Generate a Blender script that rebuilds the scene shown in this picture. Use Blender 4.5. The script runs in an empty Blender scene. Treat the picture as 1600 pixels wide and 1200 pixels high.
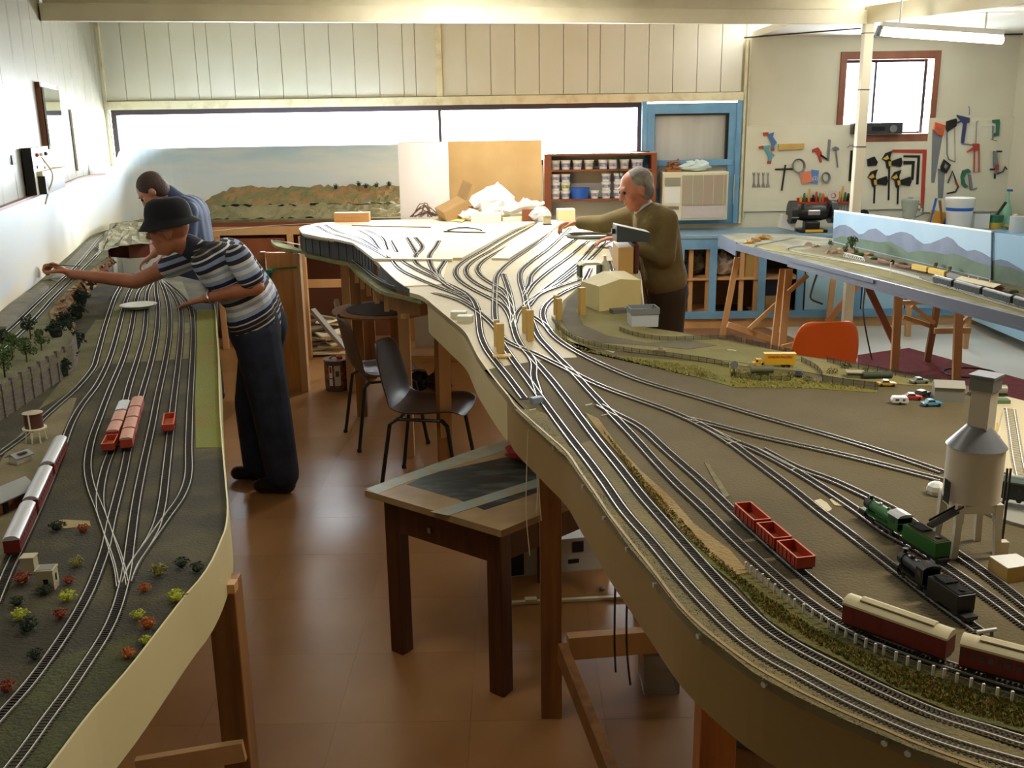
import bpy, bmesh, math, random
from mathutils import Vector, Matrix, Quaternion
random.seed(7)
R = math.radians
C = bpy.context.scene.collection
SC = bpy.context.scene
# ---------------- camera ----------------
FP = 1550.0; CAMH = 1.97; PITCH = math.atan(410/1550.0); ROLL = 0.015
_F = Vector((0, math.cos(PITCH), -math.sin(PITCH)))
_r0 = Vector((1, 0, 0)); _u0 = Vector((0, math.sin(PITCH), math.cos(PITCH)))
_RT = _r0*math.cos(ROLL) - _u0*math.sin(ROLL)
_UP = _u0*math.cos(ROLL) + _r0*math.sin(ROLL)
cd = bpy.data.cameras.new('camera'); cam = bpy.data.objects.new('camera', cd); C.objects.link(cam)
cam.matrix_world = Matrix(((_RT.x, _UP.x, -_F.x, 0), (_RT.y, _UP.y, -_F.y, 0), (_RT.z, _UP.z, -_F.z, CAMH), (0, 0, 0, 1)))
cd.sensor_width = 36; cd.lens = FP/1600*36; cd.clip_start = 0.05; cd.clip_end = 200
SC.camera = cam
def ray(px, py):
    return _F*FP + _RT*(px-800) - _UP*(py-600)
def at(px, py, z):
    d = ray(px, py); t = (z-CAMH)/d.z
    return Vector((d.x*t, d.y*t, z))
def atY(px, py, Y):
    d = ray(px, py); t = Y/d.y
    return Vector((d.x*t, Y, CAMH+d.z*t))
# ---------------- world, exposure ----------------
w = bpy.data.worlds.new('World'); SC.world = w; w.use_nodes = True
bg = w.node_tree.nodes['Background']; bg.inputs[0].default_value = (1.0, 0.99, 0.97, 1); bg.inputs[1].default_value = 9.0
vs = SC.view_settings
vs.view_transform = 'Standard'; vs.look = 'None'; vs.exposure = 0.5; vs.gamma = 1; vs.use_curve_mapping = False
SC.cycles.max_bounces = 6; SC.cycles.diffuse_bounces = 4; SC.cycles.glossy_bounces = 3; SC.cycles.transparent_max_bounces = 8
SC.cycles.caustics_reflective = False; SC.cycles.caustics_refractive = False
SC.cycles.sample_clamp_indirect = 6
def area(name, loc, rot, sx, sy, power, col=(1, 1, 1)):
    l = bpy.data.lights.new(name, 'AREA'); l.shape = 'RECTANGLE'; l.size = sx; l.size_y = sy; l.energy = power; l.color = col
    o = bpy.data.objects.new(name, l); C.objects.link(o); o.location = loc; o.rotation_euler = rot; return o
# daylight coming in at the long window and the small workshop window (outside the panes)
area('daylight_strip', (-0.4, 10.62, 2.15), (R(-78), 0, 0), 5.6, 0.9, 1450, (1.0, 0.985, 0.945))
area('daylight_small', (4.0, 10.5, 2.15), (R(-80), 0, 0), 0.9, 0.9, 190, (1.0, 0.985, 0.945))
# unseen batten inferred over the yard boards, then two added ceiling fill lamps
area('unseen_batten_yard', (0.1, 6.9, 2.98), (0, 0, 0), 1.2, 0.2, 48, (1.0, 0.97, 0.9))
area('fill_right', (1.9, 1.9, 2.98), (0, 0, 0), 1.2, 0.2, 34, (1.0, 0.93, 0.78))
area('fill_left', (-0.9, 2.6, 2.98), (0, 0, 0), 1.2, 0.2, 10, (1.0, 0.95, 0.85))
# ---------------- materials ----------------
def lin(c):
    return tuple(((v/255)/12.92 if v/255 <= 0.04045 else ((v/255+0.055)/1.055)**2.4) for v in c)
def mat(name, col, rough=0.6, metal=0.0, col2=None, scale=8.0, amt=0.5, bump=0.0, spec=0.5, emit=0, stretch=None, alpha=1.0, detail=4, bscale=None, contrast=0.15, coat=0):
    m = bpy.data.materials.new(name); m.use_nodes = True; nt = m.node_tree; b = nt.nodes['Principled BSDF']
    c = lin(col)+(1,)
    b.inputs['Base Color'].default_value = c
    b.inputs['Roughness'].default_value = rough; b.inputs['Metallic'].default_value = metal
    b.inputs['Specular IOR Level'].default_value = spec
    if coat: b.inputs['Coat Weight'].default_value = coat; b.inputs['Coat Roughness'].default_value = 0.1
    tc = None
    def coords():
        tc = nt.nodes.new('ShaderNodeTexCoord'); mp = nt.nodes.new('ShaderNodeMapping')
        nt.links.new(tc.outputs['Object'], mp.inputs[0])
        if stretch: mp.inputs['Scale'].default_value = stretch
        return mp
    if col2 is not None:
        mp = coords(); n = nt.nodes.new('ShaderNodeTexNoise'); n.inputs['Scale'].default_value = scale; n.inputs['Detail'].default_value = detail
        nt.links.new(mp.outputs[0], n.inputs['Vector'])
        rp = nt.nodes.new('ShaderNodeValToRGB'); rp.color_ramp.elements[0].position = amt-contrast; rp.color_ramp.elements[1].position = amt+contrast
        rp.color_ramp.elements[0].color = c; rp.color_ramp.elements[1].color = lin(col2)+(1,)
        nt.links.new(n.outputs[0], rp.inputs[0]); nt.links.new(rp.outputs[0], b.inputs['Base Color'])
    if bump:
        mp2 = coords(); n2 = nt.nodes.new('ShaderNodeTexNoise'); n2.inputs['Scale'].default_value = bscale or scale*4; n2.inputs['Detail'].default_value = 5
        nt.links.new(mp2.outputs[0], n2.inputs['Vector'])
        bp = nt.nodes.new('ShaderNodeBump'); bp.inputs['Strength'].default_value = bump; bp.inputs['Distance'].default_value = 0.01
        nt.links.new(n2.outputs[0], bp.inputs['Height']); nt.links.new(bp.outputs[0], b.inputs['Normal'])
    if emit:
        b.inputs['Emission Color'].default_value = c; b.inputs['Emission Strength'].default_value = emit
    if alpha < 1: b.inputs['Alpha'].default_value = alpha
    return m
def glassmat(name, col=(235, 240, 245), k=0.12):
    m = bpy.data.materials.new(name); m.use_nodes = True; nt = m.node_tree; nt.nodes.clear()
    o = nt.nodes.new('ShaderNodeOutputMaterial'); t = nt.nodes.new('ShaderNodeBsdfTransparent'); g = nt.nodes.new('ShaderNodeBsdfGlossy')
    t.inputs[0].default_value = lin(col)+(1,); g.inputs['Roughness'].default_value = 0.05
    x = nt.nodes.new('ShaderNodeMixShader'); x.inputs[0].default_value = k
    nt.links.new(t.outputs[0], x.inputs[1]); nt.links.new(g.outputs[0], x.inputs[2]); nt.links.new(x.outputs[0], o.inputs[0]); return m
# ---------------- mesh builder ----------------
_bc = [0]
class MB:
    def __init__(s): s.v = []; s.f = []
    def add(s, vs, fs):
        n = len(s.v); s.v += [tuple(v) for v in vs]; s.f += [tuple(i+n for i in f) for f in fs]; return s
    def box(s, c, d, rot=None):
        _bc[0] += 1; e = min((_bc[0] % 13)*0.00008, 0.004*min(d)*(_bc[0] % 13)/13)
        x, y, z = d[0]/2+e, d[1]/2+e, d[2]/2+e; c = Vector(c)
        vs = [Vector(p) for p in ((-x,-y,-z),(x,-y,-z),(x,y,-z),(-x,y,-z),(-x,-y,z),(x,-y,z),(x,y,z),(-x,y,z))]
        if rot is not None:
            M = rot if isinstance(rot, Matrix) else Matrix.Rotation(rot, 3, 'Z')
            vs = [M @ v for v in vs]
        return s.add([c+v for v in vs], [(0,3,2,1),(4,5,6,7),(0,1,5,4),(1,2,6,5),(2,3,7,6),(3,0,4,7)])
    def bx(s, x0, x1, y0, y1, z0, z1):
        return s.box(((x0+x1)/2, (y0+y1)/2, (z0+z1)/2), (abs(x1-x0), abs(y1-y0), abs(z1-z0)))
    def bar(s, p0, p1, w_, h_, up=(0, 0, 1)):
        p0 = Vector(p0); p1 = Vector(p1); d = (p1-p0); L = d.length; d.normalize(); u = Vector(up)
        if abs(d.dot(u)) > 0.98: u = Vector((0, 1, 0))
        sd = d.cross(u).normalized(); u = sd.cross(d).normalized()
        vs = []
        for p in (p0, p1):
            for a, b in ((-1,-1),(1,-1),(1,1),(-1,1)): vs.append(p+sd*(a*w_/2)+u*(b*h_/2))
        return s.add(vs, [(0,3,2,1),(4,5,6,7),(0,1,5,4),(1,2,6,5),(2,3,7,6),(3,0,4,7)])
    def tube(s, pts, r, n=8, caps=True, closed=False):
        pts = [Vector(p) for p in pts]; N = len(pts); rs = r if isinstance(r, (list, tuple)) else [r]*N
        base = len(s.v); prev = None; up = Vector((0, 0, 1))
        for i, p in enumerate(pts):
            if closed: d = pts[(i+1) % N]-pts[i-1]
            else: d = pts[min(i+1, N-1)]-pts[max(i-1, 0)]
            if d.length < 1e-9: d = Vector((0, 0, 1))
            d.normalize()
            if prev is None:
                u = up if abs(d.dot(up)) < 0.95 else Vector((1, 0, 0)); a = d.cross(u).normalized()
            else:
                a = prev - d*prev.dot(d)
                if a.length < 1e-6: a = d.orthogonal()
                a.normalize()
            b = d.cross(a); prev = a
            for k in range(n):
                t = 2*math.pi*k/n; s.v.append(tuple(p+(a*math.cos(t)+b*math.sin(t))*rs[i]))
        m = N if closed else N-1
        for i in range(m):
            j = (i+1) % N
            for k in range(n):
                l = (k+1) % n; s.f.append((base+i*n+k, base+i*n+l, base+j*n+l, base+j*n+k))
        if caps and not closed:
            s.f.append(tuple(base+k for k in reversed(range(n)))); s.f.append(tuple(base+(N-1)*n+k for k in range(n)))
        return s
    def cyl(s, p0, p1, r0, r1=None, n=12): return s.tube([p0, p1], [r0, r0 if r1 is None else r1], n)
    def lathe(s, c, prof, n=16, cap=True, ax='Z'):
        c = Vector(c); base = len(s.v)
        for r, z in prof:
            for k in range(n):
                t = 2*math.pi*k/n; q = Vector((r*math.cos(t), r*math.sin(t), z))
                if ax == 'X': q = Vector((z, r*math.cos(t), r*math.sin(t)))
                if ax == 'Y': q = Vector((r*math.sin(t), z, r*math.cos(t)))
                s.v.append(tuple(c+q))
        for i in range(len(prof)-1):
            for k in range(n):
                l = (k+1) % n; s.f.append((base+i*n+k, base+i*n+l, base+(i+1)*n+l, base+(i+1)*n+k))
        if cap:
            s.f.append(tuple(base+k for k in reversed(range(n)))); e = base+(len(prof)-1)*n; s.f.append(tuple(e+k for k in range(n)))
        return s
    def prism(s, poly, z0, z1):
        n = len(poly); a = sum(poly[i][0]*poly[(i+1) % n][1]-poly[(i+1) % n][0]*poly[i][1] for i in range(n))
        if a < 0: poly = list(reversed(poly))
        vs = [(p[0], p[1], z0) for p in poly]+[(p[0], p[1], z1) for p in poly]
        fs = [tuple(reversed(range(n))), tuple(range(n, 2*n))]+[(i, (i+1) % n, n+(i+1) % n, n+i) for i in range(n)]
        return s.add(vs, fs)
    def extr(s, prof, p0, p1, up=(0, 0, 1)):
        """profile (side, up) swept from p0 to p1"""
        p0 = Vector(p0); p1 = Vector(p1); d = (p1-p0).normalized(); u = Vector(up); sd = d.cross(u).normalized(); u = sd.cross(d)
        n = len(prof); a = sum(prof[i][0]*prof[(i+1) % n][1]-prof[(i+1) % n][0]*prof[i][1] for i in range(n))
        if a < 0: prof = list(reversed(prof))
        vs = [p+sd*q[0]+u*q[1] for p in (p0, p1) for q in prof]
        fs = [tuple(range(n)), tuple(reversed(range(n, 2*n)))]+[(i, n+i, n+(i+1) % n, (i+1) % n) for i in range(n)]
        return s.add(vs, fs)
    def sph(s, c, r, n=10, m=7, sc=(1, 1, 1)):
        c = Vector(c); base = len(s.v); s.v.append((c.x, c.y, c.z-r*sc[2]))
        for i in range(1, m):
            a = -math.pi/2+math.pi*i/m
            for k in range(n):
                t = 2*math.pi*k/n
                s.v.append((c.x+r*sc[0]*math.cos(a)*math.cos(t), c.y+r*sc[1]*math.cos(a)*math.sin(t), c.z+r*sc[2]*math.sin(a)))
        s.v.append((c.x, c.y, c.z+r*sc[2])); top = len(s.v)-1
        for k in range(n): s.f.append((base, base+1+(k+1) % n, base+1+k)); s.f.append((top, top-n+k, top-n+(k+1) % n))
        for i in range(m-2):
            for k in range(n):
                a = base+1+i*n; l = (k+1) % n; s.f.append((a+k, a+l, a+n+l, a+n+k))
        return s
    def ribbon(s, line, z0, z1, th):
        """vertical curved strip following line (xy points), thickness th to the left"""
        n = len(line); nor = []
        for i in range(n):
            a = Vector(line[max(i-1, 0)][:2]); b = Vector(line[min(i+1, n-1)][:2]); d = (b-a).normalized(); nor.append(Vector((-d.y, d.x)))
        vs = []
        for i in range(n):
            p = Vector(line[i][:2]); q = p+nor[i]*th
            za = z0[i] if isinstance(z0, list) else z0; zb = z1[i] if isinstance(z1, list) else z1
            vs += [(p.x, p.y, za), (p.x, p.y, zb), (q.x, q.y, zb), (q.x, q.y, za)]
        fs = []
        for i in range(n-1):
            a = i*4; b = a+4
            for k in range(4): l = (k+1) % 4; fs.append((a+k, b+k, b+l, a+l))
        fs += [(0, 1, 2, 3), (n*4-1, n*4-2, n*4-3, n*4-4)]
        return s.add(vs, fs)
    def build(s, name, m, parent=None, world=False, smooth=False, bevel=0, origin=None):
        me = bpy.data.meshes.new(name)
        vs = s.v
        off = Vector((0, 0, 0))
        if parent is None:
            if origin is None:
                xs = [v[0] for v in vs]; ys = [v[1] for v in vs]; zs = [v[2] for v in vs]
                off = Vector(((min(xs)+max(xs))/2, (min(ys)+max(ys))/2, min(zs)))
            else: off = Vector(origin)
        elif world:
            q = parent
            while q is not None: off += q.location; q = q.parent
        if off.length: vs = [(v[0]-off.x, v[1]-off.y, v[2]-off.z) for v in vs]
        me.from_pydata(vs, [], s.f); me.update()
        bm = bmesh.new(); bm.from_mesh(me); bmesh.ops.recalc_face_normals(bm, faces=bm.faces)
        if bevel: bmesh.ops.bevel(bm, geom=[e for e in bm.edges if len(e.link_faces) == 2 and e.calc_face_angle(0) > 0.6], offset=bevel, segments=2, profile=0.5, affect='EDGES', clamp_overlap=True)
        if smooth:
            for f in bm.faces: f.smooth = True
            for e in bm.edges:
                if len(e.link_faces) == 2 and e.calc_face_angle(0) > 0.7: e.smooth = False
        bm.to_mesh(me); bm.free()
        o = bpy.data.objects.new(name, me); C.objects.link(o)
        if m is not None: me.materials.append(m)
        if parent is not None: o.parent = parent
        else: o.location = off
        return o
def tag(o, label, cat=None, group=None, kind=None):
    if label: o['label'] = label
    if cat: o['category'] = cat
    if group: o['group'] = group
    if kind: o['kind'] = kind
    return o
def thing(name, label, cat, loc=(0, 0, 0), rz=0, group=None):
    o = bpy.data.objects.new(name, None); C.objects.link(o); o.location = loc; o.rotation_euler = (0, 0, rz); o.empty_display_size = 0.1
    return tag(o, label, cat, group)
def structure(o): o['kind'] = 'structure'; return o
def stuff(o): o['kind'] = 'stuff'; return o
def dup(o, loc=None, rz=None, label=None, parent=None, group=None):
    c = o.copy(); C.objects.link(c)
    if parent is not None: c.parent = parent
    if loc is not None: c.location = loc
    if rz is not None: c.rotation_euler = (c.rotation_euler[0], c.rotation_euler[1], rz)
    if label: c['label'] = label
    if group: c['group'] = group
    for ch in list(o.children): dup(ch, parent=c)
    return c
def smoothline(pts, step=0.02):
    """centripetal-ish Catmull-Rom resample of xyz points"""
    P = [Vector(p) for p in pts]
    if len(P) < 3:
        out = []; L = (P[1]-P[0]).length; n = max(1, int(L/step))
        return [P[0].lerp(P[1], i/n) for i in range(n+1)]
    P = [P[0]*2-P[1]]+P+[P[-1]*2-P[-2]]; dense = []
    for i in range(1, len(P)-2):
        p0, p1, p2, p3 = P[i-1:i+3]
        t0 = 0; t1 = t0+max((p1-p0).length, 1e-4)**.5; t2 = t1+max((p2-p1).length, 1e-4)**.5; t3 = t2+max((p3-p2).length, 1e-4)**.5
        for k in range(16):
            t = t1+(t2-t1)*k/16
            a1 = p0*((t1-t)/(t1-t0))+p1*((t-t0)/(t1-t0)); a2 = p1*((t2-t)/(t2-t1))+p2*((t-t1)/(t2-t1)); a3 = p2*((t3-t)/(t3-t2))+p3*((t-t2)/(t3-t2))
            b1 = a1*((t2-t)/(t2-t0))+a2*((t-t0)/(t2-t0)); b2 = a2*((t3-t)/(t3-t1))+a3*((t-t1)/(t3-t1))
            dense.append(b1*((t2-t)/(t2-t1))+b2*((t-t1)/(t2-t1)))
    dense.append(P[-2])
    # relax a little so that digitising noise does not show in the rails
    for _ in range(10):
        dense = [dense[0]]+[(dense[i-1]+dense[i]*2+dense[i+1])/4 for i in range(1, len(dense)-1)]+[dense[-1]]
    out = [dense[0]]; acc = 0
    for i in range(1, len(dense)):
        seg = dense[i]-dense[i-1]; L = seg.length; pos = 0
        while acc+L-pos >= step and L > 0:
            pos += step-acc; acc = 0; out.append(dense[i-1]+seg*(pos/L))
        acc += L-pos
    if (out[-1]-dense[-1]).length > step*0.3: out.append(dense[-1])
    return out
def pxline(pts, z, step=0.02): return smoothline([at(p[0], p[1], (p[2] if len(p) > 2 else z)) for p in pts], step)
# ---------------- palette ----------------
M_wall = mat('cream_panel', (222, 219, 206), 0.45, col2=(214, 210, 192), scale=1.3, bump=0.02)
M_wallR = mat('cream_plaster', (222, 218, 198), 0.6, col2=(212, 207, 186), scale=1.2, bump=0.03)
M_ceil = mat('ceiling_cream', (225, 222, 208), 0.7)
M_beam = mat('beam_cream', (214, 206, 178), 0.55, col2=(200, 191, 160), scale=3)
M_trim = mat('cream_trim', (226, 218, 186), 0.5, col2=(196, 180, 140), scale=9, amt=0.62)
M_darkfr = mat('dark_frame', (62, 52, 60), 0.5)
M_blue = mat('blue_paint', (118, 168, 205), 0.45, col2=(104, 152, 190), scale=5, bump=0.03)
M_bluelt = mat('pale_blue_paint', (160, 200, 222), 0.45)
M_white = mat('white_plastic', (232, 232, 226), 0.4)
M_cream = mat('cream_plastic', (224, 218, 190), 0.45)
M_black = mat('black_plastic', (22, 22, 24), 0.4)
M_steel = mat('steel', (190, 190, 192), 0.3, metal=1)
M_screw = mat('screw_metal', (232, 232, 228), 0.4, metal=.2)
M_grey = mat('grey_plastic', (120, 122, 124), 0.5)
M_wood = mat('pine_wood', (212, 170, 120), 0.5, col2=(190, 144, 94), scale=4, stretch=(1, 1, 0.12), bump=0.03, detail=6)
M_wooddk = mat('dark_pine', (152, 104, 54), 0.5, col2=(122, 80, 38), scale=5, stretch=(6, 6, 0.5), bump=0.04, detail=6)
M_woodred = mat('stained_frame_wood', (150, 96, 72), 0.45, col2=(130, 78, 56), scale=6, stretch=(1, 1, 0.2))
M_shelf = mat('reddish_shelf_board', (140, 78, 44), 0.45, col2=(120, 62, 32), scale=5)
M_glass = glassmat('window_glass')
M_red = mat('red_paint', (196, 52, 34), 0.4)
M_yellow = mat('yellow_paint', (226, 172, 40), 0.45)
M_blueP = mat('blue_plastic', (40, 96, 190), 0.4)
M_green = mat('green_plastic', (44, 110, 78), 0.45)
M_rubber = mat('rubber', (30, 28, 26), 0.7)
# floor
def floormat():
    m = mat('brown_vinyl_tile', (166, 122, 76), 0.29, col2=(148, 103, 58), scale=2.2, amt=0.5, contrast=0.25, bump=0.05, bscale=7, spec=0.55)
    return m
M_floor = floormat(); M_floor2 = mat('grey_vinyl', (205, 203, 196), 0.4, col2=(190, 188, 180), scale=1.5)
BW = 10.1                                   # back wall
def WLX(y): return -1.09-0.283*y            # left wall line
def WRX(y): return 4.97+0.2*(10.1-y)        # right wall line
fl = MB()
fl.add([(WLX(-0.8)-1.5, -0.8, -0.03), (7.6, -0.8, -0.03), (7.6, BW+.3, -0.03), (WLX(BW)-.4, BW+.3, -0.03), (WLX(-0.8)-1.5, -0.8, -0.002), (7.6, -0.8, -0.002), (7.6, BW+.3, -0.002), (WLX(BW)-.4, BW+.3, -0.002)],
       [(0,3,2,1),(4,5,6,7),(0,1,5,4),(1,2,6,5),(2,3,7,6),(3,0,4,7)])
floor = structure(fl.build('floor', mat('floor_joint', (134, 96, 66), 0.7)))
TS = 0.457
tile_me = {}
def tile(x0, x1, y0, y1, m, key):
    o = MB().bx(x0, x1, y0, y1, -0.002, 0.0).build('vinyl_tile', m, floor, world=True); return o
bmx = {}
import itertools
# aisle tiles seen one by one; the rest of the floor is one sheet of the same tiles
for i in range(12):
    for j in range(16):
        x0 = -2.9+i*TS; y0 = 1.6+j*TS
        if (x0+TS) > 2.2: continue
        nm = 'vinyl_tile'
        key = 't'
        if key not in bmx:
            o = MB().box((0, 0, 0.0), (TS-.001, TS-.001, 0.0028)).build(nm, M_floor, floor); bmx[key] = o.data
        else:
            o = bpy.data.objects.new(nm, bmx[key]); C.objects.link(o); o.parent = floor
        o.location = (x0+TS/2-floor.location.x, y0+TS/2-floor.location.y, -0.0014-floor.location.z)
        # vary mapping: rotate by quarter turns
        o.rotation_euler[2] = (i*3+j*5) % 4*math.pi/2
vs_ = [(-6.0, -0.8), (7.6, -0.8)]
fb = MB().bx(2.6, 7.6, 1.6, 10.3, -0.002, 0.0).bx(-6, 7.6, -.8, 1.6, -0.002, 0)
fb.build('floor_sheet', M_floor, floor, world=True)
MB().prism([(2.45, 9.5), (3.05, 7.4), (3.3, 6.6), (7.5, 5.0), (7.5, 10.0), (2.45, 10.0)], 0.0, 0.004).build('grey_vinyl_sheet', M_floor2, floor, world=True)
# back wall
wb = MB()
zW0, zW1 = 1.55, 2.13
wb.bx(WLX(BW)-.3, 0.3, BW, BW+.12, 0, zW0).bx(0.3, 2.32, BW, BW+.12, 0, 0.96).bx(2.262, 2.32, BW, BW+.12, .96, 2.22)
wb.bx(WLX(BW)-.3, 2.32, BW+.02, BW+.12, zW1+.08, 3.1)
wb.bx(2.32, 3.27, BW, BW+.12, 0, 3.1).bx(4.17, 5.4, BW, BW+.12, 0, 3.1).bx(3.27, 4.17, BW, BW+.12, 0, 1.76).bx(3.27, 4.17, BW, BW+.12, 2.55, 3.1)
wb.bx(0.3, 1.34, BW, BW+.12, 0.86, 1.55)
wallb = structure(wb.build('wall_back', M_wallR))
x = WLX(BW); pid = 0; pme = None
while x < 2.27:
    wd = 0.235 if pid % 9 != 4 else 0.12
    if -0.85 < x < -0.64: x = -0.63; pid += 1; continue
    x1 = min(x+wd, 2.28)
    MB().bx(x+.0025, x1-.0025, BW-.02, BW+.02, zW1+.09, 3.05).build('wall_panel', M_wall, wallb, world=True, bevel=0.003); x = x1; pid += 1
# trims
structure(MB().bx(-0.69, -0.63, BW-.045, BW+.02, zW1+.08, 3.05).build('trim_1', M_trim, bevel=0.004))
structure(MB().bx(WLX(BW), 2.3, BW-.05, BW+.05, zW1+.005, zW1+.085).build('trim_2', M_trim, bevel=0.004))
structure(MB().bx(WLX(BW)-.02, WLX(BW)+.045, BW-.05, BW, 1.6, 3.05).build('trim_3', M_trim, bevel=0.004))
# long window
w1 = MB().bx(WLX(BW)+.06, WLX(BW)+.11, BW-.02, BW+.06, zW0, zW1).bx(1.27, 1.31, BW-.02, BW+.06, zW0, zW1)
w1.bx(WLX(BW)+.06, 1.31, BW-.02, BW+.06, zW1-.045, zW1+.004).bx(WLX(BW)+.06, 1.31, BW-.02, BW+.06, zW0, zW0+.05)
win1 = structure(w1.build('window_1', M_darkfr))
MB().bx(-0.685, -0.655, BW-.02, BW+.06, zW0+.05, zW1-.045).build('mullion', M_darkfr, win1, world=True)
MB().bx(WLX(BW)+.11, -0.69, BW+.03, BW+.034, zW0+.05, zW1-.045).build('pane', M_glass, win1, world=True)
MB().bx(-0.65, 1.27, BW+.03, BW+.034, zW0+.05, zW1-.045).build('pane', M_glass, win1, world=True)
# small workshop window
a = MB()
X0, X1, Z0, Z1 = 3.235, 4.2, 1.72, 2.575
a.bx(X0, X1, BW-.03, BW+.08, Z1-.075, Z1).bx(X0, X1, BW-.03, BW+.08, Z0, Z0+.075).bx(X0, X0+.06, BW-.03, BW+.08, Z0, Z1).bx(X1-.06, X1, BW-.03, BW+.08, Z0, Z1)
win2 = structure(a.build('window_2', M_woodred, bevel=0.004))
b = MB().bx(X0+.06, X1-.11, BW+.05, BW+.08, Z1-.1, Z1-.075).bx(X0+.06, X1-.11, BW+.05, BW+.08, Z0+.075, Z0+.1).bx(X1-.13, X1-.1, BW+.03, BW+.08, Z0+.075, Z1-.075).bx(X0+.055, X0+.075, BW+.05, BW+.08, Z0+.075, Z1-.075)
b.build('sash', M_darkfr, win2, world=True)
MB().bx(X0+.36, X0+.38, BW+.05, BW+.08, Z0+.1, Z1-.1).build('meeting_rail', M_darkfr, win2, world=True)
MB().bx(X0+.07, X0+.36, BW+.06, BW+.064, Z0+.09, Z1-.09).build('pane', M_glass, win2, world=True)
MB().bx(X0+.38, X1-.12, BW+.06, BW+.064, Z0+.09, Z1-.09).build('pane', M_glass, win2, world=True)
MB().bx(X0+.06, X1-.06, BW-.025, BW+.03, Z0+.065, Z0+.08).build('window_sill', M_white, win2, world=True)
# blue-framed glazing with the cooler
g = MB(); gx0, gx1, gz0, gz1 = 1.34, 2.27, 0.95, 2.12
g.bx(gx0, gx0+.1, BW-.04, BW+.04, gz0, gz1).bx(gx1-.1, gx1, BW-.04, BW+.04, gz0, gz1).bx(gx0, gx1, BW-.04, BW+.04, gz1-.1, gz1).bx(gx0, gx1, BW-.04, BW+.04, gz0, gz0+.12).bx(gx0+.05, gx1-.05, BW-.05, BW-.02, 1.52, 1.58)
g.bx(gx0-.03, gx0+.02, BW-.06, BW, gz0, gz1+.02).bx(gx1-.03, gx1+.02, BW-.06, BW, gz0, gz1+.02)
door = structure(g.build('door_1', M_blue, bevel=0.004))
MB().bx(gx0+.1, gx1-.1, BW+.015, BW+.02, 1.3, gz1-.1).build('panel', mat('grey_sheet', (196, 196, 190), 0.35, col2=(176, 176, 170), scale=2, stretch=(3, 1, .3)), door, world=True)
MB().bx(gx0+.1, gx1-.1, BW-.02, BW+.014, gz1-.115, gz1-.1).bx(gx1-.125, gx1-.1, BW-.02, BW+.014, 1.58, gz1-.1).build('seal', M_black, door, world=True)
MB().bx(gx0+.1, gx1-.1, BW-.0, BW+.02, gz0+.12, 1.3).build('lower_panel', M_blue, door, world=True)
MB().tube([(gx1-.035, BW-.07, 1.62), (gx1-.035, BW-.07, 1.72)], .008).build('hinge', M_blue, door, world=True)
# left wall panels
wl = MB().ribbon([(WLX(10.3)-.02, 10.3), (WLX(-.8)-.02, -.8)], 0, 3.1, -0.1)
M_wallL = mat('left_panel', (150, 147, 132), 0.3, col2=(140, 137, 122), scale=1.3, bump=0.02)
walll = structure(wl.build('wall_left', M_wallL))
y = 10.1-0.35
ys = [10.1, 8.7, 7.6, 6.45, 5.35, 4.2, 3.0, 1.8, .6, -.7]
for i in range(len(ys)-1):
    ya, yb = ys[i]-.004, ys[i+1]+.004
    n = 3
    MB().ribbon([(WLX(ya), ya), (WLX(yb), yb)], 0, 3.08, -0.02).build('wall_panel', M_wallL, walll, world=True)
    for k in range(1, 3):
        yy = ya+(yb-ya)*k/3
        MB().ribbon([(WLX(yy)+.003, yy+.012), (WLX(yy)+.003, yy-.012)], 0, 3.08, -0.004).build('panel_rib', M_wallL, walll, world=True)
structure(MB().ribbon([(WRX(10.3), 10.3), (WRX(-.8), -.8)], 0, 3.1, 0.1).build('wall_right', M_wallR))
structure(MB().bx(-3, 7.8, -.9, -.8, 0, 3.1).build('wall_front', mat('dim_wall', (128, 116, 98), .8)))
# ceilings
structure(MB().prism([(WLX(10.3)-.1, 10.3), (WLX(-.9)-.6, -.9), (2.38, -.9), (2.38, 10.3)], 3.02, 3.1).build('ceiling', M_ceil))
pR = atY(1357, 38, 8.75); e2 = atY(1640, 2, 7.0)
structure(MB().prism([(2.38, 10.3), (7.9, 10.3), (7.9, e2.y-.3), (e2.x, e2.y), (pR.x, 8.75), (2.38, 8.8)], 2.72, 2.78).build('ceiling_workshop', M_ceil))
structure(MB().prism([(2.38, -.9), (7.9, -.9), (7.9, e2.y-.3), (e2.x, e2.y), (pR.x, 8.75), (2.38, 8.8)], 3.02, 3.1).build('ceiling_front', M_ceil))
# beams and post
def spanbeam(nm, p0, p1, h_, w_, m=M_beam):
    o = MB().bar(p0, p1, w_, h_).build(nm, m, bevel=0.004); structure(o); return o
pL = Vector((WLX(6.8), 6.83, atY(90, 33, 6.83).z)); PY = 8.75; pR = atY(1357, 38, PY)
def up_(v, h): return Vector((v.x, v.y, v.z+h))
spanbeam('beam_1', up_(pL, .055), up_(pR, .055), 0.11, 0.08)
spanbeam('beam_2', up_(pL, .2)+Vector((0, .06, 0)), up_(pR, .19)+Vector((0, .06, 0)), 0.18, 0.1)
e2 = atY(1640, 2, 7.0)
spanbeam('beam_3', up_(pR, .07), up_(e2, .07), 0.14, 0.09)
spanbeam('beam_4', up_(pR, .2)+Vector((0, .05, 0)), Vector((7.0, 8.6, pR.z+.16)), 0.1, 0.09)
po = structure(MB().bx(pR.x-.04, pR.x+.04, PY-.04, PY+.04, 0, pR.z+.05).build('post_1', mat('post_cream', (222, 214, 190), 0.5), bevel=0.008))
for yy_ in (53, 141, 230): z = atY(1350, yy_, PY).z; MB().bx(pR.x-.043, pR.x+.043, PY-.043, PY+.043, z, z+.008).build('cable_strap', M_darkfr, po, world=True)
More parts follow.
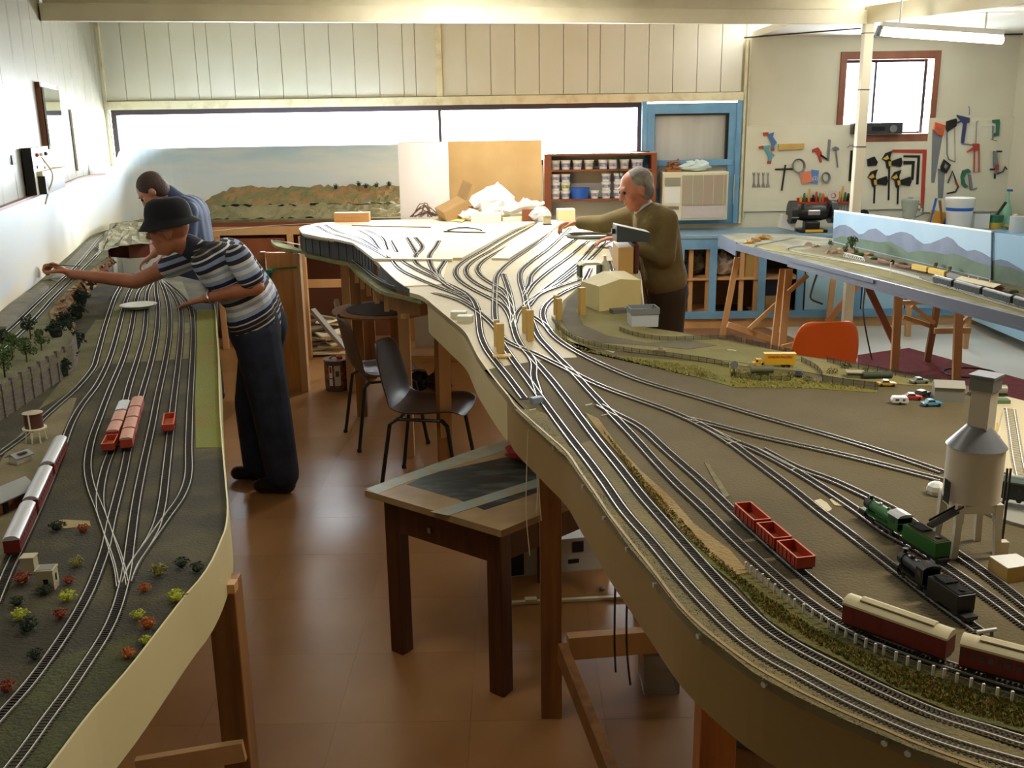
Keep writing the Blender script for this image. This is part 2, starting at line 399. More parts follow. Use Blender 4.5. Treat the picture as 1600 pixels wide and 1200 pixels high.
# cornice and conduits on the workshop wall
structure(MB().bx(3.45, 4.97, BW-.02, BW, 2.705, 2.72).build('trim_4', M_darkfr))
cdt = structure(MB().tube([(2.315, BW-.03, 0.95), (2.315, BW-.03, 2.7)], .016).tube([(2.35, BW-.02, 1.0), (2.35, BW-.02, 2.7)], .008).build('trim_5', M_trim, smooth=True))
structure(MB().tube([atY(1163, 59, 10.0), atY(1345, 44, 9.2)], .007).build('trim_6', M_darkfr))
# fluorescent batten
t = thing('fluorescent_light', 'long glowing white fluorescent batten under the workshop ceiling', 'ceiling light', (0, 0, 0))
p0 = atY(1376, 50, 8.0); p1 = atY(1566, 63, 8.0); t.location = (p0+p1)/2
MB().bar(p0+Vector((0, 0, .055)), p1+Vector((0, 0, .055)), .05, .04).build('housing', M_white, t, world=True); MB().cyl(p0.lerp(p1, .15)+Vector((0, 0, .06)), p0.lerp(p1, .15)+Vector((0, 0, .3)), .008).cyl(p0.lerp(p1, .85)+Vector((0, 0, .06)), p0.lerp(p1, .85)+Vector((0, 0, .3)), .008).build('hanger_rod', M_white, t, world=True)
M_tube = mat('lit_tube', (255, 250, 240), 0.5, emit=24)
MB().tube([p0, p1], .029, 12).build('lit_tube', M_tube, t, world=True, smooth=True)
MB().bar(p0-Vector((.03, 0, -.01)), p0, .05, .08).build('end_cap', M_grey, t, world=True)
# ================= LEFT LAYOUT =================
M_gl = mat('yard_ground', (58, 54, 40), 0.95, col2=(84, 78, 52), scale=5.5, amt=0.56, contrast=0.12, bump=0.5, bscale=160)
M_glg = mat('yard_grass', (92, 96, 50), 0.95, col2=(74, 84, 44), scale=7, bump=0.6, bscale=160)
M_upg = mat('upper_ground', (92, 94, 62), 0.95, col2=(122, 118, 84), scale=6, bump=0.6, bscale=120)
M_fasL = mat('cream_hardboard', (214, 204, 156), 0.5, col2=(204, 192, 142), scale=1.5)
M_rail = mat('nickel_rail', (240, 238, 230), 0.32, metal=0.75)
M_slp = mat('sleeper_brown', (50, 40, 34), 0.75)
M_conc = mat('platform_concrete', (140, 134, 120), 0.9, col2=(120, 114, 100), scale=14, bump=0.2)
M_rock = mat('plaster_rock', (150, 112, 66), 0.9, col2=(112, 86, 54), scale=16, bump=0.8, bscale=60)
M_rockp = mat('pale_rock', (168, 158, 128), 0.9, col2=(120, 116, 88), scale=14, bump=0.8, bscale=60)
tcount = [0]
rail_h = 0.0026
def track(parent, pts, z, gauge=0.0165, pitch=0.0072, name='track', m_s=None, closedbuf=False, maxfar=4.2, label=None):
    """flexible model track: sleepers joined in one strip of geometry, two rails as sub-parts"""
    tcount[0] += 1; dz = (tcount[0] % 7)*0.00012
    ln = pxline(pts, z, pitch) if not isinstance(pts[0], Vector) else smoothline(pts, pitch)
    s = MB(); n = len(ln); half = 0.0145; near = min(p.y for p in ln) < maxfar
    for i in range(n):
        d = ln[min(i+1, n-1)]-ln[max(i-1, 0)]; d.z = 0
        if d.length < 1e-6: continue
        d.normalize(); q = Vector((-d.y, d.x, 0)); p = ln[i]; a, b = 0.0017, half
        zb = p.z+0.0002+dz; zt = p.z+0.0018+dz
        c = [p+d*a+q*b, p+d*a-q*b, p-d*a-q*b, p-d*a+q*b]
        s.add([(v.x, v.y, zb) for v in c]+[(v.x, v.y, zt) for v in c], [(4,5,6,7),(0,1,5,4),(1,2,6,5),(2,3,7,6),(3,0,4,7)])
    o = s.build(name, m_s or M_slp, parent, world=True); o['kind'] = 'stuff'
    if label: o['label'] = label
    ln2 = ln[::2]+([ln[-1]] if (n-1) % 2 else [])
    for sg in (-1, 1):
        r = MB(); base = []
        for i in range(len(ln2)):
            d = ln2[min(i+1, len(ln2)-1)]-ln2[max(i-1, 0)]; d.z = 0; d.normalize(); q = Vector((-d.y, d.x, 0)); p = ln2[i]
            c = p+q*sg*(gauge/2+.0006)
            for (u, zz) in ((-.0009, .0018), (.0009, .0018), (.0009, .0018+rail_h), (-.0009, .0018+rail_h)):
                base.append((c.x+q.x*u, c.y+q.y*u, p.z+zz+dz))
        fs = []
        for i in range(len(ln2)-1):
            for k in range(4): l = (k+1) % 4; fs.append((i*4+k, (i+1)*4+k, (i+1)*4+l, i*4+l))
        r.add(base, fs); ro = r.build('rail', M_rail, o, world=False)
        ro.location = (0, 0, 0)
        # vertices are in world coordinates: shift by parent's accumulated location
        off = Vector((0, 0, 0)); q_ = o
        while q_ is not None: off += q_.location; q_ = q_.parent
        ro.data.transform(Matrix.Translation(-off))
    return ln
ZL = 1.07; ZU = 1.16
def P2(l, z): return [tuple(at(a, b, z)[:2]) for a, b in l]
edgeL = [(318, 440), (335, 480), (338, 520), (341, 560), (343, 640), (347, 700), (352, 760), (355, 800), (352, 833), (344, 853), (333, 879), (314, 910), (292, 935), (245, 996), (198, 1057), (140, 1124), (93, 1187), (60, 1230)]
eL = [p for p in smoothline([at(a, b, ZL) for a, b in edgeL], 0.05)]
LL = thing('model_railway_layout', 'long left-hand model railway layout with grey yard, retaining wall and cream fascia along the wall', 'model railway', (-1.6, 3.2, 0))
poly = [(p.x, p.y) for p in eL]+[(WLX(.9)+.03, .9), (WLX(6.3)+.03, 6.3), (-2.2, 6.3)]
MB().prism(poly, ZL-.03, ZL-.002).build('baseboard', mat('board_ply', (196, 168, 120), 0.7), LL, world=True)
MB().prism(poly, ZL-.002, ZL).build('yard_surface', M_gl, LL, world=True)
# grassy strips painted with scatter on their own thin sheets
MB().prism(P2([(308, 484), (336, 484), (341, 560), (345, 650), (347, 700), (306, 700), (304, 600)], ZL), ZL, ZL+.0012).build('grass_mat', mat('bright_scatter', (112, 116, 48), 0.95, col2=(124, 92, 34), scale=4, amt=0.6, bump=0.5, bscale=150), LL, world=True)
MB().prism(P2([(168, 500), (205, 430), (285, 440), (303, 486), (300, 560), (160, 570), (130, 600), (60, 640), (100, 590), (118, 545), (150, 500)], ZL), ZL, ZL+.001).build('grass_mat', mat('dry_grass', (98, 94, 60), 0.95, col2=(120, 114, 80), scale=8, bump=0.5, bscale=150), LL, world=True)
MB().prism(P2([(0, 1125), (90, 1030), (150, 1010), (215, 990), (205, 1040), (93, 1180), (0, 1260)], ZL), ZL, ZL+.001).build('grass_mat', mat('dark_grass', (78, 80, 40), 0.95, col2=(58, 60, 34), scale=10, bump=0.5, bscale=150), LL, world=True)
MB().prism(P2([(-8, 735), (20, 690), (55, 655), (104, 622), (120, 622), (100, 680), (70, 745), (40, 800), (8, 870), (-8, 900)], ZL), ZL, ZL+.0009).build('dirt_mat', mat('pale_dirt', (124, 114, 84), 0.95, col2=(108, 100, 72), scale=9, bump=.4, bscale=150), LL, world=True)
MB().prism(P2([(78, 818), (95, 812), (140, 814), (142, 822), (100, 826)], ZL), ZL, ZL+.0008).build('sand_patch', mat('sand_patch', (150, 134, 88), 0.95, bump=.3), LL, world=True)
# fascia
MB().ribbon([(p.x, p.y) for p in eL], ZL-.125, ZL+.012, .004).build('fascia', M_fasL, LL, world=True)
for (a, b) in ((350, 905), (287, 1035), (192, 1165)):
    p = at(a, b-60, ZL); p2 = atY(a, b, p.y)
for px_, py_ in ((349, 916), (288, 1027), (192, 1163)):
    # screws on the fascia face
    best = min(eL, key=lambda p: abs((p-at(px_, py_, ZL-.07)).length)); i = eL.index(best)
    d = (eL[min(i+1, len(eL)-1)]-eL[max(i-1, 0)]).normalized(); nrm = Vector((d.y, -d.x, 0)); c = Vector((best.x, best.y, ZL-.06))
    if nrm.x < 0: nrm = -nrm
    MB().cyl(c+nrm*.0, c+nrm*.004, .004, n=8).build('screw', M_screw, LL, world=True)
# upper terrace along the wall
upE = [(-20, 620), (0, 612), (60, 576), (112, 545), (118, 530), (100, 505), (80, 500), (92, 470), (125, 440), (152, 415), (170, 402), (168, 385), (172, 378), (235, 378)]
upw = [at(a, b, ZU) for a, b in upE]
upo = [(p.x, p.y) for p in upw]
upo2 = [(WLX(2.6)+.03, 2.6)]+upo+[(-2.75, 7.2), (-2.75, 8.9), (-.95, 8.9), (-.95, 9.6), (-3.75, 9.6), (WLX(9.2)+.03, 9.2)]
MB().prism(upo2, ZU-.02, ZU).build('terrace', M_upg, LL, world=True)
MB().prism([(x+(-.01), y) for x, y in upo2], ZU-.11, ZU-.021).build('terrace_frame', mat('frame_brown', (120, 62, 40), 0.6), LL, world=True)
# retaining wall of planks and posts
rw0 = at(-10, 655, ZL); rw1 = at(113, 590, ZL)
rwA = at(-15, 620, ZU); rwB = at(112, 543, ZU)
M_plank = mat('grey_timber', (118, 108, 96), 0.85, col2=(96, 86, 76), scale=30, stretch=(1, 1, 6), bump=0.3)
pl = thing  # plank wall built as parts of the layout
n = 9; hh = 0.085
rw0 = Vector((rwA.x, rwA.y, 0)); rw1 = Vector((rwB.x, rwB.y, 0)); dd = (rw1-rw0)/n
for i in range(n):
    a = rw0+dd*i; b = rw0+dd*(i+1)
    MB().bar((a.x, a.y, ZL+hh/2+.01), (b.x, b.y, ZL+hh/2+.01), .006, hh+.02).build('wall_board', M_plank, LL, world=True)
    MB().bx(a.x-.004, a.x+.008, a.y-.008, a.y+.004, ZL, ZL+hh+.028).build('wall_post', M_plank, LL, world=True)
c_ = rw1; c2 = at(118, 528, ZU)
MB().bar((c_.x, c_.y, ZL+hh/2+.01), (c2.x, c2.y, ZL+hh/2+.01), .006, hh+.02).build('wall_board', M_plank, LL, world=True)
# rocky bank between terrace and yard
def rocky(line_top, line_bot, zt, zb, name, m, parent, jit=0.012, nv=7, seed=1, world=True, bulge=0.0):
    rnd = random.Random(seed); T = smoothline(line_top, 0.03); n_ = len(T)
    Bt = smoothline(line_bot, 0.03)
    vs = []; fs = []
    for i in range(n_):
        b = Bt[min(int(i*(len(Bt)-1)/(n_-1)+.5), len(Bt)-1)]
        for k in range(nv+1):
            t_ = k/nv; p = T[i].lerp(b, t_); j = jit if 0 < k < nv else jit*.3
            vs.append((p.x+rnd.uniform(-j, j), p.y+rnd.uniform(-j, j), zt+(zb-zt)*t_**1.2+rnd.uniform(-j, j)*.8+bulge*math.sin(math.pi*t_)))
    for i in range(n_-1):
        for k in range(nv): a = i*(nv+1)+k; fs.append((a, a+1, a+nv+2, a+nv+1))
    return MB().add(vs, fs).build(name, m, parent, world=world)
rocky([at(a, b, ZU) for a, b in ((100, 505), (80, 500), (92, 470), (125, 440), (152, 415), (170, 402))], [at(a, b, ZL) for a, b in ((112, 530), (118, 505), (128, 470), (158, 440), (172, 418), (184, 410))], ZU+.006, ZL, 'rock_bank', M_rock, LL, seed=2)
rocky([at(a, b, ZU+.05) for a, b in ((172, 352), (200, 348), (240, 350))], [at(a, b, ZU) for a, b in ((150, 400), (185, 385), (236, 380))], ZU+.06, ZU, 'rock_slope', M_rockp, LL, seed=3, jit=.02)
# platform
MB().prism(P2([(-12, 510), (10, 510), (76, 446), (66, 441), (-12, 492)], ZU+.014), ZU, ZU+.014).build('platform', M_conc, LL, world=True)
MB().prism(P2([(78, 436), (90, 440), (150, 385), (165, 372), (158, 366), (140, 375)], ZU+.004), ZU, ZU+.004).build('lineside_road', M_conc, LL, world=True)
# low line of track under the wall
for tr in ([(-15, 538), (15, 515), (60, 472), (95, 439), (118, 418), (140, 392), (162, 367), (190, 353), (214, 346), (260, 342)], [(-15, 560), (25, 527), (60, 492), (82, 467), (100, 449), (128, 422), (150, 400), (157, 390), (150, 385)]):
    track(LL, tr, ZU, pitch=.009)
track(LL, [(330, 362), (400, 355), (480, 350), (560, 347), (625, 345)], ZU, pitch=.02)
yard = {
 'A': [(190, 446), (180, 464), (174, 480), (163, 515), (151, 560), (146, 575), (120, 607), (76, 646), (40, 680), (-5, 713)],
 'B': [(209, 444), (200, 462), (194, 480), (184, 518), (171, 562), (152, 602), (128, 634), (112, 662), (98, 700), (78, 752), (55, 805), (30, 858), (14, 892), (-8, 945)],
 'C': [(235, 437), (218, 455), (211, 480), (204, 520), (192, 562), (172, 610), (157, 650), (143, 690), (137, 730), (143, 764), (155, 795), (166, 825), (177, 860), (186, 890), (190, 918)],
 'D': [(241, 436), (231, 456), (229, 480), (226, 520), (215, 562), (203, 600), (194, 635), (178, 695), (165, 730), (157, 768), (158, 800), (167, 828), (180, 860), (189, 890), (193, 912)],
 'E': [(243, 437), (244, 458), (247, 480), (245, 520), (237, 562), (222, 615), (210, 655), (200, 705), (193, 740), (184, 775), (174, 815), (166, 855), (155, 888), (139, 927), (114, 973), (82, 1022), (44, 1073), (0, 1122), (-25, 1150)],
 'F': [(250, 437), (258, 456), (264, 480), (265, 520), (259, 562), (246, 622), (238, 665), (225, 724), (213, 785), (204, 850), (197, 900), (181, 958), (163, 996), (137, 1037), (108, 1080), (73, 1127), (41, 1172), (10, 1212)],
 'G': [(250, 436), (268, 455), (281, 480), (283, 520), (279, 565), (271, 630), (266, 680), (259, 745), (253, 792), (243, 828), (225, 860), (208, 885), (198, 912)],
 'H': [(252, 436), (280, 458), (298, 482), (302, 520), (301, 562), (297, 635), (295, 700), (294, 748), (283, 778), (262, 808), (236, 845), (213, 878), (200, 905)]}
YL = {k: track(LL, v, ZL, pitch=.008) for k, v in yard.items()}
# legs and braces under the left layout
def leg(parent, x, y, z1, w_=.07, m=None, z0=0, d_=None, label=None, nm='leg'):
    o = MB().bx(x-w_/2, x+w_/2, y-(d_ or w_)/2, y+(d_ or w_)/2, z0, z1).build(nm, m or M_wood, parent, world=True, bevel=.003)
    if label: o['label'] = label
    return o
p = at(362, 1195, 0.35)
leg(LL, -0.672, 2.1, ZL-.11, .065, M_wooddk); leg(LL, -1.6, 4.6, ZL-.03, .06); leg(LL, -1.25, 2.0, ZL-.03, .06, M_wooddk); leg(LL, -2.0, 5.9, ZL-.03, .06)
MB().bar(atY(215, 1200, 2.04), atY(382, 1172, 2.06), .02, .05).build('brace', M_wood, LL, world=True)
MB().bar((-.69, 2.06, ZL-.11), (-.632, 2.06, ZL-.11), .03, .022).build('cleat', M_wood, LL, world=True)
MB().bx(-1.35, -1.33, 1.95, 2.6, .02, .9).build('side_sheet', M_wooddk, LL, world=True)
# back hill section
BH = LL
T_ = [Vector((-3.3, 9.5, 0)), (Vector((-2.7, 9.5, 0))), Vector((-2.0, 9.5, 0)), Vector((-.95, 9.5, 0))]
M_hill = mat('hill_scrub', (116, 114, 78), 0.95, col2=(150, 118, 80), scale=7, amt=.52, bump=0.9, bscale=50, contrast=.1)
M_hill2 = mat('hill_scrub_low', (118, 114, 82), 0.95, col2=(142, 132, 100), scale=8, amt=.5, bump=0.9, bscale=50)
rnd = random.Random(5)
def hillgrid(x0, x1, y0, y1, zf, nx, ny, name, m, parent):
    vs = []; fs = []
    for i in range(nx+1):
        for j in range(ny+1):
            x = x0+(x1-x0)*i/nx; y = y0+(y1-y0)*j/ny; vs.append((x, y, zf(x, j/ny)+rnd.uniform(-.016, .016)))
    for i in range(nx):
        for j in range(ny): a = i*(ny+1)+j; fs.append((a, a+ny+1, a+ny+2, a+1))
    return MB().add(vs, fs).build(name, m, parent, world=True)
hillgrid(-3.2, -.95, 8.98, 9.2, lambda x, t: ZU+.0+.1*t, 60, 6, 'hill_bank', M_hill2, LL)
hillgrid(-3.2, -.95, 9.2, 9.24, lambda x, t: ZU+.105, 60, 1, 'hill_ledge', M_conc, LL)
hillgrid(-3.0, -.95, 9.24, 9.5, lambda x, t: ZU+.1+(.15*min(1, max(0, (x+2.95)/.35)))*t, 60, 8, 'hillside', M_hill, LL)
# frame below the back section
for (x0, x1, z0, z1) in ((-2.9, -1.0, 1.03, 1.1), (-2.9, -1.0, .55, .62)):
    MB().bx(x0, x1, 8.86, 8.9, z0, z1).build('frame_rail', M_wood, LL, world=True)
for x in (-2.6, -1.95, -1.3):
    leg(LL, x, 8.85, 1.03, .05, M_wood)
MB().bx(-3.1, -1.0, 9.35, 9.4, 0, 1.04).build('back_sheet', mat('brown_sheet', (92, 52, 34), .7), LL, world=True)
MB().bx(-2.55, -2.0, 8.84, 8.86, .8, 1.0).build('panel', M_shelf, LL, world=True)
# backdrop
def skymat(name, blue, pale, low, z0, z1, cloud=0.5):
    m = bpy.data.materials.new(name); m.use_nodes = True; nt = m.node_tree; b = nt.nodes['Principled BSDF']; b.inputs['Roughness'].default_value = .55
    g = nt.nodes.new('ShaderNodeNewGeometry'); sp = nt.nodes.new('ShaderNodeSeparateXYZ'); nt.links.new(g.outputs['Position'], sp.inputs[0])
    mr = nt.nodes.new('ShaderNodeMapRange'); mr.inputs['From Min'].default_value = z0; mr.inputs['From Max'].default_value = z1; nt.links.new(sp.outputs['Z'], mr.inputs['Value'])
    rp = nt.nodes.new('ShaderNodeValToRGB'); e = rp.color_ramp.elements; e[0].color = lin(low)+(1,); e[1].color = lin(blue)+(1,); e[0].position = 0.0; e[1].position = 1.0
    x = e.new(0.3); x.color = lin(pale)+(1,); nt.links.new(mr.outputs[0], rp.inputs[0])
    n = nt.nodes.new('ShaderNodeTexNoise'); n.inputs['Scale'].default_value = 1.4; n.inputs['Detail'].default_value = 3
    mp = nt.nodes.new('ShaderNodeMapping'); mp.inputs['Scale'].default_value = (1, 1, 5); nt.links.new(g.outputs['Position'], mp.inputs[0]); nt.links.new(mp.outputs[0], n.inputs['Vector'])
    r2 = nt.nodes.new('ShaderNodeValToRGB'); r2.color_ramp.elements[0].position = .45; r2.color_ramp.elements[1].position = .65
    nt.links.new(n.outputs[0], r2.inputs[0])
    mx = nt.nodes.new('ShaderNodeMix'); mx.data_type = 'RGBA'; nt.links.new(r2.outputs[0], mx.inputs[0]); nt.links.new(rp.outputs[0], mx.inputs[6]); mx.inputs[7].default_value = lin(pale)+(1,)
    nt.links.new(mx.outputs[2], b.inputs['Base Color']); return m
M_sky = skymat('painted_sky', (184, 208, 224), (214, 220, 222), (228, 218, 190), 1.2, 1.75)
bd = thing('painted_backdrop', 'pale blue painted sky backdrop curving round the left wall and corner', 'backdrop', (WLX(5)+.04, 5, ZU))
line = [Vector((WLX(y)+.035, y, 0)) for y in (.8, 2, 3, 4, 5, 6, 7, 7.8)]+[Vector((-3.3, 8.5, 0)), Vector((-3.36, 9.05, 0)), Vector((-3.1, 9.4, 0)), Vector((-2.6, 9.52, 0)), Vector((-2, 9.53, 0)), Vector((-.95, 9.54, 0))]
bl = smoothline(line, .08)
ztop = [1.6 if p.y < 8.3 else (1.6+.18*min(1, (p.y-8.3)/.5) if p.x < -3.25 else 1.78) for p in bl]
MB().ribbon([(p.x, p.y) for p in bl], ZU-.04, ztop, .004).build('painted_sheet', M_sky, bd, world=True)
k = [p for p in bl if p.y < 8.3 and p.y > 1]
MB().ribbon([(p.x-.0, p.y) for p in k], 1.598, 1.612, .03).build('top_ledge', M_woodred, bd, world=True)
# ================= MAIN LAYOUT (centre peninsula) =================
ZM = 1.22
M_grd = mat('main_ground', (108, 96, 66), 0.95, col2=(90, 79, 53), scale=3.2, amt=.5, contrast=.2, bump=.35, bscale=140)
M_ball = mat('lineside_ballast', (112, 104, 74), 0.95, col2=(136, 122, 78), scale=9, amt=.55, bump=.6, bscale=150)
M_bgreen = mat('embankment_scatter', (104, 94, 42), 0.95, col2=(88, 92, 44), scale=9, amt=.5, bump=.9, bscale=130)
M_sand = mat('sandy_strip', (140, 112, 62), 0.95, col2=(160, 138, 92), scale=7, bump=.6, bscale=120)
M_bbrd = mat('bare_board', (206, 194, 158), 0.6, col2=(196, 182, 142), scale=3, bump=.05)
M_ply = mat('pale_ply', (238, 230, 206), 0.55, col2=(232, 220, 190), scale=4)
M_plyedge = mat('ply_edge', (214, 186, 120), 0.6)
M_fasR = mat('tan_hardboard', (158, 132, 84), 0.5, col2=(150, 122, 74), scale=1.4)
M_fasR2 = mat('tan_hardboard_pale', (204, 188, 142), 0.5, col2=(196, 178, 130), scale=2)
M_gpl = mat('grey_model_wall', (92, 94, 96), 0.8, col2=(76, 78, 80), scale=20, stretch=(1, 1, .2))
M_grass = mat('field_grass', (132, 124, 70), 0.95, col2=(144, 134, 84), scale=9, bump=.6, bscale=130)
M_dirtroad = mat('dirt_road', (110, 102, 80), 0.95, col2=(96, 88, 68), scale=6, bump=.2, bscale=120)
ML = thing('model_railway_layout', 'large central model railway layout with sidings on bare board and curved tan fascia', 'model railway', (0.6, 2.6, 0))
edge_px = [(640, 457), (655, 461), (664, 466), (674, 475), (700, 497), (726, 519), (736, 537), (746, 557), (757, 573), (774, 596), (792, 618), (804, 636), (828, 658), (856, 683), (884, 708), (908, 744), (928, 772), (948, 803), (980, 845), (1020, 896), (1057, 945), (1090, 979), (1135, 1015), (1177, 1045), (1240, 1080), (1325, 1121), (1375, 1142), (1425, 1164), (1512, 1196), (1600, 1226), (1680, 1250)]
eM = smoothline([at(a, b, ZM) for a, b in edge_px], .03)
nearE = [(p.x, p.y) for p in eM]
farpx = [(1660, 640), (1600, 626), (1500, 601), (1410, 585), (1330, 567), (1250, 556), (1130, 531), (1060, 519), (1010, 512), (1006, 470), (1002, 430), (985, 395), (968, 352)]
farE = [tuple(at(a, b, ZM)[:2]) for a, b in farpx]
back = [tuple(at(a, b, ZM)[:2]) for a, b in ((968, 345), (700, 342), (560, 346), (500, 349), (474, 354), (469, 360), (475, 366), (500, 371), (528, 375), (552, 380), (566, 391), (584, 405), (600, 421), (620, 438), (640, 452))]
MB().prism(nearE+[(1.2, .72)]+farE+back, ZM-.02, ZM).build('baseboard', M_bbrd, ML, world=True)
# ground cover
gpx = [(757, 579), (796, 571), (830, 566), (878, 560), (902, 559), (896, 548), (905, 543), (925, 540), (938, 545)]
gfar = [(958, 552), (1010, 512), (1060, 519), (1130, 531), (1250, 556), (1330, 567), (1410, 585), (1500, 601), (1560, 614), (1545, 640), (1535, 700), (1540, 760), (1700, 775)]
near2 = [p for p in nearE if p[1] < at(757, 575, ZM).y]
MB().prism(near2+[(1.2, .74)]+P2(gfar[::-1], ZM)+P2(gpx[::-1], ZM), ZM, ZM+.0015).build('ground_cover', M_grd, ML, world=True)
Zg = ZM+.0015
def sheet(px, name, m, z=Zg, h=.0012): return MB().prism(P2(px, z), z-.0005, z+h).build(name, m, ML, world=True)
# lineside ballast along the near edge, embankment and sandy strip
nb = [(804, 640), (828, 663), (884, 714), (930, 780), (980, 852), (1022, 902), (1059, 951), (1092, 985), (1177, 1052), (1240, 1087), (1325, 1128), (1425, 1170), (1600, 1232), (1660, 1240), (1640, 1190), (1500, 1140), (1403, 1108), (1316, 1062), (1250, 1028), (1160, 965), (1115, 914), (1065, 856), (1020, 800), (960, 730), (925, 688), (890, 700), (860, 650), (835, 640)]
sheet(nb, 'ballast_cover', M_ball)
emb = [(920, 640), (955, 680), (1000, 735), (1040, 785), (1085, 830), (1130, 862), (1160, 890), (1230, 940), (1300, 985), (1400, 1030), (1500, 1062), (1640, 1098), (1640, 1158), (1500, 1120), (1400, 1078), (1316, 1035), (1250, 1003), (1200, 970), (1150, 915), (1100, 875), (1050, 815), (1000, 752), (950, 690), (915, 655)]
sheet([p for p in emb], 'embankment', M_bgreen, z=Zg+.001, h=.002)
sand = [(914, 645), (935, 655), (960, 690), (1000, 735), (1050, 780), (1085, 820), (1140, 860), (1170, 895), (1150, 900), (1110, 872), (1060, 825), (1010, 765), (975, 720), (940, 680)]
sheet(sand, 'sand_strip', M_sand, z=Zg+.002, h=.002)
# fascia: cut-back near part; pale panel at the back
i1 = min(range(len(nearE)), key=lambda i: abs(nearE[i][1]-at(668, 470, ZM).y)); i2 = min(range(len(nearE)), key=lambda i: abs(nearE[i][1]-at(790, 618, ZM).y))
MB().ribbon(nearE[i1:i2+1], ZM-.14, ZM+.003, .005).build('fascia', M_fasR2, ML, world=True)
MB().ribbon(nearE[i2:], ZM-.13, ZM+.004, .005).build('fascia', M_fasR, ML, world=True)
for px_, py_ in ((948, 808), (983, 855), (1022, 908), (1088, 986), (1204, 1073), (1374, 1160), (1412, 1172), (857, 700), (912, 757)):
    q = at(px_, py_-6, ZM); best = min(range(1, len(eM)-1), key=lambda i: (eM[i]-q).length); d = (eM[best+1]-eM[best-1]).normalized(); nrm = Vector((d.y, -d.x, 0)); 
    if nrm.x+nrm.y*.3 > 0: nrm = -nrm
    c = Vector((eM[best].x, eM[best].y, ZM-.011))
    MB().cyl(c-nrm*.001, c+nrm*.006, .0032, .0045, n=8).build('screw', M_screw, ML, world=True)
# raised white boards and their plank wall
W1 = [(467, 357), (472, 364), (500, 370), (528, 374), (552, 379.5), (566, 390), (584, 404), (706, 405), (708, 402.5), (722, 402.5), (800, 359), (838, 346), (700, 341), (560, 345), (500, 348), (474, 353)]
MB().prism(P2(W1, ZM+.016), ZM, ZM+.016).build('top_board', M_ply, ML, world=True)
MB().prism(P2([(768, 403), (795, 403.5), (850, 368), (876, 349), (845, 345), (815, 366)], ZM+.012), ZM, ZM+.012).build('top_board', M_ply, ML, world=True)
MB().prism(P2([(590, 409), (600, 420), (618, 437), (632, 447), (690, 444), (700, 408)], ZM+.004), ZM, ZM+.004).build('top_board', M_ply, ML, world=True)
lowline = [(424, 374), (424, 378), (437, 386), (470, 392), (500, 396), (524, 400), (540, 408), (556, 424), (575, 440), (598, 455), (620, 460), (645, 464), (662, 468)]
def zl(i, n): return 1.085+(1.2-1.085)*min(1, max(0, (i/(n-1)-.35)/.6))
lowp = []
for i, p in enumerate(lowline):
    z = 1.085 if i < 6 else 1.085+.115*(i-6)/(len(lowline)-7)
    lowp.append(at(p[0], p[1], z))
# low deck: outer edge lowp; inner edge just behind the plank wall
innpx = [(474, 362), (474, 366), (476, 368), (500, 372), (520, 376), (552, 381), (566, 392), (584, 406), (600, 421), (620, 438), (640, 452), (655, 460), (668, 470)]
innp = [at(a, b, ZM) for a, b in innpx]
n_ = len(lowp)
lo = smoothline(lowp, .05); 
def resamp(L, n):
    L = smoothline(L, .01); return [L[int(i*(len(L)-1)/(n-1))] for i in range(n)]
A_ = resamp(lowp, 60); Bf = smoothline(innp, .01); B_ = []; jb = 0
for q in A_:
    jb = max(jb, min(range(len(Bf)), key=lambda j: (Vector((Bf[j].x-q.x, Bf[j].y-q.y))).length)); B_.append(Bf[jb])
vs = []; fs = []
for i in range(60):
    z = A_[i].z; vs += [(A_[i].x, A_[i].y, z), (B_[i].x, B_[i].y, z), (B_[i].x, B_[i].y, z-.02), (A_[i].x, A_[i].y, z-.02)]
for i in range(59):
    for k in range(4): l = (k+1) % 4; fs.append((i*4+k, (i+1)*4+k, (i+1)*4+l, i*4+l))
fs += [(0, 1, 2, 3), (239, 238, 237, 236)]
MB().add(vs, fs).build('lower_deck', mat('low_deck_grass', (150, 150, 104), .9, col2=(126, 130, 84), scale=9, bump=.4, bscale=120), ML, world=True)
# plank wall pieces
wl_ = resamp([at(a, b, ZM) for a, b in ((469, 358), (472, 364), (500, 370.5), (528, 375), (552, 380.5), (566, 391), (584, 405))], 32)
for i in range(31):
    a, b = wl_[i], wl_[i+1]
    MB().bar((a.x, a.y, ZM-.06), (b.x, b.y, ZM-.06), .006, .14).build('wall_board', M_gpl, ML, world=True)
    if i % 2 == 0: MB().bar((a.x, a.y, ZM-.13), (a.x, a.y, ZM+.012), .011, .011).build('wall_post', M_black, ML, world=True)
wl_ = resamp([at(a, b, ZM) for a, b in ((590, 409), (600, 421), (620, 438), (640, 452))], 16)
for i in range(15):
    a, b = wl_[i], wl_[i+1]; hh = .11*(1-i/15)+.015
    MB().bar((a.x, a.y, ZM-hh/2), (b.x, b.y, ZM-hh/2), .006, hh).build('wall_board', M_gpl, ML, world=True)
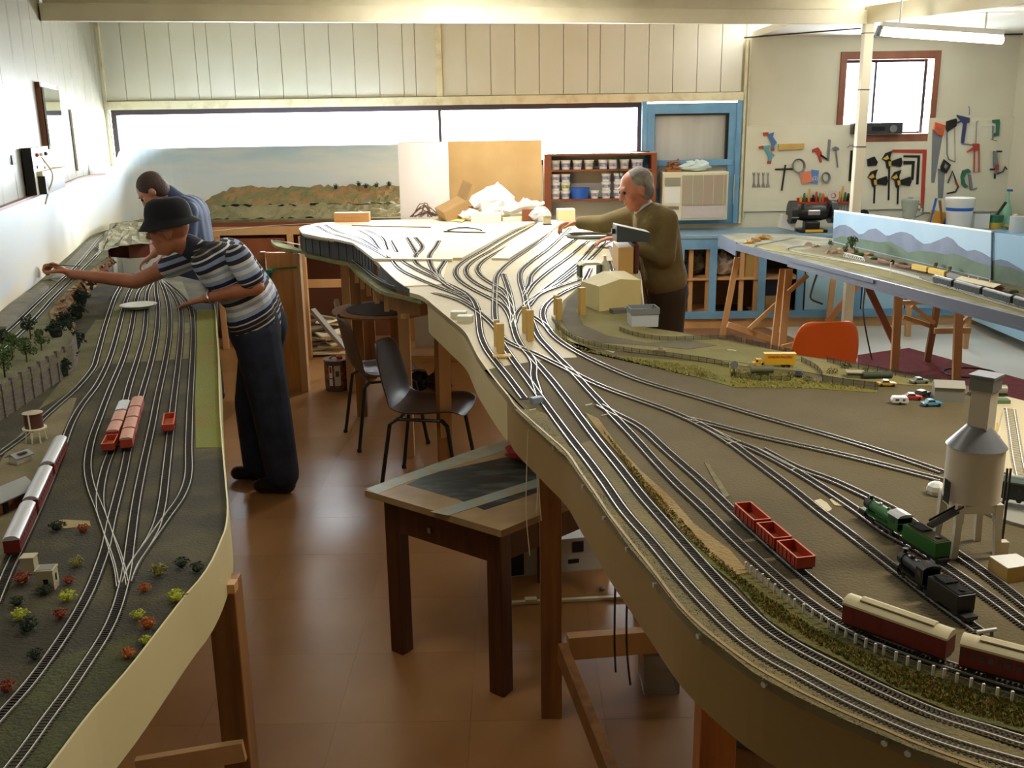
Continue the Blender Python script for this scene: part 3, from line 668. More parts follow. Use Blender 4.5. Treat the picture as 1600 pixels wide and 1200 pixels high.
# road, field and grass areas of the far side
sheet([(868, 505), (878, 530), (905, 548), (960, 556), (1040, 562), (1090, 566), (1140, 572), (1150, 580), (1240, 585), (1260, 596), (1370, 608), (1372, 614), (1250, 606), (1150, 606), (1090, 590), (1000, 568), (940, 552), (890, 545), (866, 524)], 'grass_verge', mat('verge_grass', (128, 120, 52), .95, col2=(112, 112, 52), scale=10, bump=.7, bscale=120))
sheet([(905, 448), (880, 470), (868, 500), (880, 520), (910, 540), (960, 548), (1040, 556), (1100, 566), (1180, 574), (1250, 580), (1330, 594), (1420, 602), (1480, 604), (1330, 569), (1250, 557), (1130, 532), (1060, 520), (1010, 513), (1004, 470), (1000, 440), (960, 445)], 'field', M_grass, z=Zg+.0005)
sheet([(905, 452), (886, 470), (876, 500), (890, 520), (930, 535), (1010, 540), (1075, 546), (1120, 540), (1080, 532), (1010, 536), (950, 525), (912, 508), (900, 485), (915, 462)], 'road', M_dirtroad, z=Zg+.0015)
sheet([(1075, 556), (1105, 547), (1180, 542), (1240, 552), (1250, 562), (1180, 570)], 'paddock', mat('paddock_grass', (136, 132, 80), .95, col2=(126, 120, 70), scale=9, bump=.5, bscale=120), z=Zg+.0017)
sheet([(1568, 640), (1640, 640), (1660, 770), (1545, 730)], 'bare_patch', M_bbrd, z=Zg+.001)
# turntable pit at the right
tt = at(1640, 790, ZM); rr = .155
MB().lathe((tt.x, tt.y, Zg), [(rr, 0), (rr, .006), (rr-.014, .006), (rr-.014, .001), (0.001, .001)], 48, cap=False).build('turntable_pit', mat('pit_grey', (150, 148, 138), .8), ML, world=True)
tl = [tt+Vector((math.cos(a)*(rr-.035), math.sin(a)*(rr-.035), Zg-ZM+.001)) for a in [2*math.pi*i/24 for i in range(25)]]
# ---- tracks ----
TM = {
 'T1': [(572, 359.5), (597, 371), (605, 388), (611, 403), (627, 422), (652, 435), (687, 450), (716, 461), (736, 472), (745, 483), (748, 500), (751, 524), (760, 546), (776, 568), (792, 588), (819, 624)],
 'S5': [(611, 376), (619, 390), (628, 407), (650, 421), (675, 433), (700, 444), (722, 455), (738, 468), (746, 484)],
 'S7': [(649, 371), (660, 387), (649, 400), (651, 412), (676, 427), (690, 439), (705, 450), (725, 460)],
 'S8': [(686, 376), (680, 387), (671, 400), (673, 414), (682, 429), (694, 442), (710, 452)],
 'S9': [(700, 393), (695, 408), (684, 427), (689, 436)],
 'S6': [(636, 371), (645, 386), (651, 396)],
 'S1': [(495, 353), (517, 364.5), (550, 374.5), (572, 384), (590, 393), (607, 403)],
 'S2': [(508, 351.5), (525, 361), (560, 371.5), (580, 383), (600, 397)],
 'S3': [(560, 360), (580, 372), (592, 388), (606, 402)],
 'T4': [(867, 347), (857, 365), (825, 390), (800, 407), (784, 421), (776, 432), (774, 450), (773, 475), (774, 500), (781, 530), (796, 555), (818, 585), (834, 607), (856, 638), (890, 684), (918, 720), (946, 758), (975, 800), (1016, 847), (1060, 900), (1103, 947), (1152, 994), (1202, 1030), (1250, 1056), (1305, 1086), (1359, 1112), (1425, 1141), (1491, 1165), (1600, 1197), (1660, 1212)],
 'T5': [(786, 428), (793, 448), (798, 468), (801, 490), (803, 514), (811, 536), (826, 554), (842, 572), (866, 600), (898, 642), (934, 690), (968, 732), (1004, 778), (1024, 801), (1065, 847), (1113, 900), (1160, 948), (1204, 987), (1250, 1016), (1316, 1050), (1403, 1092), (1469, 1120), (1540, 1142), (1600, 1161), (1660, 1176)],
 'R1': [(838, 345), (790, 370), (755, 391), (724, 409), (712, 422), (717, 437), (737, 451), (762, 464), (784, 476), (797, 494), (802, 512)],
 'R2': [(850, 345), (805, 368), (770, 390), (738, 409), (728, 422), (735, 436), (757, 450), (780, 460), (795, 476), (801, 492)],
 'R3': [(858, 350), (818, 372), (785, 390), (756, 407), (746, 420), (752, 432), (768, 443), (787, 454), (797, 470), (800, 484)],
 'R5': [(890, 357), (855, 390), (828, 410), (814, 424), (813, 440), (819, 460), (825, 485), (832, 505), (842, 528), (860, 548), (880, 568), (900, 588), (920, 610), (948, 640), (990, 684), (1022, 720), (1060, 760), (1103, 800), (1145, 842), (1192, 885), (1245, 930), (1290, 962), (1330, 985), (1400, 1015), (1500, 1048), (1600, 1078), (1660, 1092)],
 'R6': [(902, 372), (870, 396), (842, 418), (829, 432), (827, 443), (820, 458)],
 'R7': [(918, 377), (890, 400), (857, 424), (832, 446), (820, 464)],
 'R8': [(932, 379), (907, 407), (880, 430), (848, 455), (822, 475), (808, 490), (803, 505)],
 'R9': [(947, 378), (927, 400), (902, 421), (867, 447), (842, 460), (826, 478)],
 'R10': [(905, 437), (875, 447), (846, 458), (822, 474)],
 'R11': [(922, 420), (912, 440)], 'R12': [(952, 408), (958, 430)],
 'T2': [(428, 376, 1.085), (475, 384, 1.085), (510, 391, 1.085), (535, 397, 1.09), (553, 408, 1.1), (570, 421, 1.12), (592, 437, 1.15), (622, 449, 1.175), (654, 455, 1.2), (690, 461, ZM), (716, 469, ZM), (738, 481, ZM), (758, 496, ZM), (775, 513, ZM), (788, 531, ZM), (808, 542, ZM), (832, 552, ZM), (862, 566, ZM), (890, 580, ZM), (922, 597, ZM), (958, 612, ZM), (1000, 627, ZM), (1050, 645, ZM), (1092, 664, ZM), (1138, 691, ZM), (1180, 722, ZM), (1237, 765, ZM), (1280, 800, ZM), (1325, 834, ZM), (1390, 884, ZM), (1430, 915, ZM), (1465, 942, ZM), (1500, 967, ZM), (1530, 989, ZM)],
 'L1': [(825, 552), (834, 568), (834, 590), (842, 616)],
 'T3': [(915, 442), (890, 452), (868, 464), (853, 477), (848, 490), (852, 506), (866, 526), (892, 545), (925, 563), (960, 579), (1005, 597), (1100, 625), (1200, 655), (1300, 683), (1400, 714), (1473, 739)],
 'T3b': [(821, 474), (829, 492), (845, 503), (860, 517)],
 'T7': [(936, 634), (960, 647), (1000, 668), (1042, 706), (1100, 757), (1150, 805), (1205, 855), (1260, 903), (1317, 947), (1350, 968), (1400, 1000)],
 'U': [(1070, 654), (1100, 661), (1150, 674), (1200, 686), (1312, 711), (1400, 733), (1473, 752)],
 'V2': [(1100, 668), (1140, 688), (1180, 704), (1225, 727), (1275, 757), (1340, 800), (1385, 833), (1430, 858), (1475, 886), (1550, 938), (1600, 975), (1650, 1010)],
 'V3': [(1190, 703), (1245, 732), (1300, 752), (1350, 775), (1400, 800), (1450, 836), (1492, 865), (1550, 906), (1600, 945), (1650, 985)],
 'X1': [(1578, 640), (1584, 680), (1592, 730), (1600, 760)],
}
TL = {}
for k, v in TM.items():
    zz = ZM
    if k in ('S1', 'S2', 'S3'): zz = ZM+.016
    elif k in ('S5', 'S6', 'S7', 'S8', 'S9'): zz = ZM+.005
    elif k in ('T1',):
        v = [(a, b, ZM+.016 if b < 402 else (ZM+.005 if b < 440 else ZM+.0015)) for a, b in v]
    elif len(v[0]) == 2:
        v = [(a, b, ZM+.002) for a, b in v]
    else:
        v = [(a, b, z+.006 if a < 670 else z+.0018) for a, b, z in v]
    if k in ('S5', 'S6', 'S7', 'S8'): v = [(a, b, ZM+.017 if b < 402 else ZM+.005) for a, b in [q[:2] for q in v]]
    TL[k] = track(ML, v, zz, pitch=.0068 if k in ('T4', 'T5', 'T7', 'R5', 'T2', 'V2', 'V3', 'U', 'T3') else .008)
# points: switch bars at the turnouts seen as pale specks
for a, b in ((1140, 692), (1152, 690), (1092, 660), (1240, 733), (920, 632), (945, 648), (832, 640)):
    p = at(a, b, ZM+.004); MB().box(p, (.022, .0025, .0015), .6).build('tie_bar', M_trim, ML, world=True)
# legs, rails and braces under the main layout
zu = ZM-.02
def legp(px, py, w_=.075, m=M_wood, z1=zu, dx=0): p = at(px, py, 0); return leg(ML, p.x, p.y, z1, w_, m)
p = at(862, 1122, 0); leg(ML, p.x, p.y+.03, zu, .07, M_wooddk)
leg(ML, .40, 1.76, zu, .072, mat('orange_pine', (190, 120, 60), .5, col2=(160, 92, 40), scale=5, stretch=(6, 6, .4)))
MB().bar((.17, 2.93, .3), (1.1, 3.05, .3), .04, .08).build('brace', M_wood, ML, world=True)
MB().bar((.15, 2.9, .3), (.40, 1.8, .06), .03, .07).build('brace', M_wooddk, ML, world=True)
for (a, b, w_) in ((556, 635, .05), (672, 515, .06),):
    pass
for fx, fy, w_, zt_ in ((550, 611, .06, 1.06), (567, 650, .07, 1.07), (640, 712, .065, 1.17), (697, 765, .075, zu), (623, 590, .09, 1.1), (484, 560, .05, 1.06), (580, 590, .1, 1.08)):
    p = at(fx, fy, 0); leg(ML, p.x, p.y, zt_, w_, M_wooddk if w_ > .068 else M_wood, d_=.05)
p = at(700, 742, 0); MB().bar((p.x, p.y-.1, .0), (p.x+.05, p.y-.6, 1.15), .06, .05).build('brace', M_wood, ML, world=True)
MB().bar(atY(525, 470, 6.9), atY(548, 560, 6.6), .03, .05).build('brace', mat('greywood', (168, 140, 110), .6), ML, world=True)
MB().bar(atY(612, 472, 4.95), atY(662, 482, 4.75), .04, .07).build('cross_member', M_wooddk, ML, world=True)
for i in range(7):
    a = A_[22+i*5]; MB().bx(a.x+.03, a.x+.055, a.y+.02, a.y+.045, a.z-.13, a.z-.02).build('bracket', M_wood, ML, world=True)
# tall pine door-like board standing at the corner with a green clamp
c0 = at(432, 612, 0); c1 = at(476, 612, 0)
MB().bx(c0.x, c0.x+.2, c0.y, c0.y+.05, 0, 1.06).build('support_board', mat('honey_ply', (196, 138, 78), .5, col2=(176, 116, 60), scale=5, stretch=(4, 4, .5)), ML, world=True)
MB().bx(c0.x+.2, c0.x+.25, c0.y-.02, c0.y+.06, 0, 1.05).build('support_post', M_wood, ML, world=True)
MB().bx(c0.x-.06, c0.x-.02, c0.y+.05, c0.y+.1, 0, 1.06).build('support_post', M_wooddk, ML, world=True)
# helix loop of track below the deck
hx = at(545, 482, .78)
MB().lathe((hx.x+.25, hx.y-.1, .78), [(.15, 0), (.34, 0), (.34, .012), (.15, .012)], 40).build('helix_board', M_wooddk, ML, world=True)
MB().lathe((hx.x+.25, hx.y-.1, .793), [(.21, 0), (.25, 0), (.25, .004), (.21, .004)], 40).build('helix_track', M_slp, ML, world=True)
# buffer at the near siding
p = at(838, 630, Zg)
tag(MB().box((p.x, p.y, Zg+.008), (.034, .02, .02), .5).add([], []).build('buffer_stop', mat('blue_grey_plastic', (132, 146, 158), .5), bevel=.002), 'small blue-grey buffer block at the end of the siding nearest the fascia', 'buffer stop')

# tiny tufts scattered over embankment and verges (nobody could count them)
def tufts(px, n, size, m, name, seed, z=Zg+.003):
    poly_ = [Vector((at(a, b, z).x, at(a, b, z).y)) for a, b in px]; rnd = random.Random(seed); x0 = min(p.x for p in poly_); x1 = max(p.x for p in poly_); y0 = min(p.y for p in poly_); y1 = max(p.y for p in poly_); b = MB(); k = 0; tries = 0
    def inside(x, y):
        c = False; j = len(poly_)-1
        for i in range(len(poly_)):
            pi, pj = poly_[i], poly_[j]
            if (pi.y > y) != (pj.y > y) and x < (pj.x-pi.x)*(y-pi.y)/(pj.y-pi.y)+pi.x: c = not c
            j = i
        return c
    while k < n and tries < n*20:
        tries += 1; x = rnd.uniform(x0, x1); y = rnd.uniform(y0, y1)
        if not inside(x, y): continue
        k += 1; s_ = size*rnd.uniform(.5, 1.5); c = Vector((x, y, z))
        b.add([c+Vector((rnd.uniform(-s_, s_), rnd.uniform(-s_, s_), -.001)), c+Vector((rnd.uniform(-s_, s_), rnd.uniform(-s_, s_), -.001)), c+Vector((rnd.uniform(-s_, s_), rnd.uniform(-s_, s_), -.001)), c+Vector((rnd.uniform(-s_, s_)*.5, rnd.uniform(-s_, s_)*.5, s_*rnd.uniform(.5, 1.3)))], [(0, 1, 3), (1, 2, 3), (2, 0, 3)])
    o = b.build(name, m, ML, world=True); o['kind'] = 'stuff'; return o
emc = [(940, 670), (1000, 742), (1060, 808), (1110, 862), (1165, 908), (1230, 955), (1300, 998), (1400, 1040), (1500, 1072), (1640, 1108), (1640, 1150), (1500, 1110), (1400, 1072), (1300, 1018), (1200, 960), (1140, 900), (1080, 845), (1020, 780), (960, 700)]
tufts(emc, 5200, .0032, mat('scatter_olive', (128, 118, 48), .95), 'grass_tufts', 1)
tufts(emc, 2600, .003, mat('scatter_green', (82, 96, 42), .95), 'grass_tufts', 2)
tufts(emc, 1800, .0028, mat('scatter_rust', (128, 84, 44), .95), 'grass_tufts', 3)
tufts([(1140, 574), (1240, 586), (1370, 609), (1300, 607), (1180, 605), (1142, 604)], 1300, .0032, mat('verge_tuft', (160, 152, 72), .95), 'grass_tufts', 4)
tufts([(868, 506), (900, 541), (960, 556), (1090, 572), (1142, 596), (1060, 584), (990, 566), (930, 552), (880, 536)], 1300, .0034, mat('verge_tuft2', (150, 144, 80), .95), 'grass_tufts', 5)
tufts(nb[:13]+[(1640, 1205), (1425, 1150), (1250, 1070), (1130, 985), (1050, 905), (975, 815), (915, 735), (860, 668)], 2500, .0018, mat('ballast_grain', (150, 142, 108), .95), 'ballast_grains', 6, z=Zg+.001)

for px_, nm in (([(1272, 783), (1282, 780), (1292, 786), (1300, 796), (1294, 800), (1280, 792)], 'plaster_spill'), ([(1296, 781), (1306, 778), (1318, 786), (1320, 792), (1304, 790)], 'plaster_spill'), ([(1100, 722), (1108, 726), (1125, 752), (1140, 775), (1132, 778), (1115, 750)], 'chalky_scuff')):
    sheet(px_, nm, M_bbrd if nm == 'plaster_spill' else mat('chalk', (132, 124, 96), .95, col2=(108, 98, 70), scale=60), z=Zg+.0006, h=.0012)
# ================= MODELS ON THE LAYOUTS =================
def seg(a, b, z):
    p = at(a[0], a[1], z); q = at(b[0], b[1], z); d = q-p; return (p+q)/2, math.atan2(d.y, d.x), d.length
M_mar = mat('maroon_coach', (112, 26, 22), .4); M_roofc = mat('cream_roof', (206, 196, 158), .5, col2=(190, 178, 140), scale=20)
M_silver = mat('silver_roof', (206, 208, 214), .28, metal=.5); M_wred = mat('wagon_red', (172, 70, 44), .5, col2=(168, 52, 30), scale=20)
M_pinkroof = mat('weathered_roof', (196, 148, 130), .5, col2=(184, 130, 110), scale=16); M_wfloor = mat('wagon_floor', (168, 84, 50), .7)
M_win = mat('coach_window', (60, 62, 66), .2); M_dkgreen = mat('engine_green', (36, 104, 40), .35); M_dkdk = mat('engine_black', (20, 20, 22), .35)
M_gcoach = mat('dark_green_coach', (22, 36, 24), .35); M_wheel = mat('wheel_black', (30, 28, 28), .5)
ZR = .0018+rail_h+.0008      # rail head above the board
def bogies(t, L, y=.0, n=2, r=.0055):
    for s in ((-1, 1) if n == 2 else (0,)):
        b = MB()
        for k in (-1, 1):
            x = s*(L/2-.028 if L > .12 else L/4)+(k*.011 if L > .12 else 0)
            for w_ in (-.0085, .0085): b.lathe((x, w_, r), [(r, -.0012), (r, .0012)], 10, ax='Y')
            if L <= .12: break
        if L > .12: b.box((s*(L/2-.028), 0, .008), (.036, .022, .005))
        b.build('bogie' if L > .12 else 'wheelset', M_wheel, t)
def coach(name, label, c, rz, L, W=.033, H=.043, body=M_mar, roof=M_roofc, clere=True, wins=0, group=None, cat='model carriage', ridge=True):
    t = thing(name, label, cat, (c.x, c.y, c.z+ZR), rz, group); z0 = .009; L -= .004
    bogies(t, L)
    MB().box((0, 0, z0), (L-.004, W-.008, .005)).build('underframe', M_wheel, t)
    b = MB().box((0, 0, z0+.002+.0145), (L, W, .029)).build('body', body, t, bevel=.0006)
    h = z0+.031
    prof = [(-W/2-.001, 0), (-W/2-.0005, .003), (-W*.3, .0085), (0, .0105), (W*.3, .0085), (W/2+.0005, .003), (W/2+.001, 0)]
    MB().extr(prof, (-L/2-.001, 0, h), (L/2+.001, 0, h)).build('roof', roof, t, smooth=True)
    if clere:
        MB().extr([(-W*.23, 0), (-W*.23, .004), (0, .0065), (W*.23, .004), (W*.23, 0)], (-L/2+.022, 0, h+.008), (L/2-.022, 0, h+.008)).build('clerestory', roof, t)
        MB().extr([(-W*.24, 0), (-W*.24, .003), (W*.24, .003), (W*.24, 0)], (-L/2+.024, 0, h+.007), (L/2-.024, 0, h+.007)).build('clerestory_side', M_win, t)
    if wins:
        wd = .006; n = wins
        for i in range(n):
            x = -L/2+L*(i+.5)/n
            for s in (-1, 1):
                MB().box((x, s*(W/2+.0002), z0+.02), (wd, .0012, .008)).build('window', M_win, t)
    else:
        for x in (-L*.42, -L*.15, L*.18, L*.42):
            for s in (-1, 1): MB().box((x, s*(W/2+.0002), z0+.017), (.011, .001, .022)).build('door', mat_door, t)
    return t
mat_door = mat('maroon_door', (120, 18, 18), .4)
def on(z, p): return Vector((p.x, p.y, z))
c, rz, L = seg((1320, 980), (1484, 1041), ZM+.002); coach('luggage_van', 'maroon windowless railway van with cream clerestory roof behind the white post fence', c, rz, L)
c, rz, L = seg((1497, 1046), (1660, 1091), ZM+.002); coach('passenger_carriage', 'maroon passenger carriage with windows and cream roof, cut by the right picture edge', c, rz, L, wins=11)
# silver-roofed red coaches on the left
for (a, b, lab) in (((98, 708), (77, 752), 'red carriage with silver roof, farthest of the three in its train'), ((75, 757), (51, 810), 'red carriage with silver roof, middle of the three in its train'), ((48, 815), (21, 876), 'red carriage with silver roof, nearest of the three in its train')):
    c, rz, L = seg(a, b, ZL); coach('silver_roof_carriage', lab, c, rz, L-.004, roof=M_silver, clere=False, wins=9, group='silver-roofed carriages on the left')
def openwagon(label, c, rz, L, group=None, W=.034, m=M_wred):
    t = thing('open_wagon', label, 'model wagon', (c.x, c.y, c.z+ZR), rz, group); bogies(t, L, n=2)
    z = .011; h = .019
    MB().box((0, 0, z-.002), (L-.004, W-.006, .004)).build('underframe', M_wheel, t)
    MB().box((0, 0, z+.001), (L-.003, W-.002, .002)).build('wagon_floor', M_wfloor, t)
    b = MB()
    b.box((0, W/2-.001, z+h/2), (L, .002, h)).box((0, -W/2+.001, z+h/2), (L, .002, h)).box((L/2-.001, 0, z+h/2), (.002, W, h)).box((-L/2+.001, 0, z+h/2), (.002, W, h))
    for i in range(5):
        for s in (-1, 1): b.box((-L/2+L*(i+.5)/5, s*(W/2+.0006), z+h/2), (.0016, .0016, h))
    b.build('body', m, t)
    MB().box((0, W/2-.001, z+h+.0005), (L, .003, .001)).box((0, -W/2+.001, z+h+.0005), (L, .003, .001)).box((L/2-.001, 0, z+h+.0005), (.003, W, .001)).box((-L/2+.001, 0, z+h+.0005), (.003, W, .001)).build('rim', mat_rim, t)
    return t
mat_rim = mat('wagon_rim', (206, 108, 82), .5)
for a, b, lab in (((1159, 812), (1190, 840), 'red open model wagon, farthest of the three coupled on the centre layout'), ((1194, 844), (1222, 869), 'red open model wagon, middle of the three coupled on the centre layout'), ((1226, 873), (1258, 901), 'red open model wagon, nearest of the three coupled on the centre layout')):
    c, rz, L = seg(a, b, ZM+.002); openwagon(lab, c, rz, L, 'red open wagons on the centre layout')
def van(label, c, rz, L, group=None, W=.034, silver=False):
    t = thing('goods_van', label, 'model wagon', (c.x, c.y, c.z+ZR), rz, group); bogies(t, L)
    MB().box((0, 0, .009), (L-.004, W-.006, .004)).build('underframe', M_wheel, t)
    MB().box((0, 0, .011+.012), (L, W, .024)).build('body', M_wred, t, bevel=.0006)
    MB().extr([(-W/2-.0008, 0), (-W/2, .003), (-W*.25, .0065), (W*.25, .0065), (W/2, .003), (W/2+.0008, 0)], (-L/2-.001, 0, .035), (L/2+.001, 0, .035)).build('roof', M_silver if silver else M_pinkroof, t, smooth=True)
    return t
Lr = [((197, 646), (191, 661)), ((190.5, 663), (185, 678)), ((184.5, 680), (178, 695)), ((177.5, 697), (170, 712))]
for i, (a, b) in enumerate(Lr):
    c, rz, L = seg(a, b, ZL)
    if i < 3: van(['goods van with shiny silver roof heading the left-hand rake of red wagons', 'pink-roofed goods van second in the left-hand rake of red wagons', 'pink-roofed goods van coupled to the open red wagon in the left-hand rake'][i], c, rz, L-.003, 'vans of the left-hand rake', silver=(i == 0))
    else: openwagon('red open wagon at the near end of the left-hand rake in the yard', c, rz, L)
for i, (a, b) in enumerate((((218, 640), (213, 655)), ((212.5, 657), (208.5, 672)), ((208, 674), (203.5, 690)), ((203, 692), (199, 708)))):
    c, rz, L = seg(a, b, ZL); van(['pink-roofed red van, farthest of four in the right-hand rake', 'pink-roofed red van, second farthest of four in the right-hand rake', 'pink-roofed red van, second nearest of four in the right-hand rake', 'pink-roofed red van, nearest of four in the right-hand rake'][i], c, rz, L-.003, 'vans of the right-hand rake')
c, rz, L = seg((267, 662), (264, 681), ZL); openwagon('lone red open wagon standing on its own yard track', c, rz, L)
# steam engines
def engine(label, c, rz, L, m, cabroof, front=-1):
    t = thing('steam_locomotive', label, 'model locomotive', (c.x, c.y, c.z+ZR), rz)
    for i, x in enumerate((-.35, -.22)):
        MB().lathe((L*x, .0085, .005), [(.005, -.001), (.005, .001)], 10, ax='Y').lathe((L*x, -.0085, .005), [(.005, -.001), (.005, .001)], 10, ax='Y').build('pilot_wheel', M_wheel, t)
    for x in (-.06, .08, .22):
        MB().lathe((L*x, .009, .009), [(.009, -.001), (.009, .001)], 14, ax='Y').lathe((L*x, -.009, .009), [(.009, -.001), (.009, .001)], 14, ax='Y').build('driving_wheel', M_wheel, t)
    MB().box((L*.08, .0125, .009), (L*.36, .0012, .002)).box((L*.08, -.0125, .009), (L*.36, .0012, .002)).build('coupling_rod', M_steel, t)
    MB().box((0, 0, .0165), (L*.96, .028, .0025)).build('running_plate', m, t)
    MB().box((-L*.48, 0, .012), (.003, .032, .006)).build('buffer_beam', M_red if m is not M_dkdk else M_dkdk, t)
    MB().lathe((0, 0, .029), [(.0095, -L*.36), (.0105, -L*.3), (.0108, L*.02), (.0125, L*.2)], 16, ax='X').build('boiler', m, t, smooth=True)
    MB().lathe((0, 0, .029), [(.0112, -L*.42), (.0116, -L*.3)], 16, ax='X').build('smokebox', M_dkdk, t, smooth=True)
    MB().lathe((-L*.36, 0, .038), [(.004, 0), (.0032, .006), (.0048, .009)], 10).build('chimney', M_dkdk, t, smooth=True)
    MB().sph((-L*.14, 0, .04), .0048, sc=(1, 1, .9)).build('dome', M_steel if m is not M_dkdk else m, t, smooth=True)
    MB().sph((L*.06, 0, .041), .0038, sc=(1, 1, .8)).build('dome', m, t, smooth=True)
    MB().box((-L*.4, .0125, .012), (.02, .007, .009)).box((-L*.4, -.0125, .012), (.02, .007, .009)).build('cylinder_block', M_dkdk, t, bevel=.001)
    cb = MB().box((L*.32, .0145, .031), (L*.22, .0012, .026)).box((L*.32, -.0145, .031), (L*.22, .0012, .026)).box((L*.21, 0, .03), (.0015, .029, .024)).build('cab', m, t)
    MB().extr([(-.017, 0), (-.012, .004), (0, .006), (.012, .004), (.017, 0)], (L*.2, 0, .0435), (L*.45, 0, .0435)).build('cab_roof', cabroof, t)
    MB().box((L*.32, .0152, .034), (.01, .0008, .008)).box((L*.32, -.0152, .034), (.01, .0008, .008)).build('cab_window', M_win, t)
    return t
def tender(label, c, rz, L, m, top):
    t = thing('tender', label, 'model locomotive', (c.x, c.y, c.z+ZR), rz); bogies(t, max(L, .121), r=.005)
    MB().box((0, 0, .011), (L, .028, .003)).build('underframe', M_wheel, t)
    MB().box((0, 0, .0265), (L, .031, .027)).build('tank', m, t, bevel=.001)
    MB().box((L*.08, 0, .0408), (L*.8, .026, .0016)).build('deck', top, t)
    MB().box((-L*.2, 0, .043), (L*.4, .022, .003)).add([], []).build('coal_load', mat('coal', (24, 24, 26), .9, bump=.8, bscale=300), t)
    MB().lathe((L*.33, 0, .041), [(.005, 0), (.005, .003)], 10).build('filler', M_dkdk, t)
    return t
M_rust = mat('tender_deck', (96, 82, 58), .8)
c, rz, L = seg((1350, 808), (1416, 851), ZM+.002); engine('bright green steam locomotive with silver cab roof standing left of the coaling tower', c, rz, L, M_dkgreen, M_silver)
c, rz, L = seg((1418, 853), (1472, 886), ZM+.002); tender('bright green tender coupled behind the green locomotive', c, rz, L-.003, M_dkgreen, M_rust)
c, rz, L = seg((1404, 896), (1456, 936), ZM+.002); engine('all-black steam locomotive on the siding nearest the black buffer end', c, rz, L, M_dkdk, M_dkdk)
c, rz, L = seg((1458, 938), (1508, 973), ZM+.002); tender('all-black tender coupled behind the black locomotive', c, rz, L-.003, M_dkdk, M_dkdk)
p = at(1541, 993, ZM+.003); t = thing('buffer_stop', 'short white-topped buffer stop at the end of the black engine siding', 'buffer stop', p, .25)
MB().box((0, 0, .008), (.034, .004, .004)).build('beam', M_white, t); MB().box((-.009, 0, .003), (.003, .004, .006)).box((.009, 0, .003), (.003, .004, .006)).build('upright', M_blueP, t)
# dark green coach and turntable rails at the right edge
c, rz, L = seg((1556, 782), (1700, 806), ZM+.006); coach('green_coach', 'dark green coach with grey roof standing by the turntable at the right picture edge', c, rz, L, body=M_gcoach, roof=mat('grey_green_roof', (70, 84, 78), .4), clere=False, wins=6)
# yellow and black rail crane behind the coaling tower
c, rz, L = seg((1535, 742), (1552, 690), ZM+.002)
t = thing('rail_crane', 'yellow and black model rail crane standing behind the coaling tower', 'model crane', (c.x, c.y, c.z+ZR), rz); bogies(t, .1)
MB().box((0, 0, .012), (L*.9, .028, .006)).build('chassis', M_dkdk, t); MB().box((-.015, 0, .026), (.04, .026, .02)).build('cab', M_yellow, t, bevel=.001)
MB().bar((0, .008, .02), (.06, .008, .06), .003, .003).bar((0, -.008, .02), (.06, -.008, .06), .003, .003).bar((.02, -.008, .033), (.03, .008, .04), .002, .002).bar((.04, -.008, .047), (.05, .008, .053), .002, .002).build('jib', M_yellow, t)
for i in range(4): MB().bar((-.03+.02*i, 0, .02), (-.02+.02*i, .0, .045), .002, .002).build('stay', M_dkdk, t)
# coaling tower
bt = at(1508, 858, Zg); t = thing('coaling_tower', 'tall grey-white model coaling tower with conical roof on four legs', 'model tower', bt, 0)
sc = 1550/((bt-Vector((0, 0, CAMH))).length)   # px per metre at the tower
rt = 37/sc; M_tow = mat('tower_cream', (212, 202, 182), .6); M_tow2 = mat('tower_grey', (118, 122, 128), .35)
hl = .095
M_legs = M_tow
for dx, dy in ((-1, -1), (1, -1), (-1, 1), (1, 1)):
    x, y = dx*rt*.72, dy*rt*.72
    MB().bar((x*1.12, y*1.12, 0), (x, y, hl*.7), .011, .01).bar((x, y, hl*.68), (x*.98, y*.98, hl+.004), .013, .012).build('leg', M_tow, t)
MB().box((0, -rt*.72, hl-.006), (rt*1.6, .006, .014)).box((0, rt*.72, hl-.006), (rt*1.6, .006, .014)).box((rt*.72, 0, hl-.006), (.006, rt*1.6, .014)).box((-rt*.72, 0, hl-.006), (.006, rt*1.6, .014)).build('frame', M_tow, t)
MB().lathe((0, 0, hl-.012), [(.006, 0), (.014, .01), (rt*.9, .018)], 24).build('hopper', M_tow2, t, smooth=True)
MB().lathe((0, 0, hl+.004), [(rt, 0), (rt, .096)], 36).build('bunker', M_tow, t, smooth=True)
MB().lathe((0, 0, hl+.1), [(rt*1.06, 0), (rt*.42, .036), (rt*.38, .036)], 36).build('cone_roof', M_tow2, t, smooth=True)
MB().box((.004, 0, hl+.16), (.033, .033, .085), .75).build('elevator_shaft', M_tow, t)
MB().box((.004, 0, hl+.211), (.039, .039, .022), .75).build('head_house', mat('head_grey', (128, 128, 122), .5), t); MB().box((.004, 0, hl+.225), (.044, .044, .004), .75).build('head_roof', M_tow2, t)
MB().bar((-.03, -.03, hl-.005), (-.09, -.05, hl-.028), .014, .004).bar((-.03, -.025, hl+.002), (-.09, -.045, hl-.02), .001, .004).bar((-.03, -.04, hl+.002), (-.09, -.06, hl-.02), .001, .004).build('chute', M_dkdk, t)
g = MB()
for k in range(6): g.bar((-.048+.0*k, -.02+.004*k, hl-.0), (-.048, -.02+.004*k, hl+.04), .0012, .0012)
for k in range(5): g.bar((-.048, -.022, hl+.008*k), (-.048, .002, hl+.008*k), .0012, .0012)
g.build('ladder_cage', M_dkdk, t)
MB().bar((rt+.006, -.01, 0), (rt+.006, -.01, hl+.06), .003, .003).bar((rt+.012, -.01, 0), (rt+.012, -.01, hl+.06), .003, .003).build('ladder', M_dkdk, t)
MB().box((rt+.008, -.02, .012), (.016, .014, .024)).build('base_hut', M_tow, t)
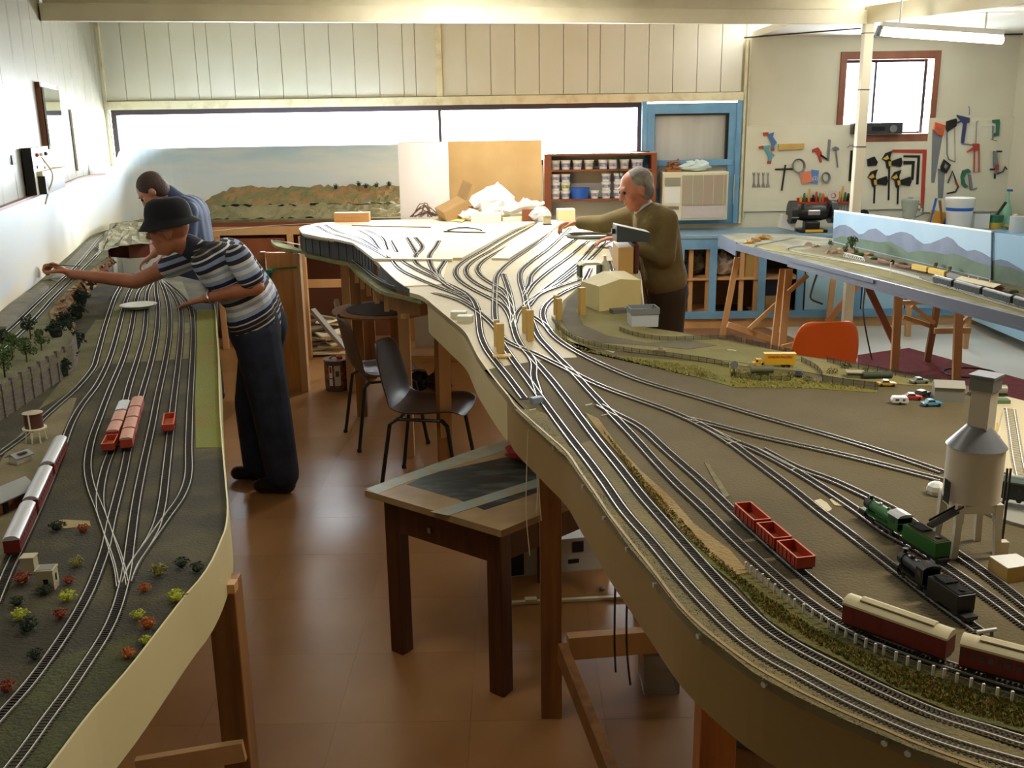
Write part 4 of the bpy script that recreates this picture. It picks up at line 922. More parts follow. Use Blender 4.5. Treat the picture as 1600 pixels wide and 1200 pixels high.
# little wooden box near the tower
q = [at(a, b, Zg) for a, b in ((1543, 892), (1572, 912), (1615, 905), (1585, 888))]
o = MB().prism([(v.x, v.y) for v in q], Zg, Zg+.026).build('wooden_box', mat('box_tan', (206, 170, 96), .6)); tag(o, 'small tan wooden box with white lid right of the coaling tower', 'box')
MB().prism([(v.x, v.y) for v in q], Zg+.026, Zg+.0275).build('lid', M_white, o, world=True)
p = at(1462, 772, Zg); o = MB().sph(p+Vector((0, 0, .01)), .02, 8, 6, (1, 1, .9)).sph(p+Vector((.012, -.01, .006)), .014, 8, 6).build('crumpled_tissue', M_white); tag(o, 'small crumpled white tissue beside the coaling tower', 'tissue')
# grey shed behind the tower
p = at(1480, 625, Zg)
t = thing('grey_shed', 'small grey gabled model shed beyond the coaling tower beside the parked cars', 'model building', p, -.25)
MB().box((0, 0, .02), (.075, .045, .04)).build('walls', mat('shed_grey', (150, 148, 138), .7), t); MB().extr([(-.026, 0), (0, .016), (.026, 0)], (-.039, 0, .04), (.039, 0, .04)).build('roof', mat('shed_roof', (168, 166, 154), .6), t)
p = at(1543, 618, Zg+.0)
t = thing('tank_wagon', 'dull silver model tank wagon lying beyond the grey shed', 'model wagon', p, -.12); MB().lathe((0, 0, .018), [(.004, -.05), (.013, -.047), (.013, .047), (.004, .05)], 14, ax='X').build('tank', mat('dull_silver', (150, 146, 130), .5, metal=.3), t, smooth=True); MB().box((0, 0, .005), (.1, .02, .006)).build('underframe', M_wheel, t)
p = at(1555, 628, Zg); tag(MB().box(p+Vector((0, 0, .004)), (.07, .025, .008), -.1).build('green_mat_strip', mat('green_strip', (96, 124, 88), .7)), 'short flat green strip lying behind the coaling tower head', 'strip')
# road vehicles
def car(label, px, py, rz, m, L=.052, wagon=False, nm='toy_car', roofm=None, group=None):
    p = at(px, py, Zg+.001); t = thing(nm, label, 'toy car', p, rz, group); W = .021
    MB().extr([(-L/2, .004), (-L/2, .0095), (-L*.28, .0115), (L*.3, .0115), (L/2, .010), (L/2, .004)], (0, -W/2, 0), (0, W/2, 0)).build('body', m, t, bevel=.0008)
    e = .38 if wagon else .26
    MB().extr([(-L*e-.003, .011), (-L*e+.003, .0175), (L*.08, .0175), (L*.17, .011)], (0, -W*.42, 0), (0, W*.42, 0)).build('windows', M_win, t)
    MB().extr([(-L*e+.003, .0172), (-L*e+.003, .0185), (L*.08, .0185), (L*.08, .0172)], (0, -W*.42, 0), (0, W*.42, 0)).build('roof', roofm or m, t)
    for x in (-L*.32, L*.32):
        for s in (-1, 1): MB().lathe((x, s*W*.46, .0042), [(.0042, -.0015), (.0042, .0015)], 10, ax='Y').build('wheel', M_wheel, t)
    return t
M_cblue = mat('car_blue', (92, 160, 196), .3); M_cyel = mat('car_yellow', (208, 160, 40), .35); M_cgr = mat('car_greygreen', (120, 126, 112), .4)
car('light blue toy car parked nearest the coaling tower', 1455, 634, .05, M_cblue)
car('red toy car parked behind the white caravan', 1425, 624, -.15, mat('car_red', (206, 62, 44), .3), roofm=M_white)
car('dark toy estate car with white roof between the red and the blue cars', 1441, 619, .6, mat('car_dark', (52, 66, 60), .4), wagon=True, roofm=M_white)
car('yellow toy car parked by the fence corner', 1385, 603, -.1, M_cyel)
car('grey-green toy car parked right of the yellow one', 1436, 599, .1, M_cgr)
p = at(1405, 631, Zg+.001); t = thing('toy_caravan', 'white toy caravan with dark windows standing beside the red car', 'toy caravan', p, -.12)
MB().extr([(-.02, .005), (-.022, .012), (-.018, .021), (.018, .021), (.022, .012), (.02, .005)], (0, -.011, 0), (0, .011, 0)).build('body', M_white, t, bevel=.001); MB().box((-.008, -.0113, .014), (.009, .001, .004)).box((.009, -.0113, .014), (.006, .001, .004)).build('window', M_win, t); MB().lathe((0, -.01, .004), [(.004, -.001), (.004, .001)], 10, ax='Y').lathe((0, .01, .004), [(.004, -.001), (.004, .001)], 10, ax='Y').build('wheel', M_wheel, t); MB().bar((-.022, 0, .006), (-.034, 0, .005), .0015, .0015).build('drawbar', M_grey, t)
p = at(1208, 573, Zg+.001); t = thing('yellow_lorry', 'yellow toy lorry with long boxed trailer parked by the paddock fence', 'toy lorry', p, -.06)
MB().box((.018, 0, .026), (.095, .025, .034)).build('trailer', M_yellow, t, bevel=.0006); MB().box((.018, 0, .0435), (.097, .027, .0012)).build('trailer_roof', mat('pale_yellow', (240, 214, 130), .5), t)
MB().extr([(-.014, .006), (-.014, .014), (-.006, .016), (-.004, .026), (.012, .026), (.012, .006)], (-.05, -.011, 0), (-.05, .011, 0)).build('cab', M_yellow, t); MB().box((-.052, 0, .021), (.006, .0225, .006)).build('cab_window', M_win, t)
for x in (-.058, -.03, .03, .045):
    MB().lathe((x, .011, .005), [(.005, -.002), (.005, .002)], 10, ax='Y').lathe((x, -.011, .005), [(.005, -.002), (.005, .002)], 10, ax='Y').build('wheel', M_wheel, t)
def text(s, loc, size, m, parent, rot=(math.pi/2, 0, 0), th=.0004, name='lettering', align='CENTER'):
    cu = bpy.data.curves.new(name, 'FONT'); cu.body = s; cu.size = size; cu.extrude = th; cu.align_x = align; cu.align_y = 'CENTER'; cu.materials.append(m)
    to = bpy.data.objects.new(name, cu); C.objects.link(to); me = bpy.data.meshes.new_from_object(to.evaluated_get(bpy.context.evaluated_depsgraph_get())); C.objects.unlink(to); bpy.data.objects.remove(to)
    o = bpy.data.objects.new(name, me); C.objects.link(o); o.parent = parent; o.location = loc; o.rotation_euler = rot; return o
text('UNION PACIFIC', (.018, -.0131, .034), .0105, M_red, t)
p = at(1190, 586, Zg+.001); t = thing('storage_tank', 'olive cylindrical model tank lying in front of the yellow lorry', 'model tank', p, -.05)
MB().lathe((0, 0, .018), [(.004, -.035), (.012, -.033), (.012, .033), (.004, .035)], 14, ax='X').build('tank', mat('olive_tank', (104, 104, 78), .6), t, smooth=True); MB().box((-.022, 0, .004), (.004, .02, .01)).box((.022, 0, .004), (.004, .02, .01)).build('cradle', M_grey, t)
p = at(1245, 586, Zg+.001); t = car('dark green toy army lorry parked right of the yellow lorry', 1248, 587, 1.2, mat('army', (62, 66, 52), .6), nm='toy_lorry', wagon=True)
p = at(1335, 590, Zg); t = thing('low_shed', 'low model shed with flat tan roof inside the fenced yard', 'model building', p, -.2); MB().box((0, 0, .008), (.045, .03, .016)).build('walls', mat('shedtan', (120, 114, 90), .8), t); MB().box((0, 0, .018), (.052, .036, .003)).build('roof', mat('flat_tan', (156, 148, 116), .7), t)
p = at(1370, 592, Zg); tag(MB().lathe(p+Vector((0, 0, .012)), [(.003, -.045), (.01, -.043), (.01, .043), (.003, .045)], 12, ax='X').build('boiler_drum', mat('drumgreen', (62, 72, 50), .7), smooth=True), 'dark green drum lying behind the yellow toy car', 'drum')
p = at(1146, 590, Zg); t = thing('model_windpump', 'tiny dark model windpump at the left end of the tank yard', 'windpump', p)
for a in range(4): MB().bar((.006*math.cos(a*1.57+.78), .006*math.sin(a*1.57+.78), 0), (0, 0, .04), .0012, .0012).build('leg', M_dkdk, t)
MB().lathe((0, -.002, .04), [(.002, -.0008), (.012, -.0008), (.012, .0008), (.002, .0008)], 14, ax='Y').build('fan', M_grey, t)
p = at(1143, 549, Zg); tag(MB().bar(p+Vector((-.012, .01, .003)), p+Vector((.012, -.012, .003)), .006, .005).build('paddock_plank', M_ply), 'tiny pale plank lying on the paddock grass', 'plank')
p = at(1030, 551, Zg); tag(MB().box(p+Vector((0, 0, .006)), (.04, .02, .012), -.2).sph(p+Vector((.005, 0, .013)), .008, 8, 5).build('rubble_heap', mat('rubble', (156, 140, 112), .9, bump=.5)), 'little pale rubble heap beside the curved road fence', 'rubble')
# fences
M_post = mat('fence_post', (62, 60, 50), .8)
def fence(label, px, h=.018, step=.035, z=Zg, m=M_post, wire=True, pw=.0016, group=None):
    L = smoothline([at(a, b, z) for a, b in px], .01); t = thing('model_fence', label, 'model fence', (L[0].x, L[0].y, z)); n = max(1, int(step/.01)); me = None
    for i in range(0, len(L), n):
        q = L[i]-L[0]
        if me is None: o = MB().box((0, 0, h/2), (pw, pw, h)).build('post', m, t); me = o.data
        else: o = bpy.data.objects.new('post', me); C.objects.link(o); o.parent = t
        o.location = (q.x, q.y, 0)
    if wire:
        for k in (.45, .93): MB().tube([(p.x-L[0].x, p.y-L[0].y, h*k) for p in L[::2]], .0004, 4).build('wire', m, t)
        MB().ribbon([(p.x-L[0].x, p.y-L[0].y) for p in L[::2]], 0, h*.9, .0003).build('mesh_panel', M_mesh, t)
    return t
M_mesh = mat('fine_wire_mesh', (96, 94, 78), .8, alpha=.35)
fence('fine wire mesh fence curving along the road edge below the wooden blocks', [(862, 500), (880, 521), (915, 539), (970, 549), (1050, 559), (1110, 568), (1142, 576)])
fence('wire fence round the field left of the paddock', [(968, 518), (1000, 528), (1040, 533), (1085, 532), (1135, 531), (1165, 537)])
fence('wire fence across the front of the tank yard', [(1142, 590), (1180, 595), (1235, 596)])
fence('mesh fence running back between the tank yard and the sheds', [(1252, 566), (1275, 578), (1285, 590)])
fence('tall mesh fence along the front of the shed yard', [(1285, 598), (1310, 602), (1340, 606), (1372, 610)], h=.024)
fence('mesh fence behind the low shed', [(1292, 566), (1320, 574), (1360, 580), (1400, 588), (1470, 600)], h=.02)
fence('wire fence along the far edge of the paddock', [(1165, 537), (1200, 545), (1240, 555)])
# white post fence by the carriages
wp = [(1165, 893), (1173, 899), (1182, 905), (1191, 912), (1200, 920), (1210, 928), (1221, 937), (1232, 945), (1241, 952), (1255, 960), (1269, 968), (1283, 976), (1294, 984), (1307, 993), (1321, 999), (1336, 1008), (1352, 1015), (1367, 1023), (1380, 1027), (1399, 1036), (1417, 1043), (1435, 1051), (1457, 1058), (1474, 1063), (1494, 1070), (1516, 1078), (1535, 1087), (1557, 1093), (1580, 1099), (1610, 1108)]
wq = [at(a, b, Zg) for a, b in wp]; t = thing('white_post_fence', 'white post fence with thin rails between the embankment and the maroon carriages', 'model fence', wq[0]); me = None
for q in wq:
    r = q-wq[0]
    if me is None: o = MB().box((0, 0, .009), (.0036, .0028, .018)).build('post', M_white, t); me = o.data
    else: o = bpy.data.objects.new('post', me); C.objects.link(o); o.parent = t
    o.location = (r.x, r.y, 0)
for k in (.006, .0145): MB().tube([(q.x-wq[0].x, q.y-wq[0].y, k) for q in wq], .0005, 4).build('wire', M_grey, t)
for i, (a, b, r, lab) in enumerate(((1300, 584, 9, 'brown scrub bush in the shed yard left of the low shed'), (1322, 576, 9, 'brown scrub bush behind the low shed near the orange chair'), (1350, 584, 8, 'scrub bush right of the low shed'), (1150, 586, 7, 'green scrub bush at the foot of the windpump'), (1235, 590, 9, 'brown scrub bush right of the storage tank'), (1262, 596, 8, 'scrub bush by the army lorry'), (1095, 588, 8, 'green scrub bush on the verge below the curved fence'))):
    p = at(a, b, Zg); s_ = (p-Vector((0, 0, CAMH))).length/1550; bb = MB(); rn = random.Random(300+i)
    for _ in range(90):
        th = rn.uniform(0, 6.28); rr = r*s_*rn.uniform(.2, 1); c = Vector((rr*math.cos(th), rr*math.sin(th)*.7, r*s_*rn.uniform(0, 1.3)*(1-rr/(r*s_)*.5))); q_ = r*s_*.16
        bb.add([c+Vector((rn.uniform(-q_, q_), rn.uniform(-q_, q_), rn.uniform(-q_, q_))) for _ in range(4)], [(0, 1, 2), (0, 3, 1), (1, 3, 2), (0, 2, 3)])
    o = bb.build('scrub_bush', mat('scrub%d' % i, ((118, 92, 54), (92, 84, 50), (84, 92, 50))[i % 3], .95), None, origin=(0, 0, 0)); o.location = p; tag(o, lab, 'model bush', 'scrub bushes in the yards')
# upright timber offcuts
M_blk = mat('offcut_yellow', (208, 174, 100), .6, col2=(196, 158, 84), scale=6, stretch=(1, 1, .2))
for i, (px, py, w_, h, lab) in enumerate(((776, 541, .018, .093, 'rear of the two upright pine offcuts nearest the fascia'), (782, 551, .025, .1, 'front of the two upright pine offcuts nearest the fascia'), (820, 520, .018, .098, 'rear upright pine offcut of the middle pair'), (828, 532, .024, .11, 'front upright pine offcut of the middle pair'), (869, 492, .018, .08, 'rear upright pine offcut of the pair on the track curve'), (873, 500, .02, .085, 'front upright pine offcut of the pair on the track curve'), (909, 492, .024, .11, 'single pale pine offcut standing at the corner of the cream block'))):
    p = at(px, py, ZM+.002); o = MB().box((p.x, p.y, ZM+.002+h/2), (w_, w_, h), .1+.05*i).build('timber_offcut', M_blk, bevel=.001); tag(o, lab, 'wood block', 'upright timber offcuts')
p = at(782, 556, ZM+.001); tag(MB().box(p+Vector((.005, -.02, .004)), (.06, .04, .006), .1).build('base_plate', M_blk), 'flat pine base plate in front of the nearest offcut pair', 'wood plate')
for px, py, lab in ((717, 495, 'farther of two small white cartons on the bare board edge'), (727, 502, 'nearer of two small white cartons on the bare board edge')):
    p = at(px, py, ZM); o = MB().box(p+Vector((0, 0, .011)), (.06, .045, .022), -.1).build('small_carton', mat('carton_side', (206, 206, 180), .5), bevel=.001); tag(o, lab, 'carton', 'small white cartons')
    MB().box(p+Vector((0, 0, .0228)), (.06, .045, .0016), -.1).build('lid', M_white, o, world=True)
# cream foam block, grey-lidded tub
q = [at(a, b, ZM) for a, b in ((908, 476), (936, 488), (1001, 479), (975, 462))]
vs = [(v.x, v.y, ZM) for v in q]+[(q[0].x, q[0].y, ZM+.1), (q[1].x, q[1].y, ZM+.105), ((q[1].x+q[2].x)/2, (q[1].y+q[2].y)/2, ZM+.125), (q[2].x, q[2].y, ZM+.11), (q[3].x, q[3].y, ZM+.11), ((q[0].x+q[3].x)/2, (q[0].y+q[3].y)/2, ZM+.125)]
o = MB().add(vs, [(0, 1, 2, 3), (0, 4, 5, 1), (1, 5, 6, 7, 2), (2, 7, 8, 3), (3, 8, 9, 4, 0), (4, 9, 6, 5), (9, 8, 7, 6)]).build('foam_block', mat('cream_foam', (222, 208, 150), .7, col2=(212, 196, 136), scale=6)); tag(o, 'large cream foam block with gently curved top at the board edge', 'foam block')
p = at(1004, 508, ZM); t = thing('plastic_tub', 'pale grey open tub with dark grey rim standing right of the cream block', 'tub', p, .1)
MB().extr([(-.05, 0), (-.052, .05), (.052, .05), (.05, 0)], (0, -.04, 0), (0, .04, 0)).build('body', mat('tubgrey', (196, 200, 204), .4), t); MB().box((0, -.043, .06), (.108, .003, .022)).box((0, .043, .06), (.108, .003, .022)).box((.053, 0, .06), (.003, .088, .022)).box((-.053, 0, .06), (.003, .088, .022)).build('rim', mat('rimgrey', (128, 132, 134), .4), t)
p = at(962, 490, ZM); tag(MB().box(p+Vector((0.01, 0, .01)), (.06, .04, .02), .3).box(p+Vector((.05, -.01, .018)), (.012, .01, .036), .5).build('scrap_model', mat('greybrown', (104, 100, 96), .8)), 'grey scrap model parts in front of the cream block', 'model parts')
# small hut with tunnel-like opening, translucent bottle
p = at(921, 431, ZM); t = thing('model_engine_shed', 'little dark green model engine shed with cream roof over one track', 'model building', p, .12)
MB().box((-.05, 0, .03), (.012, .09, .06)).box((.05, 0, .03), (.012, .09, .06)).build('walls', mat('shed_olive', (58, 66, 40), .7), t); MB().extr([(-.062, 0), (-.03, .012), (.03, .012), (.062, 0)], (0, -.05, .06), (0, .05, .06)).build('roof', mat('cream_roof_card', (206, 200, 160), .6), t)
p = at(945, 430, ZM); tag(MB().lathe(p, [(.026, 0), (.026, .05), (.02, .06), (.008, .075), (.007, .1), (.002, .1)], 18).build('glue_bottle', mat('frosted', (214, 210, 186), .3, alpha=.75), smooth=True), 'frosted glue bottle standing beside the little engine shed', 'bottle')
a = at(952, 377, ZM+.01); b = at(968, 424, ZM+.01); tag(MB().bar(a, b, .035, .006).build('aluminium_strip', mat('shiny_strip', (235, 238, 245), .15, metal=.6)), 'shiny flat aluminium strip lying beside the tan box', 'metal strip')
q0 = at(980, 429, ZM); o = MB().bx(q0.x-.045, q0.x+.03, q0.y, q0.y+.3, ZM, ZM+.135).build('tan_box', mat('tan_ply', (206, 164, 96), .6), bevel=.002); tag(o, 'upright tan plywood box under the grey train controller', 'box')
tag(MB().bx(q0.x+.035, q0.x+.06, q0.y+.02, q0.y+.28, ZM-.0, ZM+.15).build('red_cable_loom', mat('dark_red', (84, 34, 28), .6), bevel=.008), 'dark red upright strip against the right side of the tan box', 'strip')
pc = Vector((q0.x+.035, q0.y+.15, ZM+.152)); t = thing('train_controller', 'dark grey sloping train controller with black knob in front of the older man', 'controller', pc, .05)
MB().extr([(-.085, 0), (-.085, .085), (.085, .045), (.085, 0)], (0, -.07, 0), (0, .07, 0)).build('case', mat('slate', (70, 78, 82), .4), t, bevel=.003); MB().add([(-.085, -.068, .0862), (.085, -.068, .0462), (.085, .068, .0462), (-.085, .068, .0862)], [(0, 1, 2, 3)]).build('face_plate', M_white, t); MB().lathe((-.085, 0, .05), [(.015, -.016), (.015, 0)], 14, ax='X').build('knob', M_black, t)
# shrubs
def foliage(r, h, n, m, name, parent, loc, seed, leaf=.18, flat=.7):
    rnd = random.Random(seed); b = MB()
    for i in range(n):
        th = rnd.uniform(0, 6.283); ph = math.acos(rnd.uniform(0, 1)); rr = r*(rnd.uniform(.55, 1.0))
        c = Vector((rr*math.sin(ph)*math.cos(th), rr*math.sin(ph)*math.sin(th), h*math.cos(ph)*rnd.uniform(.6, 1)+.001)); s = r*leaf*rnd.uniform(.6, 1.4)
        vs = [c+Vector((rnd.uniform(-s, s), rnd.uniform(-s, s), rnd.uniform(-s*.4, s))) for _ in range(4)]
        b.add(vs, [(0, 1, 2), (0, 3, 1), (1, 3, 2), (0, 2, 3)])
    b.sph((0, 0, 0), r*.6, 7, 5, (1, 1, h/r))
    o = b.build(name, m, parent); o.location = loc; return o
SM = {'lime': mat('lime_lichen', (178, 184, 60), .9), 'olive': mat('olive_lichen', (128, 124, 62), .9), 'dark': mat('dark_green_lichen', (48, 56, 36), .95), 'rust': mat('rust_lichen', (140, 66, 36), .9), 'orange': mat('orange_lichen', (176, 96, 34), .9), 'green': mat('leaf_green', (72, 92, 44), .95), 'dkg': mat('deep_green', (36, 50, 36), .95)}
bl_ = [(120, 886, 12, 'olive', 'round olive lichen bush right of the tall cream tower model'), (248, 899, 14, 'olive', 'olive lichen bush just right of the track throat'), (284, 886, 12, 'dark', 'dark green lichen bush nearest the throat on the fascia side'), (309, 893, 12, 'dark', 'dark green lichen bush closest to the fascia curve'), (226, 925, 10, 'orange', 'small orange lichen clump just right of the two-track throat'), (277, 939, 15, 'lime', 'lime lichen clump closest to the cream fascia'), (108, 939, 13, 'lime', 'flat lime lichen clump below the cream model building'), (108, 912, 9, 'rust', 'small rust lichen clump beside the cream model building'), (36, 912, 14, 'rust', 'wide rust lichen clump left of the cream model building'), (71, 929, 12, 'dark', 'dark bush directly below the cream model building'), (96, 967, 12, 'rust', 'rust lichen clump left of the long curved main track'), (34, 968, 13, 'lime', 'lime lichen clump at the left edge of the yard'), (42, 986, 16, 'dark', 'big dark bush below the leftmost lime clump'), (28, 946, 11, 'dark', 'dark bush above the leftmost lime clump'), (216, 967, 11, 'lime', 'lime lichen clump above the long rust clump'), (232, 981, 13, 'orange', 'long rust-orange clump right of the second main track'), (228, 1006, 10, 'lime', 'small lime clump next below the long rust-orange one'), (201, 1028, 12, 'orange', 'round orange bush close to the fascia edge'), (55, 1030, 12, 'dark', 'dark bush left of the outer main track'), (12, 1081, 13, 'rust', 'rust clump at the lower left picture edge'), (90, 829, 12, 'dark', 'dark bush right of the silver-roofed train'), (130, 832, 10, 'rust', 'small rust clump left of the crossing tracks')]
for i, (a, b, r, cc, lab) in enumerate(bl_):
    p = at(a, b, ZL+.001); s = (p-Vector((0, 0, CAMH))).length/1550; o = foliage(r*s, r*s*.75, 110, SM[cc], 'lichen_bush', None, p, i); tag(o, lab, 'model bush', 'lichen bushes on the yard')
for i, (a, b, r, z, lab) in enumerate([(104, 518, 14, ZL+.06, 'dark shrub highest on the ochre rock bank'), (122, 500, 12, ZL, 'dark shrub at the far foot of the rock bank'), (128, 478, 12, ZL, 'dark shrub nearest the man at the foot of the rock bank'), (90, 530, 13, ZL+.08, 'dark shrub on the terrace corner above the plank wall'), (118, 548, 14, ZL, 'dark shrub at the end of the plank wall'), (104, 570, 15, ZL, 'dark shrub growing against the middle of the plank wall'), (98, 590, 14, ZL, 'dark shrub lowest along the plank wall'), (140, 455, 10, ZL, 'small dark shrub under the reaching arm')]):
    p = at(a, b, z); s = (p-Vector((0, 0, CAMH))).length/1550; o = foliage(r*s*1.15, r*s*1.3, 210, SM['dkg'], 'model_shrub', None, p, 50+i); tag(o, lab, 'model bush', 'shrubs along the plank wall')
M_trunk = mat('trunk_dark', (62, 46, 32), .9)
def mtree(label, px, py, z, h, r, m, seed, group=None):
    p = at(px, py, z); t = thing('model_tree', label, 'model tree', p, 0, group); rnd = random.Random(seed)
    MB().tube([(0, 0, 0), (.002, 0, h*.5), (0, .002, h*.8)], [h*.03, h*.025, h*.012], 6).build('trunk', M_trunk, t)
    b = MB()
    for k in range(11):
        c = Vector((rnd.uniform(-r, r)*.7, rnd.uniform(-r, r)*.6, h*rnd.uniform(.38, .98)))
        for j in range(36):
            d = Vector((rnd.gauss(0, 1), rnd.gauss(0, 1), rnd.gauss(0, .6))).normalized()*r*.45; s = r*.16
            b.add([c+d+Vector((rnd.uniform(-s, s), rnd.uniform(-s, s), rnd.uniform(-s, s))) for _ in range(4)], [(0, 1, 2), (0, 3, 1), (1, 3, 2), (0, 2, 3)])
    b.build('crown', m, t); return t
for i, (a, b, h, r, lab) in enumerate([(8, 590, .11, .035, 'green model tree nearest the plank wall end at the left edge'), (20, 560, .1, .03, 'green model tree second from the left picture edge'), (42, 566, .09, .03, 'bright green model tree in the middle of the terrace row'), (65, 548, .08, .026, 'slim green model tree at the right end of the terrace row'), (48, 530, .09, .028, 'dark model tree behind the terrace row'), (5, 548, .08, .03, 'dark model tree at the left edge beside the upper tracks')]):
    mtree(lab, a, b, ZU, h, r, SM['green'] if i in (0, 1, 2, 3) else SM['dkg'], i, 'trees on the terrace')
for i, (x, y, h, lab) in enumerate([(-1.4, 9.42, .11, 'largest dark tree on the far hill'), (-1.33, 9.38, .08, 'small tree right of the largest on the far hill'), (-1.22, 9.3, .1, 'leaning tree halfway down the far hill'), (-1.12, 9.44, .1, 'thin tree at the right end of the far hill'), (-1.62, 9.44, .07, 'faint small tree left of the largest on the far hill')]):
    t = thing('hill_tree', lab, 'model tree', (x, y, ZU+.2), 0, 'trees on the far hill'); MB().tube([(0, 0, 0), (0, 0, h*.7)], .003, 5).build('trunk', M_wooddk, t)
    o = foliage(.03, .03, 60, SM['dkg'], 'crown', t, (0, 0, h*.6), 80+i)
# left-hand buildings
p = at(57, 690, ZL); t = thing('water_tank', 'round brown model water tank on pale legs beside the plank wall', 'water tank', p)
MB().lathe((0, 0, .045), [(.026, 0), (.026, .045)], 20).build('tank', mat('tankbrown', (88, 50, 38), .5), t, smooth=True); MB().lathe((0, 0, .09), [(.029, 0), (.002, .007)], 20).build('roof', mat('tanktop', (176, 166, 140), .5), t); MB().lathe((0, 0, .041), [(.034, 0), (.034, .004)], 20).build('platform', M_trim, t)
for dx, dy in ((-1, -1), (1, -1), (1, 1), (-1, 1)): MB().bar((dx*.022, dy*.02, 0), (dx*.018, dy*.016, .042), .003, .003).build('leg', M_trim, t)
MB().cyl((0, -.026, 0), (0, -.027, .09), .0025, n=6).build('pipe', M_trim, t)
def gable(name, label, px, py, z, rz, L, W, H, wm, rm, rh=.02, over=.006):
    p = at(px, py, z); t = thing(name, label, 'model building', p, rz)
    MB().box((0, 0, H/2), (L, W, H)).build('walls', wm, t); MB().extr([(-W/2-over, -.003), (0, rh), (W/2+over, -.003), (W/2+over, 0), (0, rh+.003), (-W/2-over, 0)], (-L/2-over, 0, H), (L/2+over, 0, H)).add([(-L/2, -W/2, H), (-L/2, W/2, H), (-L/2, 0, H+rh), (L/2, -W/2, H), (L/2, W/2, H), (L/2, 0, H+rh)], [(0, 1, 2), (3, 5, 4)]).build('roof', rm, t)
    return t
M_brk = mat('model_brick', (150, 92, 60), .8, col2=(120, 66, 44), scale=60); M_iron = mat('corrugated_roof', (148, 150, 148), .5, col2=(128, 130, 128), scale=6)
t = gable('station_building', 'long brick model station with grey roof at the left picture edge', -4, 800, ZL, 1.2, .17, .055, .035, M_brk, M_iron, .022, .01)
for k in range(3): MB().box((-.06+.06*k, -.031, .018), (.014, .002, .026)).build('door', M_dkdk, t)
t = gable('small_shelter', 'small grey model shelter with a dark skylight beside the station', 32, 722, ZL, 1.1, .045, .035, .02, M_tow, M_iron, .008); MB().box((0, -.012, .028), (.026, .014, .002)).build('skylight', M_dkdk, t)
p = at(55, 905, ZL); q = at(76, 918, ZL); M_crm = mat('model_cream_render', (182, 172, 140), .7)
t = thing('cream_model_house', 'cream flat-roofed model building with a dark doorway near the main track', 'model building', q, .1)
MB().box((0, 0, .02), (.034, .03, .04)).build('walls', M_crm, t); MB().box((0, 0, .042), (.037, .033, .004)).build('parapet', M_crm, t); MB().box((0, 0, .0445), (.03, .026, .001)).build('roof', mat('roofgrey', (128, 128, 118), .7), t); MB().box((.002, -.0155, .013), (.009, .0015, .024)).build('door', M_dkdk, t); MB().box((.0175, 0, .024), (.0015, .006, .014)).build('window', M_dkdk, t)
t = thing('cream_model_annex', 'plain cream model block standing left of the cream flat-roofed building', 'model building', at(48, 893, ZL), .1)
MB().box((0, 0, .017), (.026, .024, .034)).build('walls', M_crm, t); MB().box((0, 0, .035), (.029, .027, .003)).build('roof', M_crm, t)
# plate on the yard tracks
p = at(217, 482, ZL+.006); t = thing('white_plate', 'white oval plate lying across the yard tracks under the reaching man', 'plate', p, 0)
o = MB().lathe((0, 0, 0), [(.05, 0), (.07, .008), (.092, .022), (.088, .022), (.066, .011), (.002, .004)], 32, cap=False).build('dish', mat('china_white', (238, 238, 232), .15), t, smooth=True)
# ================= THINGS AT THE FAR END =================
def cornerbox(name, px, Y, label, cat, m, dims, rz=0, z=None, bevel=.002, group=None):
    p = atY(px[0], px[1], Y) if z is None else at(px[0], px[1], z)
    o = MB().box(p+Vector((0, 0, dims[2]/2)), dims, rz).build(name, m, bevel=bevel); return tag(o, label, cat, group)
a = atY(622, 222, 8.2); b = atY(846, 215, 8.2)
M_chip = mat('tan_particle_board', (204, 168, 112), .55, col2=(192, 154, 98), scale=3, bump=.04)
o = MB().bar(((a.x+b.x)/2, 8.2, 0), ((a.x+b.x)/2, 8.2, a.z), b.x-a.x, .012, up=(0, 1, 0)).build('particle_board_sheet', M_chip); tag(o, 'big tan particle board sheet standing upright behind the yard boards', 'board')
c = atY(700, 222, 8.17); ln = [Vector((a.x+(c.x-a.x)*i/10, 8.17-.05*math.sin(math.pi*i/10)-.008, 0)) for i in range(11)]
o = MB().ribbon([(p.x, p.y) for p in ln], ZM-.2, [a.z-.004-.0*i for i in range(11)], .003).build('glare_sheet', mat('painted_glare', (244, 236, 234), .25)); tag(o, 'curved white sheet standing in for glare on the tan board', 'board')  # added white sheet imitates the glare on the left of the tan board
# pigeon-hole shelf with tubs
ys_ = 9.85; sx0, sx1 = atY(850, 240, ys_).x, atY(1026, 240, ys_).x
zt = atY(900, 240, ys_).z; z1 = atY(900, 265, ys_).z; z2 = atY(900, 311, ys_).z
t = thing('wall_shelf', 'reddish wooden wall shelf holding rows of plastic tubs under the long window', 'shelf', (sx0, ys_, z2))
def SB(x0, x1, z0, zz1, nm, y0=ys_-.02, y1=BW-.02): return MB().bx(x0, x1, y0, y1, z0, zz1).build(nm, M_shelf, t, world=True)
SB(sx0, sx1, zt-.02, zt, 'top_board'); SB(sx0, sx0+.07, .95, zt-.02, 'side_board'); SB(sx1-.05, sx1, z2-.1, zt-.02, 'side_board'); SB(sx0, sx1, z1-.018, z1, 'shelf_board'); SB(sx0, sx1, z2-.02, z2, 'shelf_board')
MB().bx(sx0, sx1, BW-.025, BW-.015, z2, zt).build('back_sheet', mat('shelf_back', (186, 184, 176), .6), t, world=True)
